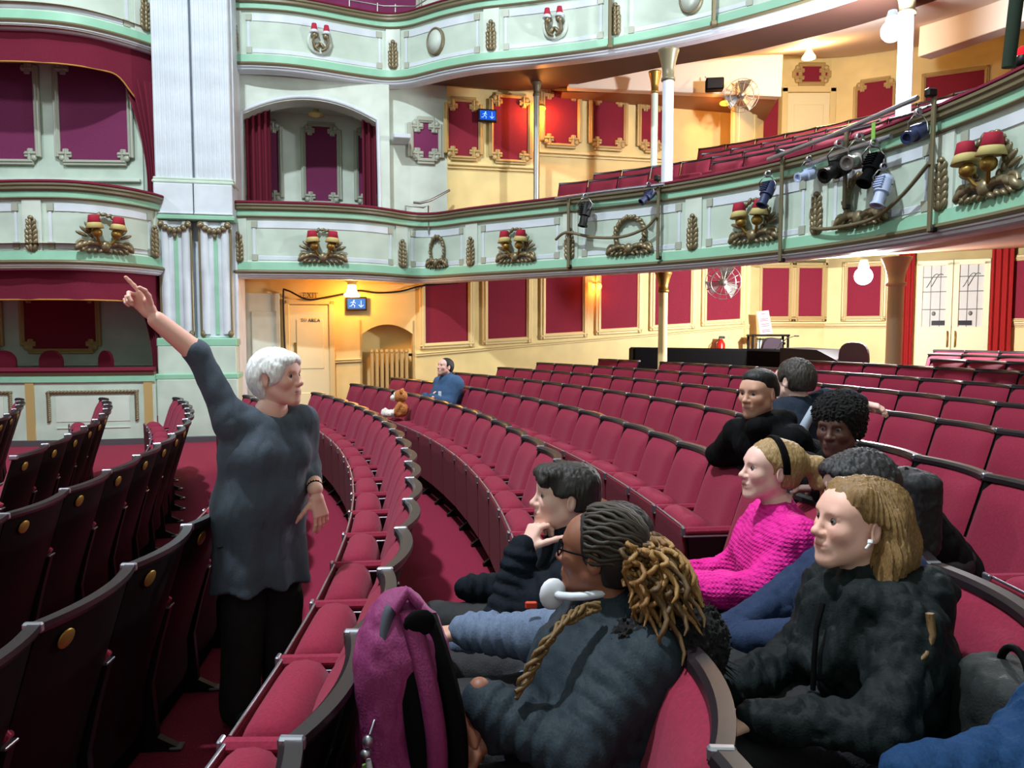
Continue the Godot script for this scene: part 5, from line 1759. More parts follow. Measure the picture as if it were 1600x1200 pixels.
	lantern("small pale blue lamp alone on the short bar", front_pt(3.50, 8.66, 3.44, 0.22), Vector3(-1, -0.3, 0.4), pale_blue, 0.75)
	lantern("big black stage lamp at the left of the cluster", front_pt(3.68, 8.15, 3.40, 0.28), Vector3(-1, -0.5, 0.5), M.iron, 1.1)
	lantern("grey stage lamp in the middle of the cluster", front_pt(3.76, 7.85, 3.42, 0.28), Vector3(-0.9, -0.25, 0.6), M.grey_metal, 1.0)
	lantern("black stage lamp angled down at the right of the cluster", front_pt(3.82, 7.62, 3.30, 0.3), Vector3(-0.6, -0.9, 0.3), M.black, 1.0)
	lantern("pale silver stage lamp hanging lowest in the cluster", front_pt(3.84, 7.52, 3.08, 0.26), Vector3(-0.4, -1.0, 0.2), pale_blue, 0.9)
	lantern("dark blue lamp clamped to the tall right post", front_pt(3.93, 7.08, 3.50, 0.24), Vector3(-0.9, -0.4, 0.5), blue, 0.8)
	s = stn()
	bx(s, at_s(path_low, near_s(path_low, 3.80, 7.7), 3.66, 0.24), Vector3(0.05, 0.2, 0.012), 0.003)
	tag(obj("tape_flag", s, mat(Color(0.50, 0.72, 0.30), 0.7)), "strip of lime green tape hanging over the lamp cluster", "tape")
	swag("brown draped cable swagged across the large wreath", [front_pt(0.72, 11.72, 3.10, 0.12), front_pt(0.93, 11.6, 3.18, 0.19), front_pt(1.3, 11.36, 3.08, 0.16), front_pt(1.7, 11.08, 3.05, 0.18), front_pt(2.0, 10.82, 3.14, 0.18), front_pt(2.13, 10.68, 3.28, 0.19)], 0.022, M.olive)
	swag("grey cable swagged low beneath the lamp cluster", [front_pt(3.48, 8.7, 2.86, 0.1), front_pt(3.6, 8.4, 2.82, 0.13), front_pt(3.78, 7.8, 2.83, 0.15), front_pt(3.88, 7.4, 2.98, 0.16), front_pt(3.95, 7.0, 3.22, 0.17)], 0.02, M.olive)
	for c in [[1.49, 11.85, 6.02, 7.3, "brown hanging post on the upper circle front beside a leaf drop"], [2.86, 11.05, 6.05, 7.3, "thin dark post on the upper circle front beside the round medallion"]]:
		s = stn()
		bar(s, P(c[0], c[2], c[1]), P(c[0], c[3], c[1]), 0.05, 0.05, 0.008)
		bx(s, Transform3D(Basis.IDENTITY, P(c[0], c[2] + 0.02, c[1])), Vector3(0.08, 0.06, 0.08), 0.01)
		tag(obj("bracket_post", s, M.olive), c[4], "bracket post", "bracket posts of the lighting bars")
	s = stn()
	tube(s, [P(3.60, 3.60, 5.62), P(3.63, 4.3, 5.58), P(3.72, 5.4, 5.5)], [0.045, 0.05, 0.06], 10)
	tag(obj("hanging_cloth", s, mat(Color(0.10, 0.17, 0.11), 0.9)), "dark green cloth-wrapped pole at the top right corner", "pole")
	var rl := thing("stage_lamp", "glowing red lamp at the right edge above the velvet rail", "lamp", P(3.98, 3.86, 6.05))
	s = stn()
	ell(s, Transform3D.IDENTITY, Vector3(0.04, 0.05, 0.04), 10, 7)
	obj("red_bulb", s, glow(Color(1.0, 0.05, 0.10), 2.5), rl)
	s = stn()
	lathe(s, Transform3D(Basis.IDENTITY, Vector3(0, -0.04, 0)), [Vector2(0.035, 0.02), Vector2(0.045, 0.0), Vector2(0.045, -0.06), Vector2(0.0, -0.06)], 10)
	obj("lamp_base", s, M.iron, rl)
	omni(rl, Vector3(0, 0.0, 0), Color(1.0, 0.05, 0.1), 0.05, 0.03)

func lettering(text: String, T: Transform3D, h: float, m: Material, par: Node3D) -> void:
	var f := SystemFont.new()
	f.font_names = PackedStringArray(["Droid Serif"])
	var t := TextMesh.new()
	t.text = text
	t.font = f
	t.font_size = 32
	t.pixel_size = h / 23.0
	t.depth = 0.004
	var o := MeshInstance3D.new()
	o.name = "lettering"
	if par.has_node("lettering"):
		o.name = "lettering_001"
	o.mesh = t
	o.material_override = m
	par.add_child(o)
	o.transform = T

func radiator(label: String, T: Transform3D, n: int, w: float, h: float, m: Material) -> void:
	var o := thing("radiator", label, "radiator", T.origin)
	o.transform = T
	for k in n:
		var s := stn()
		var x := (k + 0.5) * w / n
		for z in [-0.05, 0.05]:
			tube(s, [Vector3(x, 0.1, z), Vector3(x, h - 0.04, z)], w / n * 0.36, 9)
		ell(s, Transform3D(Basis.IDENTITY, Vector3(x, h - 0.04, 0)), Vector3(w / n * 0.44, 0.05, 0.10), 9, 6)
		ell(s, Transform3D(Basis.IDENTITY, Vector3(x, 0.1, 0)), Vector3(w / n * 0.44, 0.05, 0.10), 9, 6)
		if k == 0 or k == n - 1:
			bx(s, Transform3D(Basis.IDENTITY, Vector3(x, 0.03, 0)), Vector3(0.04, 0.10, 0.12), 0.01)
		obj("radiator_column", s, m, o)
	var v := stn()
	bx(v, Transform3D(Basis.IDENTITY, Vector3(w + 0.03, h - 0.10, 0.0)), Vector3(0.07, 0.05, 0.05), 0.01)
	obj("valve", v, M.iron, o)

func office_chair(label: String, at: Vector3, turn: float) -> void:
	var o := thing("office_chair", label, "chair", at, turn, "office chairs")
	var m := mat(Color(0.19, 0.15, 0.19), 0.8)
	var s := stn()
	var poly := []
	for n in 24:
		var a := TAU * n / 24.0
		poly.append(Vector2(0.21 * signf(cos(a)) * pow(absf(cos(a)), 0.7), 0.80 + 0.25 * signf(sin(a)) * pow(absf(sin(a)), 0.75)))
	extrude(s, Transform3D(Basis(Vector3.RIGHT, 0.12), Vector3(0, 0, 0.2)), poly, 0.07)
	obj("backrest", s, m, o)
	s = stn()
	ell(s, Transform3D(Basis.IDENTITY, Vector3(0, 0.46, 0)), Vector3(0.24, 0.05, 0.23), 14, 7)
	obj("seat", s, m, o)
	s = stn()
	tube(s, [Vector3(0, 0.06, 0), Vector3(0, 0.44, 0)], 0.025, 8)
	tube(s, [Vector3(0, 0.42, 0.1), Vector3(0, 0.42, 0.26), Vector3(0, 0.7, 0.22)], 0.018, 8)
	for k in 5:
		tube(s, [Vector3(0, 0.08, 0), Vector3(0.26 * cos(TAU * k / 5), 0.03, 0.26 * sin(TAU * k / 5))], 0.02, 6)
	obj("swivel_base", s, M.iron, o)

func rear_doors() -> void:
	# double doors with leaded glass between red drapes; wall segment 3 runs from x 7.63 to 9.15
	var T := rear_T(3, 0.26, 0.55, 0.02)
	var o := thing("door_5", "cream double doors with leaded glass between two red drapes", "door", T.origin, 0, "", "structure")
	o.transform = T
	var w := 0.60
	for side in 2:
		var x0 := 0.06 + side * (w + 0.01)
		var s := stn()
		bx(s, Transform3D(Basis.IDENTITY, Vector3(x0 + w / 2, 0.62, 0.02)), Vector3(w, 1.25, 0.05), 0.006)
		bx(s, Transform3D(Basis.IDENTITY, Vector3(x0 + 0.05, 1.85, 0.02)), Vector3(0.10, 1.25, 0.05), 0.006)
		bx(s, Transform3D(Basis.IDENTITY, Vector3(x0 + w - 0.05, 1.85, 0.02)), Vector3(0.10, 1.25, 0.05), 0.006)
		bx(s, Transform3D(Basis.IDENTITY, Vector3(x0 + w / 2, 2.47, 0.02)), Vector3(w, 0.10, 0.05), 0.006)
		var leaf := obj("door_leaf", s, M.door, o)
		s = stn()
		bx(s, Transform3D(Basis.IDENTITY, Vector3(x0 + w / 2, 1.83, -0.005)), Vector3(w - 0.18, 1.2, 0.01))
		obj("backing_glass", s, mat(Color(0.80, 0.80, 0.76), 0.15), leaf)
		s = stn()
		for hh in [1.58, 1.92, 2.20]:
			bx(s, Transform3D(Basis.IDENTITY, Vector3(x0 + w / 2, hh, 0.006)), Vector3(w - 0.19, 0.016, 0.012))
		for xx in [0.24, 0.40]:
			bx(s, Transform3D(Basis.IDENTITY, Vector3(x0 + xx, 1.83, 0.006)), Vector3(0.010, 1.2, 0.012))
		for sg in [-1.0, 1.0]:
			var pts := []
			for k in 9:
				var t := k / 8.0
				pts.append(Vector3(x0 + w / 2 + sg * 0.2 * (1 - t) - sg * 0.06, 2.12 + 0.14 * sin(t * 3.0 + sg), 0.008))
			tube(s, pts, 0.008, 5)
		ell(s, Transform3D(Basis.IDENTITY, Vector3(x0 + w / 2, 1.50, 0.008)), Vector3(0.035, 0.045, 0.006), 8, 4)
		obj("lead_lattice", s, mat(Color(0.36, 0.36, 0.33), 0.5, 0.4), leaf)
		s = stn()
		bx(s, Transform3D(Basis.IDENTITY, Vector3(x0 + w / 2 + (0.08 if side == 0 else -0.08), 1.32, 0.012)), Vector3(0.22, 0.09, 0.014), 0.003)
		obj("dark_plate", s, M.iron, leaf)
		s = stn()
		var hx := x0 + (w - 0.06 if side == 0 else 0.06)
		tube(s, [Vector3(hx, 0.86, 0.05), Vector3(hx, 0.88, 0.09), Vector3(hx, 1.14, 0.09), Vector3(hx, 1.16, 0.05)], 0.014, 8)
		obj("pull_handle", s, M.brass, leaf)
	var k := 0
	for x in [-0.13, 1.44]:
		var s := stn()
		for side in 2:
			grid(s, 30, 4, func(u: float, v: float) -> Vector3:
				var wd := 0.28 if k == 0 else 0.34
				return T * Vector3(x + (u - 0.5) * wd, lerpf(2.75, -0.05, v), 0.16 + 0.035 * sin(u * 20.0) - 0.015 * side), 1 + side, side == 1)
		tag(obj("door_drape", s, M.red_drape), ["scarlet drape hanging left of the leaded double doors", "scarlet drape hanging right of the leaded double doors"][k], "drape", "door drapes")
		k += 1

# ---------------------------------------------------------------- smooth bodies: tapered limbs joined by a smooth minimum, meshed as surface nets
class Prim:
	var k := 0
	var a := Vector3.ZERO
	var ba := Vector3.ZERO
	var il := 0.0
	var r0 := 0.0
	var dr := 0.0
	var inv := Basis.IDENTITY
	var rad := Vector3.ONE
	var ir := Vector3.ONE
	var ir2 := Vector3.ONE
	var sm := 0.02
	var sub := false
	var rib := 0.0
	var ribn := 0.0
	var lo := Vector3.ZERO
	var hi := Vector3.ZERO
	func d(v: Vector3) -> float:
		if k == 0:
			var pa := v - a
			var t := clampf(pa.dot(ba) * il, 0.0, 1.0)
			var e := (pa - ba * t).length() - (r0 + dr * t)
			if rib > 0.0:
				e -= rib * (absf(sin(PI * ribn * t)) - 0.6)
			return e
		elif k == 1:
			var q1 := inv * (v - a)
			var k0 := (q1 * ir).length()
			var k1 := (q1 * ir2).length()
			return k0 * (k0 - 1.0) / maxf(k1, 0.0001)
		var q2 := (inv * (v - a)).abs() - rad
		return Vector3(maxf(q2.x, 0), maxf(q2.y, 0), maxf(q2.z, 0)).length() + minf(maxf(q2.x, maxf(q2.y, q2.z)), 0.0) - r0

class Field:
	var adds: Array[Prim] = []
	var subs: Array[Prim] = []
	var disp = null
	var paint = null
	var smax := 0.0

	func cap(a: Vector3, b: Vector3, ra: float, rb: float, sm := 0.02, rib := 0.0, ribn := 0.0) -> Field:
		var p := Prim.new()
		p.a = a; p.ba = b - a
		p.il = 1.0 / maxf(p.ba.length_squared(), 0.0000001)
		p.r0 = ra; p.dr = rb - ra; p.sm = sm; p.rib = rib; p.ribn = ribn
		var m := maxf(ra, rb) + rib + 0.01
		p.lo = a.min(b) - Vector3.ONE * m
		p.hi = a.max(b) + Vector3.ONE * m
		adds.append(p); smax = maxf(smax, sm)
		return self

	func chain(pts: Array, radii: Array, sm := 0.02) -> Field:
		for i in pts.size() - 1:
			cap(pts[i], pts[i + 1], radii[i], radii[i + 1], sm)
		return self

	func egg(c: Vector3, r: Vector3, sm := 0.02, sub := false, turn := Basis.IDENTITY) -> Field:
		var p := Prim.new()
		p.k = 1; p.a = c; p.rad = r; p.sm = sm; p.sub = sub
		p.inv = turn.inverse()
		p.ir = Vector3.ONE / r; p.ir2 = Vector3.ONE / (r * r)
		var m := maxf(r.x, maxf(r.y, r.z)) + 0.01
		p.lo = c - Vector3.ONE * m; p.hi = c + Vector3.ONE * m
		if sub: subs.append(p)
		else: adds.append(p)
		smax = maxf(smax, sm)
		return self

	func box(c: Vector3, half: Vector3, round_: float, sm := 0.02, sub := false, turn := Basis.IDENTITY) -> Field:
		var p := Prim.new()
		p.k = 2; p.a = c; p.rad = half; p.r0 = round_; p.sm = sm; p.sub = sub
		p.inv = turn.inverse()
		var m := half.length() + round_ + 0.01
		p.lo = c - Vector3.ONE * m; p.hi = c + Vector3.ONE * m
		if sub: subs.append(p)
		else: adds.append(p)
		smax = maxf(smax, sm)
		return self

	func mesh(cell: float) -> Dictionary:
		var lo := Vector3.ONE * 1e9
		var hi := Vector3.ONE * -1e9
		for p in adds:
			lo = lo.min(p.lo); hi = hi.max(p.hi)
		lo -= Vector3.ONE * cell * 2.0
		var bxn := int(ceil((hi.x - lo.x) / cell / 4.0)) + 1
		var byn := int(ceil((hi.y - lo.y) / cell / 4.0)) + 1
		var bzn := int(ceil((hi.z - lo.z) / cell / 4.0)) + 1
		var nx := bxn * 4
		var ny := byn * 4
		var nz := bzn * 4
		var sy := nx
		var sz := nx * ny
		var val := PackedFloat32Array()
		val.resize(nx * ny * nz)
		val.fill(1.0)
		var hd := cell * 2.0 * 1.7321 + cell * 0.5
		var active := PackedInt32Array()
		var hasd := disp != null
		for bz in bzn:
			for by in byn:
				for bx_ in bxn:
					var c := lo + Vector3(bx_ * 4 + 2, by * 4 + 2, bz * 4 + 2) * cell
					var m := 1e9
					var ds := PackedFloat32Array()
					for p in adds:
						var e := p.d(c)
						ds.append(e)
						if e < m:
							m = e
					var pad := 0.006 if hasd else 0.0
					if m > hd + smax * 0.3 + pad:
						continue
					var ss: Array[Prim] = []
					for p in subs:
						if p.d(c) < hd + p.sm:
							ss.append(p)
					if m < -hd - pad and ss.is_empty():
						for z in 4:
							for y in 4:
								var o := bx_ * 4 + (by * 4 + y) * sy + (bz * 4 + z) * sz
								for x in 4:
									val[o + x] = -1.0
						continue
					active.append(bx_ | (by << 10) | (bz << 20))
					var us: Array[Prim] = []
					for i in adds.size():
						if ds[i] < m + 2.0 * hd + smax:
							us.append(adds[i])
					for z in 4:
						for y in 4:
							var o := bx_ * 4 + (by * 4 + y) * sy + (bz * 4 + z) * sz
							for x in 4:
								var v := lo + Vector3(bx_ * 4 + x, by * 4 + y, bz * 4 + z) * cell
								var f := 1e9
								for p in us:
									var e := p.d(v)
									var h := p.sm - absf(f - e)
									if h > 0.0:
										f = minf(f, e) - h * h * 0.25 / p.sm
									elif e < f:
										f = e
								for p in ss:
									var e := -p.d(v)
									var h := p.sm - absf(f - e)
									if h > 0.0:
										f = maxf(f, e) + h * h * 0.25 / p.sm
									elif e > f:
										f = e
								if hasd:
									f += disp.call(v)
								val[o + x] = f
		var vid := {}
		var V := PackedVector3Array()
		var N := PackedVector3Array()
		var C := PackedColorArray()
		var cells := PackedInt32Array()
		var off := [0, 1, sy, sy + 1, sz, sz + 1, sz + sy, sz + sy + 1]
		var ea := [[0, 1], [2, 3], [4, 5], [6, 7], [0, 2], [1, 3], [4, 6], [5, 7], [0, 4], [1, 5], [2, 6], [3, 7]]
		var g := PackedFloat32Array()
		g.resize(8)
		for code in active:
			var x0: int = (code & 1023) * 4
			var y0: int = ((code >> 10) & 1023) * 4
			var z0: int = ((code >> 20) & 1023) * 4
			for z in 4:
				if z0 + z >= nz - 1:
					continue
				for y in 4:
					if y0 + y >= ny - 1:
						continue
					for x in 4:
						if x0 + x >= nx - 1:
							continue
						var i0: int = x0 + x + (y0 + y) * sy + (z0 + z) * sz
						var mask := 0
						for k in 8:
							g[k] = val[i0 + off[k]]
							if g[k] < 0.0:
								mask |= 1 << k
						if mask == 0 or mask == 255:
							continue
						var sum := Vector3.ZERO
						var cnt := 0
						for e in ea:
							var a: int = e[0]
							var b: int = e[1]
							if ((mask >> a) & 1) != ((mask >> b) & 1):
								var t := g[a] / (g[a] - g[b])
								var pa := Vector3(a & 1, (a >> 1) & 1, (a >> 2) & 1)
								var pb := Vector3(b & 1, (b >> 1) & 1, (b >> 2) & 1)
								sum += pa.lerp(pb, t)
								cnt += 1
						var nn := Vector3(g[1] + g[3] + g[5] + g[7] - g[0] - g[2] - g[4] - g[6], g[2] + g[3] + g[6] + g[7] - g[0] - g[1] - g[4] - g[5], g[4] + g[5] + g[6] + g[7] - g[0] - g[1] - g[2] - g[3])
						vid[i0] = V.size()
						cells.append(i0)
						V.append(lo + (Vector3(x0 + x, y0 + y, z0 + z) + sum / cnt) * cell)
						N.append(nn.normalized())
		var I := PackedInt32Array()
		for i0 in cells:
			var s0 := val[i0] < 0.0
			for ax in 3:
				var st: int = [1, sy, sz][ax]
				var u: int = [sy, sz, 1][ax]
				var w: int = [sz, 1, sy][ax]
				var s1 := val[i0 + st] < 0.0
				if s0 == s1:
					continue
				var a = vid.get(i0)
				var b = vid.get(i0 - u)
				var c = vid.get(i0 - u - w)
				var d2 = vid.get(i0 - w)
				if a == null or b == null or c == null or d2 == null:
					continue
				if s0:
					I.append_array([a, c, b, a, d2, c])
				else:
					I.append_array([a, b, c, a, c, d2])
		if paint != null:
			for v in V:
				C.append(paint.call(v))
		return {"v": V, "n": N, "c": C, "i": I}

var tasks := []       # every grid to mesh: {field, cell, xf, node, out}

func sdf_task(i: int) -> void:
	tasks[i].out = tasks[i].field.mesh(tasks[i].cell)

# registers a grid; several grids may belong to one node
func grow(node: MeshInstance3D, f: Field, cell: float, xf := Transform3D.IDENTITY, tint := Color(1, 1, 1)) -> void:
	tasks.append({"field": f, "cell": cell, "xf": xf, "node": node, "out": {}, "tint": tint})

func skin_node(called: String, m: Material, par: Node3D) -> MeshInstance3D:
	return piece(called, null, m, par)

func run_tasks() -> void:
	var id := WorkerThreadPool.add_group_task(sdf_task, tasks.size())
	WorkerThreadPool.wait_for_group_task_completion(id)
	var by := {}
	for t in tasks:
		if not by.has(t.node):
			by[t.node] = {"v": PackedVector3Array(), "n": PackedVector3Array(), "c": PackedColorArray(), "i": PackedInt32Array()}
		var d: Dictionary = by[t.node]
		var base: int = d.v.size()
		var xf: Transform3D = t.xf
		for k in t.out.v.size():
			d.v.append(xf * t.out.v[k])
			d.n.append((xf.basis * t.out.n[k]).normalized())
			d.c.append(t.out.c[k] if t.out.c.size() > 0 else t.tint)
		for k in t.out.i:
			d.i.append(base + k)
	for n in by:
		var d: Dictionary = by[n]
		if d.v.is_empty():
			continue
		var arr := []
		arr.resize(Mesh.ARRAY_MAX)
		arr[Mesh.ARRAY_VERTEX] = d.v
		arr[Mesh.ARRAY_NORMAL] = d.n
		arr[Mesh.ARRAY_COLOR] = d.c
		arr[Mesh.ARRAY_INDEX] = d.i
		var am := ArrayMesh.new()
		am.add_surface_from_arrays(Mesh.PRIMITIVE_TRIANGLES, arr)
		n.mesh = am
	tasks.clear()

# ---------------------------------------------------------------- people
var nz := FastNoiseLite.new()

func lin(c: Color) -> Color:
	return c.srgb_to_linear()

func face_basis(f: Vector3, roll := 0.0) -> Basis:
	var z := f.normalized()
	var x := Vector3.UP.cross(z).normalized()
	var y := z.cross(x)
	return Basis(x, y, z) * Basis(Vector3.BACK, roll)

func head_field(skin: Color, lips: Color, male: bool, beard := 0.0, hairc := Color.BLACK) -> Field:
	var f := Field.new()
	f.egg(Vector3(0, 0.032, -0.018), Vector3(0.074, 0.082, 0.094), 0.02)
	f.egg(Vector3(0, -0.022, 0.030), Vector3(0.060, 0.085, 0.060), 0.03)
	f.egg(Vector3(0, 0.04, 0.045), Vector3(0.062, 0.052, 0.046), 0.03)
	var jw := 0.050 if male else 0.045
	for s in [-1.0, 1.0]:
		f.cap(Vector3(s * jw, -0.050, 0.005), Vector3(s * 0.014, -0.096, 0.066), 0.020, 0.017, 0.03)
		f.egg(Vector3(s * 0.040, -0.018, 0.060), Vector3(0.024, 0.022, 0.022), 0.025)
	f.egg(Vector3(0, -0.096, 0.074), Vector3(0.020, 0.017, 0.016), 0.02)
	f.cap(Vector3(-0.034, 0.031, 0.077), Vector3(0.034, 0.031, 0.077), 0.012 if male else 0.009, 0.012 if male else 0.009, 0.02)
	# nose
	f.cap(Vector3(0, 0.016, 0.086), Vector3(0, -0.022, 0.106), 0.007, 0.0105, 0.014)
	f.egg(Vector3(0, -0.026, 0.106), Vector3(0.0125, 0.0105, 0.012), 0.010)
	for s in [-1.0, 1.0]:
		f.egg(Vector3(s * 0.0125, -0.029, 0.096), Vector3(0.0085, 0.0075, 0.010), 0.008)
	# mouth
	f.egg(Vector3(0, -0.060, 0.080), Vector3(0.026, 0.022, 0.018), 0.02)
	f.cap(Vector3(-0.019, -0.0545, 0.089), Vector3(0.019, -0.0545, 0.089), 0.0052, 0.0052, 0.006)
	f.cap(Vector3(-0.016, -0.0665, 0.089), Vector3(0.016, -0.0665, 0.089), 0.0062, 0.0062, 0.006)
	# sockets and lids
	for s in [-1.0, 1.0]:
		f.egg(Vector3(s * 0.031, 0.010, 0.096), Vector3(0.016, 0.011, 0.015), 0.014, true)
		f.cap(Vector3(s * 0.019, 0.0165, 0.084), Vector3(s * 0.044, 0.0165, 0.076), 0.0062, 0.0052, 0.006)
		f.cap(Vector3(s * 0.020, 0.0015, 0.083), Vector3(s * 0.043, 0.0025, 0.076), 0.0046, 0.0042, 0.006)
		# ear
		f.egg(Vector3(s * 0.077, -0.002, -0.012), Vector3(0.009, 0.031, 0.019), 0.008, false, Basis(Vector3.UP, s * 0.35))
		f.egg(Vector3(s * 0.087, 0.002, -0.008), Vector3(0.006, 0.017, 0.009), 0.006, true)
	# line between the lips
	f.cap(Vector3(0, -0.05, 0.05), Vector3(0, -0.05, 0.05), 0.01, 0.01, 0.01)
	# neck
	var nr := 0.056 if male else 0.048
	f.cap(Vector3(0, -0.055, -0.022), Vector3(0, -0.20, -0.055), nr, nr * 1.18, 0.03)
	var ls := lin(skin)
	var ll := lin(lips)
	var lr := lin(Color(skin.r, skin.g * 0.86, skin.b * 0.86))
	var lb := lin(hairc)
	f.paint = func(v: Vector3) -> Color:
		var c := ls
		var ck := clampf(1.0 - (Vector3(absf(v.x), v.y, v.z) - Vector3(0.042, -0.028, 0.070)).length() / 0.035, 0, 1)
		c = c.lerp(lr, ck * 0.6)
		var nose := clampf(1.0 - (v - Vector3(0, -0.027, 0.11)).length() / 0.022, 0, 1)
		c = c.lerp(lr, nose * 0.5)
		if v.z > 0.074 and absf(v.y + 0.0605) < 0.0125 and absf(v.x) < 0.023:
			var e := clampf(1.3 - absf(v.y + 0.0605) / 0.011, 0, 1) * clampf((0.024 - absf(v.x)) / 0.006, 0, 1)
			c = c.lerp(ll, e * 0.85)
			if absf(v.y + 0.0605) < 0.0022:
				c = c.lerp(Color(ll.r * 0.3, ll.g * 0.25, ll.b * 0.25), 0.7)
		if beard > 0.0 and v.y < -0.035 and v.z > -0.02 and v.y > -0.125:
			var lipgap := clampf((Vector2(v.x, v.y + 0.06).length() - 0.024) / 0.01, 0, 1) if v.z > 0.07 else 1.0
			c = c.lerp(lb, beard * clampf((-0.035 - v.y) / 0.025, 0, 1) * lipgap)
		return c
	return f

func put(called: String, s: SurfaceTool, m: Material, o: Node3D) -> MeshInstance3D:
	var p := obj(called, s, m, o)
	p.position = -o.position
	return p

func add_head(o: Node3D, body: MeshInstance3D, at: Vector3, b: Basis, spec: Dictionary) -> Transform3D:
	var sc: float = spec.get("hs", 1.0)
	var T := Transform3D(b * Basis.from_scale(Vector3(sc, sc, sc)), at)
	var hf := head_field(spec.skin, spec.get("lips", Color(0.72, 0.36, 0.36)), spec.get("male", false), spec.get("beard", 0.0), spec.get("hair", Color.BLACK))
	grow(body, hf, spec.get("cell", 0.0035), T)
	for s in [-1.0, 1.0]:
		var st := stn()
		var ec := Vector3(s * 0.031, 0.0095, 0.0735)
		ell(st, T * Transform3D(Basis.IDENTITY, ec), Vector3.ONE * 0.0135, 14, 10)
		put("eyeball", st, M.eye_white, o)
		st = stn()
		var gz: Vector3 = (Vector3(0.05 * s, 0.03, 1.0) + spec.get("gaze", Vector3.ZERO)).normalized()
		ell(st, T * Transform3D(Basis.IDENTITY.looking_at(-gz), ec + gz * 0.0105), Vector3(0.0068, 0.0068, 0.0040), 12, 6)
		put("iris", st, M.iris, o)
		st = stn()
		tube(st, [T * Vector3(s * 0.014, 0.0305, 0.089), T * Vector3(s * 0.026, 0.0355, 0.0875), T * Vector3(s * 0.038, 0.0345, 0.080), T * Vector3(s * 0.049, 0.028, 0.067)], [0.0028 * sc, 0.0042 * sc, 0.0036 * sc, 0.0015 * sc], 6)
		put("eyebrow", st, mat(spec.get("brow", spec.hair), 0.9), o)
	return T

func hair_mat(c: Color, streak := 0.35) -> StandardMaterial3D:
	var m := mat(c, 0.62, 0.0, M.strand_pale if streak > 0.5 else M.strand, M.fine, 1.0, 0.5)
	m.uv1_scale = Vector3(26, 5, 26)
	return m

# cropped or bobbed hair as a cap round the skull; low: how far down the sides it comes
func hair_cap(thick: float, side_low: float, nape_low: float, front: float, rough: float, seed_: float, ear_out := true) -> Field:
	var f := Field.new()
	f.egg(Vector3(0, 0.036, -0.020), Vector3(0.074 + thick, 0.082 + thick, 0.094 + thick), 0.02)
	f.egg(Vector3(0, 0.0, -0.045), Vector3(0.070 + thick * 0.8, 0.095, 0.070 + thick), 0.03)
	f.egg(Vector3(0, -0.035, 0.112), Vector3(0.072, 0.108 + front, 0.082), 0.012, true)
	f.box(Vector3(0, side_low - 0.2, 0.10), Vector3(0.2, 0.2, 0.125), 0.0, 0.012, true)
	f.box(Vector3(0, nape_low - 0.2, -0.1), Vector3(0.2, 0.2, 0.12), 0.0, 0.015, true)
	if ear_out:
		for s in [-1.0, 1.0]:
			f.egg(Vector3(s * 0.088, -0.006, -0.008), Vector3(0.022, 0.032, 0.024), 0.008, true)
	f.disp = func(v: Vector3) -> float:
		return nz.get_noise_3d(v.x * 60.0 + seed_, v.y * 16.0, v.z * 60.0) * rough * 0.55
	return f

func hand_field(xf: Transform3D, left: bool, curls: Array, spread := 0.06, sc := 1.0) -> Field:
	var f := Field.new()
	var sg := -1.0 if left else 1.0
	var tr := func(v: Vector3) -> Vector3:
		return xf * Vector3(v.x * sg * sc, v.y * sc, v.z * sc)
	f.cap(tr.call(Vector3(0, 0, -0.035)), tr.call(Vector3(0, 0, 0.01)), 0.026 * sc, 0.024 * sc, 0.015)
	for x in [0.024, 0.008, -0.008, -0.023]:
		f.cap(tr.call(Vector3(x * 0.7, 0, 0.012)), tr.call(Vector3(x * 1.15, 0.002, 0.086)), 0.0145 * sc, 0.0115 * sc, 0.012)
	f.cap(tr.call(Vector3(0.02, -0.008, 0.015)), tr.call(Vector3(0.034, -0.012, 0.042)), 0.015 * sc, 0.013 * sc, 0.012)
	var lens := [0.074, 0.082, 0.076, 0.060]
	for i in 4:
		var x: float = [0.0285, 0.0095, -0.0095, -0.0275][i]
		var p := Vector3(x, 0.002, 0.088)
		var ang := 0.0
		var yaw: float = spread * [1.2, 0.3, -0.5, -1.4][i]
		var rr: float = [0.0088, 0.0092, 0.0088, 0.0078][i]
		for k in 3:
			ang += curls[i + 1] * [1.0, 1.15, 0.75][k]
			var dir := Vector3(sin(yaw) * cos(ang), -sin(ang), cos(ang) * cos(yaw))
			var q2: Vector3 = p + dir * lens[i] * [0.45, 0.31, 0.24][k]
			f.cap(tr.call(p), tr.call(q2), rr * sc, rr * 0.92 * sc, 0.004)
			rr *= 0.92
			p = q2
	var tp := Vector3(0.036, -0.010, 0.030)
	var ta := 0.0
	for k in 3:
		ta += curls[0] * [0.3, 0.8, 0.8][k]
		var dir := Vector3(0.75 * cos(ta) - 0.3 * sin(ta), -0.35 - 0.5 * sin(ta), 0.65).normalized()
		var q3: Vector3 = tp + dir * [0.036, 0.031, 0.026][k]
		f.cap(tr.call(tp), tr.call(q3), [0.0125, 0.0105, 0.0095][k] * sc, [0.0105, 0.0098, 0.0082][k] * sc, 0.006)
		tp = q3
	return f

func hand_T(at: Vector3, dir: Vector3, back: Vector3) -> Transform3D:
	var z := dir.normalized()
	var x := back.cross(z).normalized()
	return Transform3D(Basis(x, z.cross(x), z), at)

func elbow(s: Vector3, w: Vector3, l1: float, l2: float, hint: Vector3) -> Vector3:
	var d := w - s
	var n := clampf(d.length(), 0.05, l1 + l2 - 0.005)
	var a := (l1 * l1 - l2 * l2 + n * n) / (2.0 * n)
	var h := sqrt(maxf(l1 * l1 - a * a, 0.0))
	var u := d.normalized()
	var p := (hint - u * hint.dot(u)).normalized()
	return s + u * a + p * h

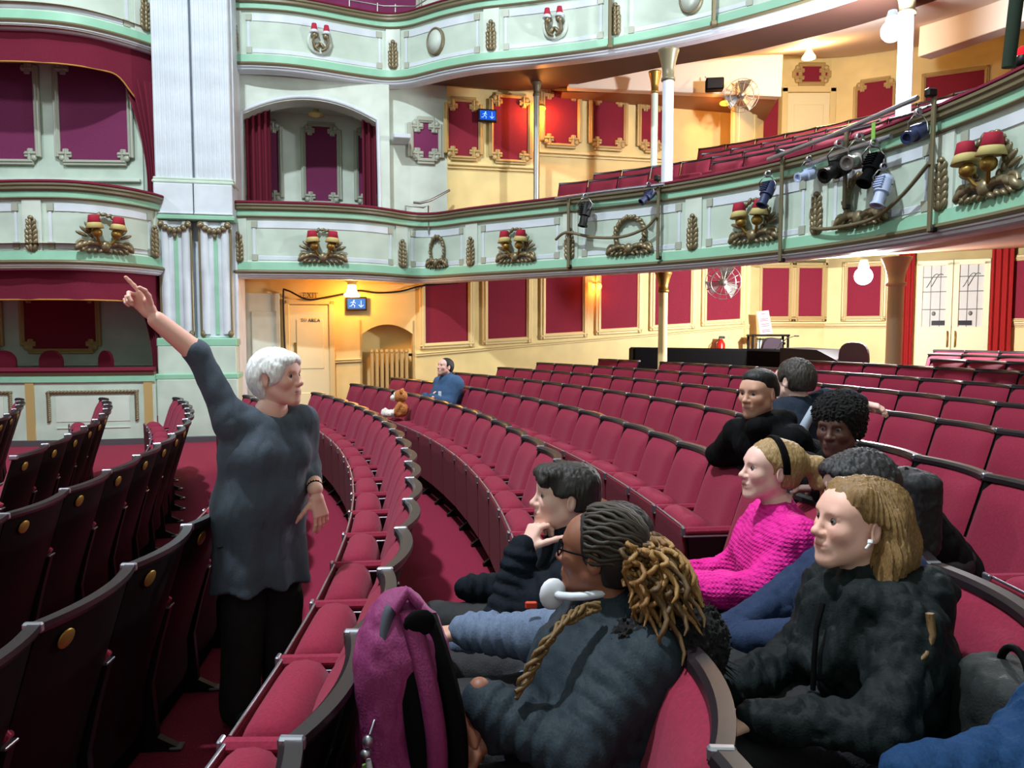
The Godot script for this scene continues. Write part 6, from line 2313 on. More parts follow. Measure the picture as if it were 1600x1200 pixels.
# joints of somebody sitting in a row
func seated(R: float, d: float, head: Vector3, f: Vector3, wL: Vector3, wR: Vector3, sw := 0.165) -> Dictionary:
	var a := asin((d - ROWD) / R)
	var out := Vector3(cos(a), 0, -sin(a))
	var y: float = fl(R)
	var rim := Vector3(ROWX + R * cos(a), y, -d)
	var J := {}
	var inn := -out
	var lat := Vector3.UP.cross(f).normalized()
	J.f = f
	J.lat = lat
	J.base = rim + inn * 0.33
	J.hip = rim + inn * 0.31 + Vector3(0, 0.555, 0)
	J.head = head
	J.neck = head + Vector3(0, -0.155, 0) - f * 0.045
	var back: Vector3 = (J.hip - J.neck)
	J.chest = J.neck + back * 0.38 + Vector3(0, -0.02, 0)
	J.sL = J.neck + lat * sw + Vector3(0, -0.06, 0) - f * 0.01
	J.sR = J.neck - lat * sw + Vector3(0, -0.06, 0) - f * 0.01
	J.wL = wL
	J.wR = wR
	J.eL = elbow(J.sL, wL, 0.27, 0.25, Vector3(0, -1, 0) - f * 0.5 + lat * 0.35)
	J.eR = elbow(J.sR, wR, 0.27, 0.25, Vector3(0, -1, 0) - f * 0.5 - lat * 0.35)
	var li := Vector3.UP.cross(inn).normalized()
	J.hL = J.hip + li * 0.09
	J.hR = J.hip - li * 0.09
	J.kL = J.hip + li * 0.13 + inn * 0.43 + Vector3(0, 0.0, 0)
	J.kR = J.hip - li * 0.13 + inn * 0.43 + Vector3(0, 0.0, 0)
	J.aL = Vector3(J.kL.x, y + 0.09, J.kL.z) - inn * 0.04
	J.aR = Vector3(J.kR.x, y + 0.09, J.kR.z) - inn * 0.04
	J.inn = inn
	return J

func cloth_disp(amp: float, fr: float, sd: float) -> Callable:
	return func(v: Vector3) -> float:
		var a := nz.get_noise_3d(v.x * fr * 60.0 + sd, v.y * fr * 60.0, v.z * fr * 60.0)
		var b := absf(nz.get_noise_3d(v.x * fr * 130.0 + sd, v.y * fr * 60.0 + v.x * 4.0, v.z * fr * 110.0))
		return a * amp * 0.45 + (0.22 - b) * amp * 0.6

func jacket_field(J: Dictionary, g: float, rib := 0.0, collar := 0.06, hem := 0.05) -> Field:
	var f := Field.new()
	var lat: Vector3 = J.lat
	var li: Vector3 = J.get("hlat", lat)
	for k in [[-0.085, 0.112], [0.0, 0.125], [0.085, 0.112]]:
		f.cap(J.hip + li * k[0] + Vector3(0, -hem, 0), J.chest + lat * k[0] * 1.1, k[1] * g * 1.02, k[1] * g, 0.07, rib, 6.0)
		f.cap(J.chest + lat * k[0] * 1.1, J.neck + lat * k[0] * 0.8 + Vector3(0, -0.10, 0), k[1] * g, k[1] * g * 0.75, 0.07)
	f.cap(J.sL, J.sR, 0.068 * g, 0.068 * g, 0.06)
	f.cap(J.neck + Vector3(0, -0.06, 0), J.neck + Vector3(0, 0.0, 0) + J.f * 0.01, 0.085 * g, collar * g + 0.012, 0.05)
	for s in [["sL", "eL", "wL"], ["sR", "eR", "wR"]]:
		f.cap(J[s[0]], J[s[1]], 0.070 * g, 0.060 * g, 0.04, rib, 6.0)
		f.cap(J[s[1]], J[s[2]], 0.060 * g, 0.047 * g, 0.04, rib, 6.0)
	return f

func trousers_field(J: Dictionary, g := 1.0) -> Field:
	var f := Field.new()
	f.cap(J.hL, J.hR, 0.115 * g, 0.115 * g, 0.05)
	for s in [["hL", "kL", "aL"], ["hR", "kR", "aR"]]:
		f.cap(J[s[0]], J[s[1]], 0.095 * g, 0.076 * g, 0.05)
		f.cap(J[s[1]], J[s[2]], 0.076 * g, 0.058 * g, 0.04)
	f.disp = cloth_disp(0.010, 0.12, 7.0)
	return f

func inner_body(J: Dictionary) -> Field:
	var f := Field.new()
	f.cap(J.head + Vector3(0, -0.09, 0) - J.f * 0.02, J.neck, 0.045, 0.05, 0.03)
	f.cap(J.neck, J.chest, 0.055, 0.085, 0.05)
	f.cap(J.chest, J.hip, 0.085, 0.085, 0.05)
	f.cap(J.sL, J.sR, 0.04, 0.04, 0.04)
	for s in [["sL", "eL", "wL"], ["sR", "eR", "wR"]]:
		f.cap(J[s[0]], J[s[1]], 0.040, 0.034, 0.03)
		f.cap(J[s[1]], J[s[2]], 0.034, 0.025, 0.03)
	for s in [["hL", "kL", "aL"], ["hR", "kR", "aR"]]:
		f.cap(J[s[0]], J[s[1]], 0.065, 0.045, 0.04)
		f.cap(J[s[1]], J[s[2]], 0.045, 0.032, 0.04)
	return f

func shoes(o: Node3D, J: Dictionary, m: Material) -> void:
	for s in ["aL", "aR"]:
		var st := skin_node("shoe", m, o)
		st.position = -o.position
		var f := Field.new()
		var a: Vector3 = J[s]
		var inn: Vector3 = J.inn
		f.cap(a + Vector3(0, -0.02, 0) - inn * 0.03, a + Vector3(0, -0.045, 0) + inn * 0.16, 0.045, 0.036, 0.03)
		f.cap(a + Vector3(0, 0.02, 0), a + Vector3(0, -0.03, 0), 0.045, 0.045, 0.03)
		f.box(a + Vector3(0, -0.19, 0), Vector3(0.5, 0.1, 0.5), 0.0, 0.005, true)
		grow(st, f, 0.012)

# puts together body, jacket, trousers, shoes; returns the head transform
func dress(o: Node3D, J: Dictionary, spec: Dictionary, hb: Basis, hands: Array) -> Transform3D:
	var body := skin_node("body", M.skin, o)
	body.position = -o.position
	var ls := lin(spec.skin)
	grow(body, inner_body(J), 0.014, Transform3D.IDENTITY, ls)
	var T := add_head(o, body, J.head, hb, spec)
	for h in hands:
		grow(body, h, 0.0032, Transform3D.IDENTITY, ls)
	var jk := skin_node(spec.get("top", "jacket"), spec.jmat, o)
	jk.position = -o.position
	var jf := jacket_field(J, spec.get("g", 1.0), spec.get("rib", 0.0), spec.get("collar", 0.06))
	jf.disp = cloth_disp(spec.get("fold", 0.014), 0.11, spec.get("sd", 1.0))
	if spec.has("extra"):
		spec.extra.call(jf)
	grow(jk, jf, spec.get("jcell", 0.0105))
	var tn := skin_node("trousers", spec.tmat, o)
	tn.position = -o.position
	grow(tn, trousers_field(J, spec.get("tg", 1.0)), 0.014)
	shoes(o, J, M.black)
	return T

func hair_node(o: Node3D, called: String, m: Material, f: Field, cell: float, T: Transform3D) -> MeshInstance3D:
	var n := skin_node(called, m, o)
	n.position = -o.position
	grow(n, f, cell, T)
	return n

func build_people() -> void:
	nz.seed = 4
	nz.frequency = 1.0
	nz.fractal_octaves = 2
	M.strand = noise_tex(0.05, 256, 21, 0.45, 1.0, 4)
	M.strand_pale = noise_tex(0.05, 128, 22, 0.82, 1.0, 4)
	M.skin = StandardMaterial3D.new()
	M.skin.vertex_color_use_as_albedo = true
	M.skin.roughness = 0.55
	M.skin.subsurf_scatter_enabled = true
	M.skin.subsurf_scatter_strength = 0.08
	M.eye_white = mat(Color(0.52, 0.50, 0.49), 0.25)
	M.iris = mat(Color(0.16, 0.13, 0.11), 0.15)
	M.dark_cloth = mat(Color(0.13, 0.13, 0.145), 0.8, 0.0, M.pile, M.fine, 5.0, 0.4)
	pointing_woman()
	far_man()
	boy()
	hidden_friend()
	braided_woman()
	pink_girl()
	navy_person()
	blonde_woman()
	fade_man()
	turned_man()
	afro_man()
	corner_person()
	bags()
	teddy()
	run_tasks()

func pointing_woman() -> void:
	var o := thing("person", "standing woman with cropped white hair in a long charcoal tunic, pointing up left", "person", P(-1.08, 0, 3.22))
	var J := {}
	J.f = Vector3(0.72, 0, 0.69).normalized()
	J.lat = Vector3.UP.cross(J.f)
	J.hlat = J.lat
	J.inn = Vector3(0.6, 0, 0.8)
	J.head = P(-1.00, 1.485, 3.22)
	J.neck = P(-1.035, 1.345, 3.22)
	J.chest = P(-1.06, 1.18, 3.22)
	J.hip = P(-1.09, 0.88, 3.22)
	J.sR = P(-1.165, 1.315, 3.12)
	J.sL = P(-0.925, 1.295, 3.31)
	J.eR = P(-1.285, 1.595, 3.09)
	J.wR = P(-1.415, 1.73, 3.02)
	J.eL = P(-0.925, 1.07, 3.40)
	J.wL = P(-0.855, 1.005, 3.24)
	J.hR = P(-1.15, 0.86, 3.16)
	J.hL = P(-1.03, 0.86, 3.28)
	J.kR = P(-1.15, 0.48, 3.16)
	J.kL = P(-1.03, 0.48, 3.30)
	J.aR = P(-1.17, 0.09, 3.14)
	J.aL = P(-1.04, 0.09, 3.30)
	var skin := Color(0.91, 0.70, 0.64)
	var body := skin_node("body", M.skin, o)
	body.position = -o.position
	var ls := lin(skin)
	var ib := inner_body(J)
	ib.cap(J.eR.lerp(J.wR, 0.05), J.wR, 0.043, 0.030, 0.03)
	ib.cap(J.eL, J.wL, 0.040, 0.028, 0.03)
	grow(body, ib, 0.008, Transform3D.IDENTITY, ls)
	var hb := face_basis(Vector3(0.93, 0.06, 0.26))
	var T := add_head(o, body, J.head, hb, {"skin": skin, "hair": Color(0.8, 0.8, 0.82), "brow": Color(0.55, 0.5, 0.48), "hs": 1.0, "lips": Color(0.66, 0.36, 0.38), "cell": 0.0032})
	grow(body, hand_field(hand_T(J.wR + Vector3(-0.022, 0.026, 0.0), Vector3(-0.62, 0.76, 0.18), Vector3(0.12, 0.2, -0.96)), false, [0.5, 0.06, 1.0, 1.15, 1.1], 0.05), 0.003, Transform3D.IDENTITY, ls)
	grow(body, hand_field(hand_T(J.wL + Vector3(0.006, -0.03, 0.004), Vector3(0.22, -0.97, 0.06), Vector3(0.75, 0.1, 0.65)), true, [0.25, 0.25, 0.3, 0.38, 0.42], 0.10), 0.003, Transform3D.IDENTITY, ls)
	# tunic
	var tn := skin_node("tunic", mat(Color(0.29, 0.335, 0.39), 0.9, 0.0, M.pile, M.fine, 6.0, 0.4), o)
	tn.position = -o.position
	var f := Field.new()
	var lat: Vector3 = J.lat
	for k in [[-0.08, 0.098], [0.0, 0.118], [0.08, 0.098]]:
		f.cap(J.hip + lat * k[0] + Vector3(0, 0.06, 0), J.chest + lat * k[0] * 1.05, k[1] * 1.12, k[1], 0.08)
		f.cap(J.chest + lat * k[0] * 1.05, J.neck + lat * k[0] * 0.9 + Vector3(0, -0.085, 0), k[1], k[1] * 0.66, 0.07)
		f.cap(J.hip + lat * k[0] + Vector3(0, 0.06, 0), P(-1.085, 0.50, 3.22) + lat * k[0] * 1.25, k[1] * 1.10, k[1] * 1.24, 0.08)
	f.cap(J.sL, J.sR, 0.062, 0.062, 0.06)
	for s in [-1.0, 1.0]:
		f.egg(J.chest + lat * s * 0.075 + J.f * 0.085 + Vector3(0, -0.02, 0), Vector3(0.072, 0.075, 0.062), 0.06)
	f.egg(J.hip + J.f * 0.06 + Vector3(0, 0.13, 0), Vector3(0.13, 0.13, 0.10), 0.08)
	f.cap(J.sR, J.eR, 0.066, 0.050, 0.05)
	f.cap(J.eR, J.eR.lerp(J.wR, 0.12), 0.050, 0.050, 0.02)
	f.cap(J.sL, J.eL, 0.062, 0.052, 0.05)
	f.cap(J.eL, J.eL.lerp(J.wL, 0.62), 0.050, 0.044, 0.03)
	f.box(P(-1.08, 0.395, 3.22), Vector3(0.5, 0.2, 0.5), 0.0, 0.01, true)
	f.egg(J.neck + Vector3(0, 0.045, 0) + J.f * 0.03, Vector3(0.075, 0.075, 0.075), 0.015, true)
	f.disp = func(v: Vector3) -> float:
		var low := clampf((1.0 - v.y) * 2.2, 0.0, 1.0)
		return nz.get_noise_3d(v.x * 6.0, v.y * 3.0, v.z * 6.0) * 0.006 + (0.2 - absf(nz.get_noise_3d(v.x * 9.0, v.y * 5.0 - v.x * 3.0, v.z * 9.0 + 3.0))) * 0.007 + low * 0.012 * sin(atan2(v.z + 3.22, v.x + 1.085) * 7.0)
	grow(tn, f, 0.009)
	var pk := stn()
	bx(pk, Transform3D(Basis(face_basis(Vector3(0.35, 0, 0.94))), P(-1.16, 0.80, 3.075)), Vector3(0.12, 0.012, 0.012), 0.004)
	put("pocket_edge", pk, M.dark_cloth, o)
	var tr := skin_node("trousers", mat(Color(0.045, 0.042, 0.05), 0.9, 0.0, M.pile, M.fine, 6.0, 0.4), o)
	tr.position = -o.position
	var tf := Field.new()
	for s in [["hL", "kL", "aL"], ["hR", "kR", "aR"]]:
		tf.cap(J[s[0]], J[s[1]], 0.098, 0.088, 0.03)
		tf.cap(J[s[1]], J[s[2]] + Vector3(0, -0.01, 0), 0.088, 0.082, 0.03)
	tf.disp = cloth_disp(0.012, 0.12, 3.0)
	grow(tr, tf, 0.012)
	shoes(o, J, mat(Color(0.13, 0.16, 0.18), 0.6))
	# white cropped hair, swept forward
	var h := hair_cap(0.019, -0.028, -0.085, -0.004, 0.007, 3.0, true)
	h.egg(Vector3(0, 0.075, 0.055), Vector3(0.066, 0.032, 0.042), 0.03)
	for s in [-1.0, 1.0]:
		h.egg(Vector3(s * 0.070, 0.03, 0.035), Vector3(0.016, 0.042, 0.03), 0.02)
		h.egg(Vector3(s * 0.074, 0.0, 0.012), Vector3(0.010, 0.030, 0.014), 0.012)
	hair_node(o, "hair", hair_mat(Color(1.0, 1.0, 1.0), 0.8), h, 0.0038, T)
	# watch and ring
	var w := stn()
	var wd: Vector3 = (J.wL - J.eL).normalized()
	var wb := Basis.IDENTITY.looking_at(wd, Vector3(1, 0.2, 0.4))
	lathe(w, Transform3D(wb * Basis(Vector3.RIGHT, PI / 2), J.wL - wd * 0.015), [Vector2(0.030, -0.012), Vector2(0.035, -0.012), Vector2(0.035, 0.012), Vector2(0.030, 0.012)], 18)
	put("watch_strap", w, M.black, o)

func cloth(c: Color) -> StandardMaterial3D:
	var m := mat(c, 0.85, 0.0, M.pile, M.fine, 5.0, 0.35)
	m.metallic_specular = 0.22
	return m

func plain_torso_spec(skin: Color, hair: Color, jc: Color) -> Dictionary:
	return {"skin": skin, "hair": hair, "jmat": cloth(jc), "tmat": M.dark_cloth}

func far_man() -> void:
	var o := thing("person", "man in a blue hooded jacket sitting alone near the far wall with folded arms", "person", P(-0.85, 0.06, 9.85))
	var fc := Vector3(-0.75, 0, 0.66).normalized()
	var hd := P(-0.87, 1.235, 9.8)
	var J := seated(15.99, 9.95, hd, fc, P(-1.02, 0.86, 9.55), P(-1.12, 0.86, 9.75), 0.19)
	J.base = o.position
	var sp := plain_torso_spec(Color(0.91, 0.71, 0.65), Color(0.13, 0.10, 0.10), Color(0.27, 0.38, 0.52))
	sp.merge({"male": true, "cell": 0.006, "g": 1.15, "jcell": 0.014, "beard": 0.35, "collar": 0.075}, true)
	var hb := face_basis(Vector3(-0.72, 0.18, 0.62))
	sp.extra = func(f: Field) -> void:
		f.egg(J.neck + Vector3(0, -0.02, 0) - fc * 0.06, Vector3(0.14, 0.08, 0.10), 0.03)
	var T := dress(o, J, sp, hb, [hand_field(hand_T(J.wL, Vector3(-0.4, 0.0, -0.9), Vector3(-0.6, 0.3, 0.5)), true, [0.3, 0.4, 0.4, 0.4, 0.4])])
	hair_node(o, "hair", hair_mat(Color(0.11, 0.09, 0.09)), hair_cap(0.007, 0.0, -0.05, 0.012, 0.003, 5.0), 0.006, T)
	var s := stn()
	bx(s, Transform3D(face_basis(fc), hd + Vector3(-0.05, -0.36, 0.22)), Vector3(0.05, 0.12, 0.02), 0.004)
	put("pale_badge", s, M.white, o)

func boy() -> void:
	var o := thing("person", "teenage boy with dark tousled hair resting his chin on his hand", "person", P(0.14, 0.02, 2.68))
	var fc := Vector3(-0.97, 0, 0.1).normalized()
	var hd := P(0.178, 1.105, 2.6)
	var J := seated(15.12, 2.70, hd, fc, P(0.035, 0.955, 2.50), P(-0.18, 0.70, 2.85), 0.165)
	J.eL = P(-0.03, 0.72, 2.44)
	var sp := plain_torso_spec(Color(0.91, 0.73, 0.67), Color(0.11, 0.09, 0.08), Color(0.105, 0.125, 0.16))
	sp.merge({"male": true, "rib": 0.012, "g": 1.12, "hs": 0.98, "collar": 0.075, "lips": Color(0.74, 0.42, 0.42)}, true)
	sp.extra = func(f: Field) -> void:
		f.egg(J.neck + Vector3(0.05, -0.03, 0), Vector3(0.10, 0.06, 0.12), 0.03)
	var T := dress(o, J, sp, face_basis(Vector3(-0.96, 0.10, 0.16)), [hand_field(hand_T(P(0.045, 0.945, 2.505), Vector3(0.35, 0.70, -0.35), Vector3(-0.75, 0.35, 0.5)), true, [0.3, 0.85, 0.85, 0.85, 0.85])])
	var h := hair_cap(0.016, 0.012, -0.035, 0.0, 0.006, 9.0)
	h.egg(Vector3(0, 0.085, 0.060), Vector3(0.070, 0.036, 0.055), 0.02)
	h.egg(Vector3(0.02, 0.062, 0.092), Vector3(0.050, 0.030, 0.022), 0.02)
	h.egg(Vector3(0, 0.07, -0.07), Vector3(0.075, 0.05, 0.05), 0.03)
	for k in 9:
		var x := -0.055 + k * 0.0135
		h.cap(Vector3(x, 0.092, 0.085), Vector3(x + 0.008 * sin(k * 2.1), 0.050 + 0.010 * sin(k * 1.7), 0.103 - absf(x) * 0.25), 0.011, 0.004, 0.006)
	hair_node(o, "hair", hair_mat(Color(0.17, 0.14, 0.12)), h, 0.004, T)

func hidden_friend() -> void:
	var o := thing("person", "person in a slate blue padded jacket mostly hidden behind the braided woman", "person", P(0.15, 0.02, 2.27))
	var fc := Vector3(-1, 0, 0.0)
	var hd := P(0.30, 1.04, 2.26)
	var J := seated(15.12, 2.28, hd, fc, P(-0.15, 0.765, 2.27), P(-0.16, 0.66, 2.42), 0.165)
	J.eL = P(0.07, 0.79, 2.16)
	var sp := plain_torso_spec(Color(0.80, 0.60, 0.52), Color(0.12, 0.09, 0.08), Color(0.44, 0.50, 0.60))
	sp.merge({"rib": 0.010, "g": 1.15, "cell": 0.005}, true)
	var T := dress(o, J, sp, face_basis(Vector3(-1, 0, -0.1)), [hand_field(hand_T(P(-0.165, 0.76, 2.27), Vector3(-0.9, -0.15, 0.0), Vector3(-0.1, 1.0, 0.2)), true, [0.2, 0.5, 0.55, 0.6, 0.6])])
	hair_node(o, "hair", hair_mat(Color(0.12, 0.10, 0.09)), hair_cap(0.014, -0.01, -0.06, 0.0, 0.008, 2.0), 0.006, T)
	var s := stn()
	for k in 2:
		bx(s, Transform3D(Basis.IDENTITY, P(0.055 + k * 0.06, 0.90 + 0.01 * k, 2.12)), Vector3(0.035, 0.022, 0.01), 0.004)
	put("orange_toggle", s, mat(Color(0.85, 0.25, 0.12), 0.6), o)

func braided_woman() -> void:
	var o := thing("person", "woman with glasses and golden-tipped braids in a dark padded coat with fur hood", "person", P(0.15, 0.02, 1.82))
	var fc := Vector3(-0.95, 0, 0.30).normalized()
	var hd := P(0.225, 1.115, 1.90)
	var J := seated(15.12, 1.80, hd, fc, P(-0.07, 0.815, 1.72), P(-0.05, 0.765, 1.92), 0.17)
	J.eL = P(0.135, 0.745, 1.62)
	var sp := plain_torso_spec(Color(0.52, 0.33, 0.25), Color(0.07, 0.05, 0.045), Color(0.18, 0.22, 0.25))
	sp.jmat.roughness = 0.6
	sp.merge({"rib": 0.009, "g": 1.18, "lips": Color(0.45, 0.22, 0.20), "cell": 0.0032, "collar": 0.07, "jcell": 0.009, "brow": Color(0.06, 0.045, 0.04)}, true)
	sp.extra = func(f: Field) -> void:
		f.egg(J.chest - fc * 0.04, Vector3(0.16, 0.19, 0.17), 0.06)
	var hb := face_basis(Vector3(-0.90, 0.06, -0.42))
	var hL := hand_field(hand_T(J.wL + Vector3(-0.015, 0.0, 0.01), Vector3(-0.25, -0.95, 0.25), Vector3(-0.45, 0.25, 0.85)), true, [0.3, 0.45, 0.5, 0.5, 0.55], 0.04)
	var hR := hand_field(hand_T(P(-0.06, 0.74, 1.70), Vector3(-0.95, -0.25, 0.1), Vector3(-0.1, 0.95, 0.3)), false, [0.4, 0.7, 0.8, 0.8, 0.8], 0.04)
	J.wR = P(-0.04, 0.745, 1.72)
	J.eR = P(0.1, 0.66, 2.0)
	var T := dress(o, J, sp, hb, [hL, hR])
	# a dark scalp cap with plaits drawn back, then golden curls
	var cap := hair_cap(0.007, -0.030, -0.07, 0.004, 0.002, 6.0)
	hair_node(o, "hair", hair_mat(Color(0.10, 0.075, 0.06)), cap, 0.005, T)
	var s := stn()
	var rng := RandomNumberGenerator.new()
	rng.seed = 11
	for k in 26:
		var ph := lerpf(-1.95, 1.95, k / 25.0)
		var pts := []
		for j in 14:
			var th := lerpf(2.12 - 0.28 * absf(ph) / 1.95, 0.30, j / 13.0)
			var wob := 0.05 * sin(j * 1.1 + k * 2.0)
			var v := Vector3(sin(th) * sin(ph + wob) * 0.086, 0.036 + sin(th) * cos(ph + wob) * 0.094, -0.018 - cos(th) * 0.106)
			pts.append(T * (v + v.normalized() * 0.002 * (j % 2)))
		tube(s, pts, 0.0066, 6)
	put("plaits", s, hair_mat(Color(0.24, 0.19, 0.13)), o)
	var cols := [Color(0.66, 0.46, 0.22), Color(0.46, 0.33, 0.16), Color(0.80, 0.60, 0.33)]
	for c in 3:
		s = stn()
		for k in 46:
			var st := Vector3(rng.randf_range(-0.085, 0.085), rng.randf_range(-0.055, 0.05), rng.randf_range(-0.155, -0.085))
			var ph := rng.randf_range(0, TAU)
			var ln := rng.randf_range(0.09, 0.18)
			var sway := Vector3(rng.randf_range(-0.07, 0.07), 0, rng.randf_range(-0.13, -0.01))
			var pts := []
			for j in 13:
				var t := j / 12.0
				var v := st + sway * t + Vector3(0, -ln * t * t * 0.9 + 0.025 * sin(t * 3.0), 0)
				v += Vector3(cos(ph + t * 15.0), 0.4 * sin(ph + t * 15.0), sin(ph + t * 15.0)) * 0.013
				pts.append(T * v)
			tube(s, pts, [0.006, 0.0065, 0.007, 0.007, 0.007, 0.007, 0.007, 0.007, 0.007, 0.007, 0.0065, 0.005, 0.002], 6)
		put("golden_curl", s, hair_mat(cols[c]), o)
	# the braid that falls forward over the near shoulder
	s = stn()
	for k in 5:
		var pts := []
		for j in 22:
			var t := j / 21.0
			var v := P(0.21, 1.02, 1.80).lerp(P(0.015, 0.875, 1.66), t) + Vector3(0, 0.05 * sin(t * PI), 0.012)
			v += Vector3(0.6 * sin(t * 23.0 + k * 2.0), sin(t * 13.0 + k * 1.3), cos(t * 19.0 + k * 1.7)) * (0.007 + 0.008 * t)
			pts.append(v)
		tube(s, pts, 0.0055, 6)
	put("front_braid", s, hair_mat(Color(0.55, 0.42, 0.22)), o)
	# glasses
	s = stn()
	for sg in [-1.0, 1.0]:
		var ring := []
		for j in 17:
			var a := TAU * j / 16.0
			ring.append(T * Vector3(sg * 0.032 + 0.026 * cos(a), 0.008 + 0.020 * sin(a), 0.099 - 0.012 * absf(cos(a)) * (0.5 if cos(a) * sg > 0 else 0.0)))
		tube(s, ring, 0.0022, 6, false)
		tube(s, [T * Vector3(sg * 0.058, 0.012, 0.092), T * Vector3(sg * 0.076, 0.014, 0.05), T * Vector3(sg * 0.081, 0.014, 0.0)], 0.0024, 6)
	tube(s, [T * Vector3(-0.007, 0.012, 0.103), T * Vector3(0.007, 0.012, 0.103)], 0.0022, 6)
	put("glasses", s, M.black, o)
	# headphones round the neck
	s = stn()
	var arc := []
	for j in 15:
		var a := lerpf(-2.2, 2.2, j / 14.0)
		arc.append(J.neck + Vector3(0, 0.075, 0) + hb * Vector3(0.105 * sin(a), -0.02 + 0.02 * cos(a), 0.02 - 0.10 * cos(a) + 0.06))
	tube(s, arc, 0.011, 8)
	var hp := put("headphones", s, mat(Color(0.80, 0.82, 0.86), 0.4), o)
	s = stn()
	for e in [0, 14]:
		ell(s, Transform3D(hb * Basis(Vector3.UP, 0.9 if e == 0 else -0.9), arc[e]), Vector3(0.036, 0.042, 0.020), 14, 8)
	obj("ear_cup", s, mat(Color(0.86, 0.87, 0.90), 0.4), hp)
	# fur-trimmed hood lying on the back
	var hood := skin_node("fur_hood", mat(Color(0.045, 0.04, 0.045), 1.0), o)
	hood.position = -o.position
	var ff := Field.new()
	ff.cap(J.neck + Vector3(0.03, -0.03, 0.14), J.neck + Vector3(0.17, -0.04, 0.09), 0.065, 0.085, 0.03)
	ff.cap(J.neck + Vector3(0.17, -0.04, 0.09), J.neck + Vector3(0.17, -0.06, -0.10), 0.085, 0.07, 0.03)
	ff.cap(J.neck + Vector3(0.17, -0.04, 0.09), J.neck + Vector3(0.20, -0.15, 0.07), 0.08, 0.06, 0.03)
	ff.disp = func(v: Vector3) -> float:
		return nz.get_noise_3d(v.x * 75.0, v.y * 50.0, v.z * 75.0) * 0.022
	grow(hood, ff, 0.0055)
	s = stn()
	for k in 420:
		var c: Vector3 = [J.neck + Vector3(0.15, -0.03, 0.07), J.neck + Vector3(0.13, -0.03, 0.11), J.neck + Vector3(0.18, -0.04, 0.06), J.neck + Vector3(0.20, -0.12, 0.08), J.neck + Vector3(0.18, -0.05, -0.05)][k % 5]
		var d := Vector3(rng.randfn(), rng.randfn(), rng.randfn()).normalized()
		var p0 := c + d * 0.07
		var p1 := p0 + (d + Vector3(0, -0.5, 0) + Vector3(rng.randfn(), rng.randfn(), rng.randfn()) * 0.3).normalized() * 0.045
		t3(s, p0 + Vector3(0.004, 0, 0), p0 - Vector3(0.004, 0, 0.003), p1)
		t3(s, p0 - Vector3(0, 0, 0.004), p0 + Vector3(0, 0.003, 0.004), p1)
	var fr := put("fur_tufts", s, mat(Color(0.06, 0.055, 0.06), 1.0), o)
	fr.set_meta("kind", "stuff")

func pink_girl() -> void:
	var o := thing("person", "young woman in a bright pink knitted jumper with a black headband and ponytail", "person", P(1.0, 0.06, 2.85))
	var fc := Vector3(-0.98, 0, 0.05).normalized()
	var hd := P(0.945, 1.175, 2.75)
	var J := seated(15.99, 2.85, hd, fc, P(0.68, 0.765, 2.66), P(0.62, 0.72, 2.95), 0.15)
	J.eL = P(0.90, 0.80, 2.60)
	var knit := mat(Color(0.95, 0.08, 0.62), 0.85, 0.0, M.pile, null, 8.0)
	var rib := Image.create(64, 64, false, Image.FORMAT_RGB8)
	for y in 64:
		for x in 64:
			var v := 0.5 + 0.25 * sin(TAU * x / 16.0 + 1.6 * sin(TAU * y / 16.0)) + 0.25 * sin(TAU * y / 16.0)
			rib.set_pixel(x, y, Color(v, v, v))
	rib.bump_map_to_normal_map(6.0)
	knit.normal_enabled = true
	knit.normal_texture = ImageTexture.create_from_image(rib)
	knit.normal_scale = 0.8
	knit.uv1_scale = Vector3(16, 16, 16)
	var sp := plain_torso_spec(Color(0.93, 0.75, 0.70), Color(0.60, 0.46, 0.28), Color.WHITE)
	sp.merge({"jmat": knit, "top": "jumper", "g": 1.0, "fold": 0.022, "hs": 0.95, "collar": 0.05, "brow": Color(0.42, 0.32, 0.24)}, true)
	sp.extra = func(f: Field) -> void:
		f.cap(J.wL, J.wL + Vector3(-0.03, -0.02, 0.0), 0.062, 0.05, 0.03)
		f.egg(J.wL.lerp(J.eL, 0.4) + Vector3(0, -0.03, 0), Vector3(0.09, 0.055, 0.06), 0.04)
	var T := dress(o, J, sp, face_basis(Vector3(-0.97, 0.08, 0.10)), [hand_field(hand_T(J.wL + Vector3(-0.04, -0.02, 0), Vector3(-0.8, -0.6, 0.0), Vector3(-0.3, 0.8, 0.3)), true, [0.3, 0.8, 0.9, 0.9, 0.9])])
	var h := hair_cap(0.012, -0.015, -0.06, -0.004, 0.006, 14.0)
	h.egg(Vector3(0, 0.045, -0.085), Vector3(0.062, 0.065, 0.055), 0.03)
	for s in [-1.0, 1.0]:
		h.egg(Vector3(s * 0.088, 0.0, 0.058), Vector3(0.040, 0.060, 0.050), 0.012, true, Basis(Vector3.RIGHT, 0.5))
	h.egg(Vector3(0, 0.03, -0.135), Vector3(0.04, 0.045, 0.03), 0.02)
	h.chain([Vector3(0, 0.03, -0.13), Vector3(0.01, 0.03, -0.185), Vector3(0.015, -0.03, -0.215), Vector3(0.02, -0.11, -0.205), Vector3(0.02, -0.185, -0.17)], [0.028, 0.038, 0.044, 0.034, 0.010], 0.02)
	hair_node(o, "hair", hair_mat(Color(0.84, 0.68, 0.45)), h, 0.0042, T)
	var s := stn()
	var arc := []
	for j in 19:
		var a := lerpf(-1.9, 1.9, j / 18.0)
		arc.append(T * Vector3(0.089 * sin(a), 0.034 + 0.098 * cos(a), -0.006 - 0.02 * (1 - cos(a))))
	for off in [-0.008, 0.0, 0.008]:
		var a2 := []
		for v in arc:
			a2.append(v + T.basis.z * off)
		tube(s, a2, 0.0065, 6)
	put("headband", s, M.black, o)

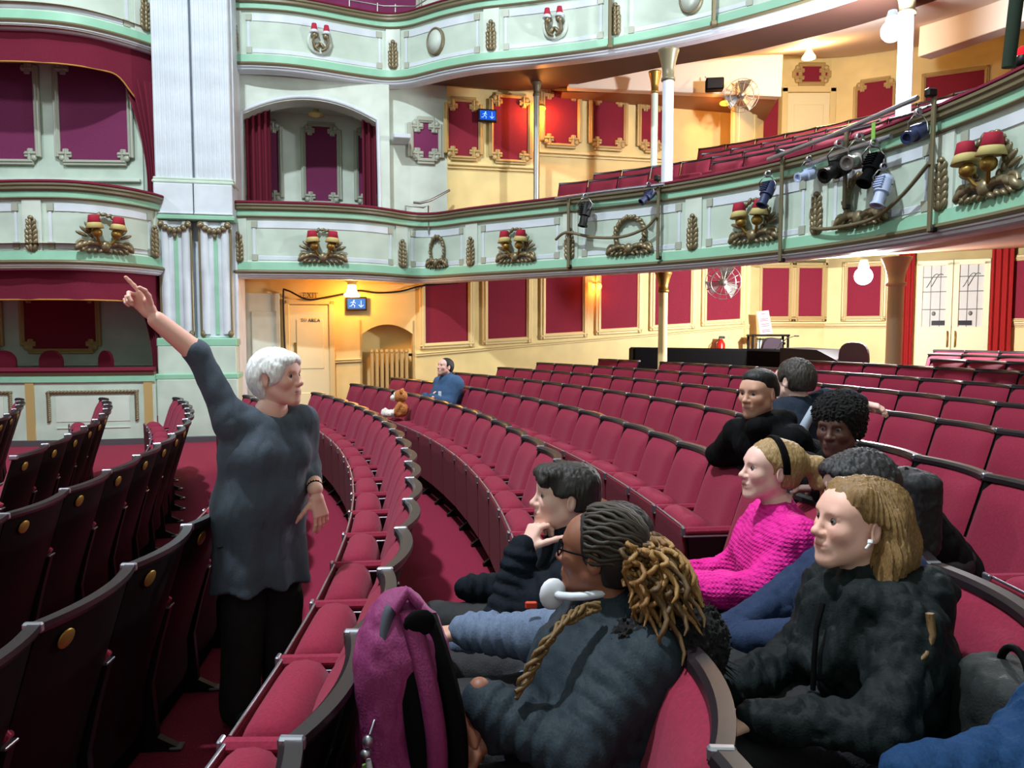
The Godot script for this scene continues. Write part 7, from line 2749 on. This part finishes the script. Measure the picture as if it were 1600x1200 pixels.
func navy_person() -> void:
	var o := thing("person", "dark-haired person in a navy jacket half hidden between the pink jumper and blonde woman", "person", P(1.0, 0.06, 2.4))
	var fc := Vector3(-1, 0, 0.0)
	var hd := P(1.12, 1.165, 2.43)
	var J := seated(15.99, 2.42, hd, fc, P(0.735, 0.715, 2.33), P(0.71, 0.70, 2.42), 0.175)
	J.eL = P(0.93, 0.76, 2.22)
	var sp := plain_torso_spec(Color(0.93, 0.76, 0.69), Color(0.14, 0.13, 0.13), Color(0.20, 0.255, 0.37))
	sp.merge({"male": true, "g": 1.12, "fold": 0.02, "cell": 0.0045}, true)
	var T := dress(o, J, sp, face_basis(Vector3(-0.98, -0.05, 0.1)), [hand_field(hand_T(P(0.725, 0.712, 2.33), Vector3(-0.75, -0.25, -0.5), Vector3(-0.2, 0.9, 0.5)), true, [0.3, 0.5, 0.55, 0.6, 0.6]), hand_field(hand_T(P(0.70, 0.70, 2.41), Vector3(-0.75, -0.2, 0.5), Vector3(-0.2, 0.9, 0.3)), false, [0.3, 0.5, 0.55, 0.6, 0.6])])
	var h := hair_cap(0.024, 0.0, -0.05, 0.0, 0.014, 30.0)
	h.egg(Vector3(0, 0.075, 0.055), Vector3(0.07, 0.036, 0.06), 0.03)
	hair_node(o, "hair", hair_mat(Color(0.24, 0.23, 0.24)), h, 0.005, T)
	# dark patterned rucksack behind
	var b := thing("rucksack", "black rucksack with small pale flower print behind the navy jacket", "backpack", P(1.41, 0.90, 2.62))
	b.scale = Vector3(0.62, 0.62, 0.62)
	var m := skin_node("bag_body", mat(Color(0.075, 0.08, 0.10), 0.7, 0.0, M.pile, M.fine, 4.0, 0.4), b)
	var f := Field.new()
	f.box(Vector3(0, 0.24, 0), Vector3(0.035, 0.17, 0.09), 0.07, 0.03)
	f.egg(Vector3(-0.02, 0.40, 0), Vector3(0.08, 0.09, 0.12), 0.05)
	f.egg(Vector3(0.04, 0.16, 0), Vector3(0.08, 0.12, 0.12), 0.05)
	f.disp = cloth_disp(0.014, 0.14, 8.0)
	grow(m, f, 0.010)
	var st := stn()
	var rng := RandomNumberGenerator.new()
	rng.seed = 5
	for k in 26:
		var v := Vector3(rng.randf_range(-0.1, 0.05), rng.randf_range(0.18, 0.46), rng.randf_range(0.06, 0.14))
		ell(st, Transform3D(Basis.IDENTITY, v), Vector3(0.007, 0.009, 0.006), 6, 4)
	obj("flower_print", st, mat(Color(0.45, 0.42, 0.48), 0.8), b)
	st = stn()
	tube(st, [Vector3(0.0, 0.46, 0.02), Vector3(-0.05, 0.50, 0.02), Vector3(-0.12, 0.30, 0.02), Vector3(-0.18, 0.16, 0.02), Vector3(-0.24, 0.10, 0.02)], 0.014, 7)
	obj("grab_loop", st, M.black, b)

func blonde_woman() -> void:
	var o := thing("person", "woman with long straight dark-blonde hair in a black hooded coat", "person", P(1.0, 0.06, 1.95))
	var fc := Vector3(-0.97, 0, 0.12).normalized()
	var hd := P(0.905, 1.175, 1.97)
	var J := seated(15.99, 1.95, hd, fc, P(0.60, 0.745, 1.78), P(0.58, 0.70, 2.02), 0.165)
	J.eL = P(0.855, 0.765, 1.68)
	var sp := plain_torso_spec(Color(0.92, 0.72, 0.65), Color(0.50, 0.38, 0.22), Color(0.125, 0.15, 0.155))
	sp.jmat.roughness = 0.65
	sp.merge({"g": 1.06, "fold": 0.034, "cell": 0.0032, "jcell": 0.008, "collar": 0.06, "rib": 0.0, "brow": Color(0.45, 0.33, 0.22), "lips": Color(0.74, 0.44, 0.43), "gaze": Vector3(0, 0.05, 0)}, true)
	sp.extra = func(f: Field) -> void:
		f.cap(J.neck + Vector3(0.0, -0.01, 0.13), J.neck + Vector3(0.12, -0.02, 0.07), 0.045, 0.068, 0.03)
		f.cap(J.neck + Vector3(0.12, -0.02, 0.07), J.neck + Vector3(0.11, -0.03, -0.12), 0.068, 0.05, 0.03)
		f.cap(J.neck + Vector3(0.12, -0.02, 0.07), J.neck + Vector3(0.13, -0.12, 0.06), 0.06, 0.05, 0.03)
		f.cap(J.neck + Vector3(-0.07, -0.02, 0.11), J.neck + Vector3(-0.13, -0.20, 0.09), 0.045, 0.05, 0.04)
		f.cap(J.neck + Vector3(-0.10, -0.05, -0.02), J.neck + Vector3(-0.16, -0.20, 0.0), 0.05, 0.05, 0.04)
	var hb := face_basis(Vector3(-0.96, 0.10, 0.16))
	var T := dress(o, J, sp, hb, [hand_field(hand_T(J.wL + Vector3(-0.02, 0, 0), Vector3(-0.9, -0.35, 0.0), Vector3(-0.2, 0.9, 0.3)), true, [0.3, 0.6, 0.7, 0.7, 0.7])])
	var h := hair_cap(0.013, 0.012, -0.14, -0.006, 0.004, 40.0, false)
	h.egg(Vector3(0, -0.03, 0.105), Vector3(0.092, 0.095, 0.072), 0.015, true)
	for s in [-1.0, 1.0]:
		h.egg(Vector3(s * 0.088, 0.0, 0.062), Vector3(0.040, 0.062, 0.052), 0.012, true, Basis(Vector3.RIGHT, 0.5))
		h.egg(Vector3(s * 0.088, -0.008, 0.006), Vector3(0.024, 0.034, 0.030), 0.006, true)
		h.cap(Vector3(s * 0.055, 0.085, 0.020), Vector3(s * 0.084, 0.010, -0.040), 0.028, 0.026, 0.02)
	h.chain([Vector3(0, 0.05, -0.085), Vector3(0, -0.05, -0.105), Vector3(0, -0.15, -0.10), Vector3(0, -0.24, -0.08)], [0.062, 0.072, 0.076, 0.055], 0.04)
	for s in [-1.0, 1.0]:
		h.chain([Vector3(s * 0.066, 0.02, -0.05), Vector3(s * 0.088, -0.06, -0.052), Vector3(s * 0.094, -0.15, -0.040), Vector3(s * 0.085, -0.215, -0.010)], [0.035, 0.040, 0.036, 0.016], 0.03)
		h.chain([Vector3(s * 0.070, -0.05, -0.02), Vector3(s * 0.078, -0.13, 0.015), Vector3(s * 0.080, -0.20, 0.055), Vector3(s * 0.082, -0.29, 0.085)], [0.022, 0.026, 0.026, 0.010], 0.02)
	h.disp = func(v: Vector3) -> float:
		return 0.0035 * smoothstep(0.05, -0.03, v.z) * sin(atan2(v.x, v.z + 0.02) * 46.0 + v.y * 18.0) + nz.get_noise_3d(v.x * 60.0, v.y * 6.0, v.z * 60.0) * 0.004
	hair_node(o, "hair", hair_mat(Color(0.68, 0.52, 0.30)), h, 0.004, T)
	var s := stn()
	tube(s, [T * Vector3(0.088, -0.02, 0.01), T * Vector3(0.092, -0.028, 0.012)], 0.007, 8)
	tube(s, [T * Vector3(0.092, -0.026, 0.012), T * Vector3(0.091, -0.042, 0.022)], 0.0035, 8)
	put("white_earbud", s, mat(Color(0.92, 0.92, 0.92), 0.3), o)
	s = stn()
	tube(s, [P(0.985, 1.02, 1.74), P(0.99, 0.97, 1.735), P(0.97, 0.93, 1.72), P(0.93, 0.90, 1.71)], [0.010, 0.009, 0.007, 0.002], 6)
	put("loose_lock", s, hair_mat(Color(0.60, 0.46, 0.27)), o)
	s = stn()
	tube(s, [P(0.80, 0.985, 1.90), P(0.775, 0.93, 1.875), P(0.765, 0.86, 1.86), P(0.76, 0.78, 1.85)], 0.007, 7)
	put("zip_placket", s, M.black, o)

func fade_man() -> void:
	var o := thing("person", "young man with short black faded hair in a black coat looking towards the stage", "person", P(1.75, 0.13, 3.75))
	var fc := Vector3(-0.85, 0, 0.53).normalized()
	var hd := P(1.225, 1.372, 3.75)
	var J := seated(16.86, 3.75, hd, fc, P(1.26, 1.03, 3.60), P(1.25, 1.03, 3.92), 0.17)
	var sp := plain_torso_spec(Color(0.80, 0.61, 0.52), Color(0.05, 0.05, 0.055), Color(0.055, 0.057, 0.068))
	sp.merge({"male": true, "g": 1.04, "collar": 0.085, "beard": 0.25, "cell": 0.004, "lips": Color(0.62, 0.36, 0.34)}, true)
	sp.extra = func(f: Field) -> void:
		f.cap(J.neck + Vector3(-0.06, 0.0, 0.09), J.neck + Vector3(0.1, 0.02, 0.02), 0.055, 0.06, 0.03)
	var T := dress(o, J, sp, face_basis(Vector3(-0.78, 0.0, 0.60)), [hand_field(hand_T(J.wL, Vector3(-0.8, -0.4, 0.2), Vector3(-0.2, 0.9, 0.3)), true, [0.3, 0.5, 0.5, 0.5, 0.5])])
	var h := hair_cap(0.006, 0.036, -0.01, 0.012, 0.003, 50.0)
	h.egg(Vector3(0, 0.088, -0.005), Vector3(0.072, 0.040, 0.086), 0.03)
	hair_node(o, "hair", hair_mat(Color(0.065, 0.065, 0.075)), h, 0.0045, T)

func turned_man() -> void:
	var o := thing("person", "brown-haired man turned away, grey-lined dark jacket, reaching over a seat back", "person", P(1.68, 0.13, 4.3))
	var fc := Vector3(-0.25, 0, -0.97).normalized()
	var hd := P(1.565, 1.41, 4.2)
	var J := seated(16.86, 4.3, hd, fc, P(1.45, 0.92, 4.5), P(2.02, 1.275, 4.38), 0.185)
	J.eR = P(1.90, 1.29, 4.26)
	J.sR = P(1.75, 1.29, 4.18)
	J.sL = P(1.43, 1.22, 4.24)
	var sp := plain_torso_spec(Color(0.93, 0.76, 0.70), Color(0.20, 0.16, 0.13), Color(0.18, 0.215, 0.27))
	sp.merge({"male": true, "g": 1.08, "collar": 0.07, "cell": 0.0045}, true)
	var T := dress(o, J, sp, face_basis(Vector3(-0.55, 0.0, -0.82)), [hand_field(hand_T(P(2.04, 1.27, 4.39), Vector3(0.80, -0.18, 0.3), Vector3(0.2, 0.95, 0.3)), false, [0.4, 0.35, 0.35, 0.4, 0.45], 0.1)])
	var h := hair_cap(0.016, -0.005, -0.05, 0.0, 0.010, 60.0)
	hair_node(o, "hair", hair_mat(Color(0.27, 0.23, 0.20)), h, 0.005, T)
	var s := stn()
	tube(s, [J.neck + Vector3(0.12, 0.05, 0.10), J.neck + Vector3(0.04, 0.02, 0.13), J.neck + Vector3(-0.02, -0.08, 0.15), J.neck + Vector3(-0.03, -0.22, 0.165), J.neck + Vector3(0.03, -0.30, 0.17)], [0.016, 0.022, 0.026, 0.024, 0.016], 8)
	put("grey_lining", s, mat(Color(0.62, 0.66, 0.72), 0.8), o)

func afro_man() -> void:
	var o := thing("person", "young man with a round black afro leaning forward in a dark jacket", "person", P(1.72, 0.13, 3.3))
	var fc := Vector3(-0.80, 0, 0.60).normalized()
	var hd := P(1.41, 1.265, 3.25)
	var J := seated(16.86, 3.3, hd, fc, P(1.30, 1.03, 3.12), P(1.28, 1.03, 3.4), 0.185)
	var sp := plain_torso_spec(Color(0.36, 0.25, 0.21), Color(0.03, 0.026, 0.026), Color(0.075, 0.08, 0.085))
	sp.merge({"male": true, "g": 1.15, "collar": 0.075, "cell": 0.004, "lips": Color(0.36, 0.20, 0.19)}, true)
	var T := dress(o, J, sp, face_basis(Vector3(-0.66, -0.05, 0.72)), [hand_field(hand_T(J.wL, Vector3(-0.8, -0.1, -0.4), Vector3(0, 1, 0)), true, [0.3, 0.5, 0.5, 0.5, 0.5])])
	var h := Field.new()
	h.egg(Vector3(0, 0.068, -0.022), Vector3(0.112, 0.098, 0.120), 0.03)
	h.egg(Vector3(0, 0.0, -0.05), Vector3(0.098, 0.08, 0.09), 0.03)
	h.egg(Vector3(0, -0.045, 0.105), Vector3(0.078, 0.085, 0.085), 0.012, true)
	h.box(Vector3(0, -0.25, 0.05), Vector3(0.2, 0.2, 0.3), 0.0, 0.012, true)
	h.disp = func(v: Vector3) -> float:
		return nz.get_noise_3d(v.x * 70.0, v.y * 70.0, v.z * 70.0) * 0.014
	hair_node(o, "afro_hair", mat(Color(0.045, 0.04, 0.04), 1.0), h, 0.0045, T)

func corner_person() -> void:
	var o := thing("person", "person in a mid-blue jacket cut off by the bottom right corner", "person", P(1.0, 0.06, 1.38))
	var fc := Vector3(-1, 0, 0.1).normalized()
	var hd := P(1.30, 1.25, 1.38)
	var J := seated(15.99, 1.38, hd, fc, P(0.80, 0.80, 1.30), P(0.78, 0.80, 1.44), 0.18)
	J.eL = P(1.05, 0.80, 1.26)
	J.eR = P(1.05, 0.82, 1.48)
	var sp := plain_torso_spec(Color(0.93, 0.76, 0.69), Color(0.2, 0.15, 0.12), Color(0.13, 0.25, 0.40))
	sp.merge({"g": 1.15, "fold": 0.024, "cell": 0.006}, true)
	var T := dress(o, J, sp, face_basis(Vector3(-1, 0, 0)), [hand_field(hand_T(J.wL, Vector3(-0.9, -0.3, 0.0), Vector3(-0.2, 0.9, 0.3)), true, [0.3, 0.6, 0.7, 0.7, 0.7])])
	hair_node(o, "hair", hair_mat(Color(0.2, 0.15, 0.12)), hair_cap(0.014, -0.01, -0.06, 0.0, 0.008, 72.0), 0.007, T)

func bags() -> void:
	# purple rucksack propped on the braided woman's knees, against the seat back in front
	var o := thing("rucksack", "tall magenta rucksack with black padded straps beside the braided woman", "backpack", P(-0.222, 0.50, 1.64))
	o.rotation = Vector3(0, 0.25, 0.05)
	o.scale = Vector3(0.72, 0.98, 0.9)
	var pur := mat(Color(0.54, 0.16, 0.40), 0.7, 0.0, M.pile, M.fine, 4.0, 0.4)
	var m := skin_node("bag_body", pur, o)
	var f := Field.new()
	f.box(Vector3(0, 0.26, -0.02), Vector3(0.075, 0.20, 0.045), 0.055, 0.03)
	f.egg(Vector3(0, 0.48, -0.01), Vector3(0.125, 0.15, 0.10), 0.08)
	f.egg(Vector3(-0.07, 0.22, 0.0), Vector3(0.085, 0.20, 0.10), 0.06)
	f.disp = cloth_disp(0.016, 0.12, 18.0)
	grow(m, f, 0.009)
	var s := stn()
	grid(s, 10, 18, func(u: float, v: float) -> Vector3:
		var w := 0.042 * (0.45 + 0.55 * sin(PI * clampf(v * 0.8 + 0.15, 0, 1)))
		return Vector3(0.02 + (u - 0.5) * 2.0 * w - 0.025 * sin(v * 2.2) + 0.06 * v, lerpf(0.56, 0.10, v), 0.085 + 0.035 * sin(PI * v) - 0.06 * pow(2.0 * u - 1.0, 2.0) * 0.3), 1)
	obj("mesh_back_panel", s, M.black, o)
	for k in 2:
		s = stn()
		var pts := []
		for j in 15:
			var t := j / 14.0
			pts.append(Vector3(0.02 + k * 0.055 + 0.095 * sin(PI * t * 0.9) * (0.55 + 0.12 * k), lerpf(0.60 - 0.02 * k, 0.06, t), 0.07 - 0.02 * k + 0.055 * sin(PI * t)))
		for side in 2:
			grid(s, 4, 14, func(u: float, v: float) -> Vector3:
				var c: Vector3 = pts[int(round(v * 14.0))]
				return c + Vector3((u - 0.5) * 0.062, 0, 0.012 * (1.0 - pow(2.0 * u - 1.0, 4.0)) * (1.0 if side == 0 else -0.3)), 1, side == 1)
		obj("shoulder_strap", s, pur if k == 0 else M.black, o)
	s = stn()
	tube(s, [Vector3(-0.02, 0.60, 0.06), Vector3(0.02, 0.635, 0.05), Vector3(0.06, 0.60, 0.05)], 0.016, 8)
	obj("grab_loop", s, pur, o)
	s = stn()
	var zp := []
	for j in 14:
		var t := j / 13.0
		zp.append(Vector3(-0.085 + 0.055 * t, 0.40 + 0.2 * sin(t * 1.5), 0.075 - 0.03 * t))
	tube(s, zp, 0.018, 6)
	obj("grey_piping", s, mat(Color(0.28, 0.29, 0.34), 0.8), o)
	s = stn()
	ell(s, Transform3D(Basis.IDENTITY, Vector3(0.05, 0.575, 0.085)), Vector3(0.05, 0.03, 0.012), 12, 6)
	obj("black_patch", s, M.black, o)
	# key charms hanging from it
	var ch := thing("key_charm", "silver and green key charm hanging from the magenta rucksack", "key ring", P(-0.30, 0.80, 1.52))
	s = stn()
	ell(s, Transform3D(Basis.IDENTITY, Vector3(0, 0.03, 0)), Vector3(0.012, 0.014, 0.01), 10, 6)
	ell(s, Transform3D(Basis.IDENTITY, Vector3(-0.004, 0.006, 0.004)), Vector3(0.012, 0.010, 0.01), 10, 6)
	tube(s, [Vector3(0.004, 0.045, 0), Vector3(0.01, 0.065, -0.02), Vector3(0.05, 0.07, -0.05)], 0.003, 6)
	obj("silver_beads", s, M.steel, ch)
	s = stn()
	tube(s, [Vector3(0, -0.01, 0), Vector3(0.006, -0.06, 0), Vector3(0.002, -0.11, 0)], [0.006, 0.009, 0.004], 8)
	obj("white_tag", s, M.white, ch)
	s = stn()
	tube(s, [Vector3(-0.008, -0.02, 0), Vector3(-0.010, -0.08, 0), Vector3(0.0, -0.125, 0), Vector3(0.012, -0.10, 0)], 0.005, 8)
	obj("green_cord", s, mat(Color(0.35, 0.5, 0.2), 0.6), ch)
	# dark green rucksack on the seat by the blonde woman
	var g := thing("rucksack", "small dark green rucksack slumped on the seat behind the blonde woman", "backpack", P(1.15, 0.50, 1.68))
	var gm := skin_node("bag_body", mat(Color(0.05, 0.08, 0.08), 0.75, 0.0, M.pile, M.fine, 4.0, 0.4), g)
	f = Field.new()
	f.box(Vector3(0, 0.2, 0), Vector3(0.03, 0.15, 0.06), 0.07, 0.03)
	f.egg(Vector3(-0.03, 0.14, 0), Vector3(0.09, 0.13, 0.11), 0.05)
	f.disp = cloth_disp(0.016, 0.13, 28.0)
	grow(gm, f, 0.010)
	s = stn()
	var lp := []
	for j in 11:
		var a := PI * j / 10.0
		lp.append(Vector3(0.0, 0.40 + 0.06 * sin(a), 0.05 * cos(a)))
	tube(s, lp, 0.009, 7)
	obj("grab_loop", s, M.black, g)

func teddy() -> void:
	var o := thing("teddy_bear", "golden brown teddy bear with a white muzzle sitting on a folded seat", "teddy bear", P(-1.30, 0.70, 8.75))
	var tan := lin(Color(0.70, 0.44, 0.24))
	var wh := lin(Color(0.92, 0.88, 0.84))
	var m := StandardMaterial3D.new()
	m.vertex_color_use_as_albedo = true
	m.roughness = 1.0
	var b := skin_node("plush_body", m, o)
	var f := Field.new()
	f.egg(Vector3(0.02, 0.09, 0), Vector3(0.075, 0.09, 0.08), 0.03)
	f.egg(Vector3(-0.0, 0.245, 0), Vector3(0.085, 0.075, 0.085), 0.02)
	f.egg(Vector3(-0.075, 0.228, 0.01), Vector3(0.04, 0.034, 0.042), 0.02)
	for s in [-1.0, 1.0]:
		f.egg(Vector3(0.02, 0.305, s * 0.062), Vector3(0.02, 0.032, 0.030), 0.012)
		f.cap(Vector3(-0.02, 0.045, s * 0.05), Vector3(-0.17, 0.045, s * 0.06), 0.042, 0.036, 0.02)
		f.egg(Vector3(-0.185, 0.06, s * 0.06), Vector3(0.026, 0.045, 0.036), 0.02)
		f.cap(Vector3(0.0, 0.15, s * 0.06), Vector3(-0.06, 0.06, s * 0.085), 0.032, 0.028, 0.02)
	f.disp = func(v: Vector3) -> float:
		return nz.get_noise_3d(v.x * 60.0, v.y * 60.0, v.z * 60.0) * 0.006
	f.paint = func(v: Vector3) -> Color:
		if v.x < -0.055 and v.y > 0.18:
			return wh
		if v.y < 0.11 and v.x < -0.06:
			return wh
		if v.x < -0.03 and v.y < 0.16 and absf(v.z) < 0.045:
			return wh
		return tan
	grow(b, f, 0.007)
	var s := stn()
	for z in [-0.032, 0.032]:
		ell(s, Transform3D(Basis.IDENTITY, Vector3(-0.072, 0.268, z)), Vector3(0.008, 0.01, 0.008), 8, 5)
	ell(s, Transform3D(Basis.IDENTITY, Vector3(-0.115, 0.240, 0.01)), Vector3(0.008, 0.01, 0.012), 8, 5)
	obj("eyes_and_nose", s, M.black, o)
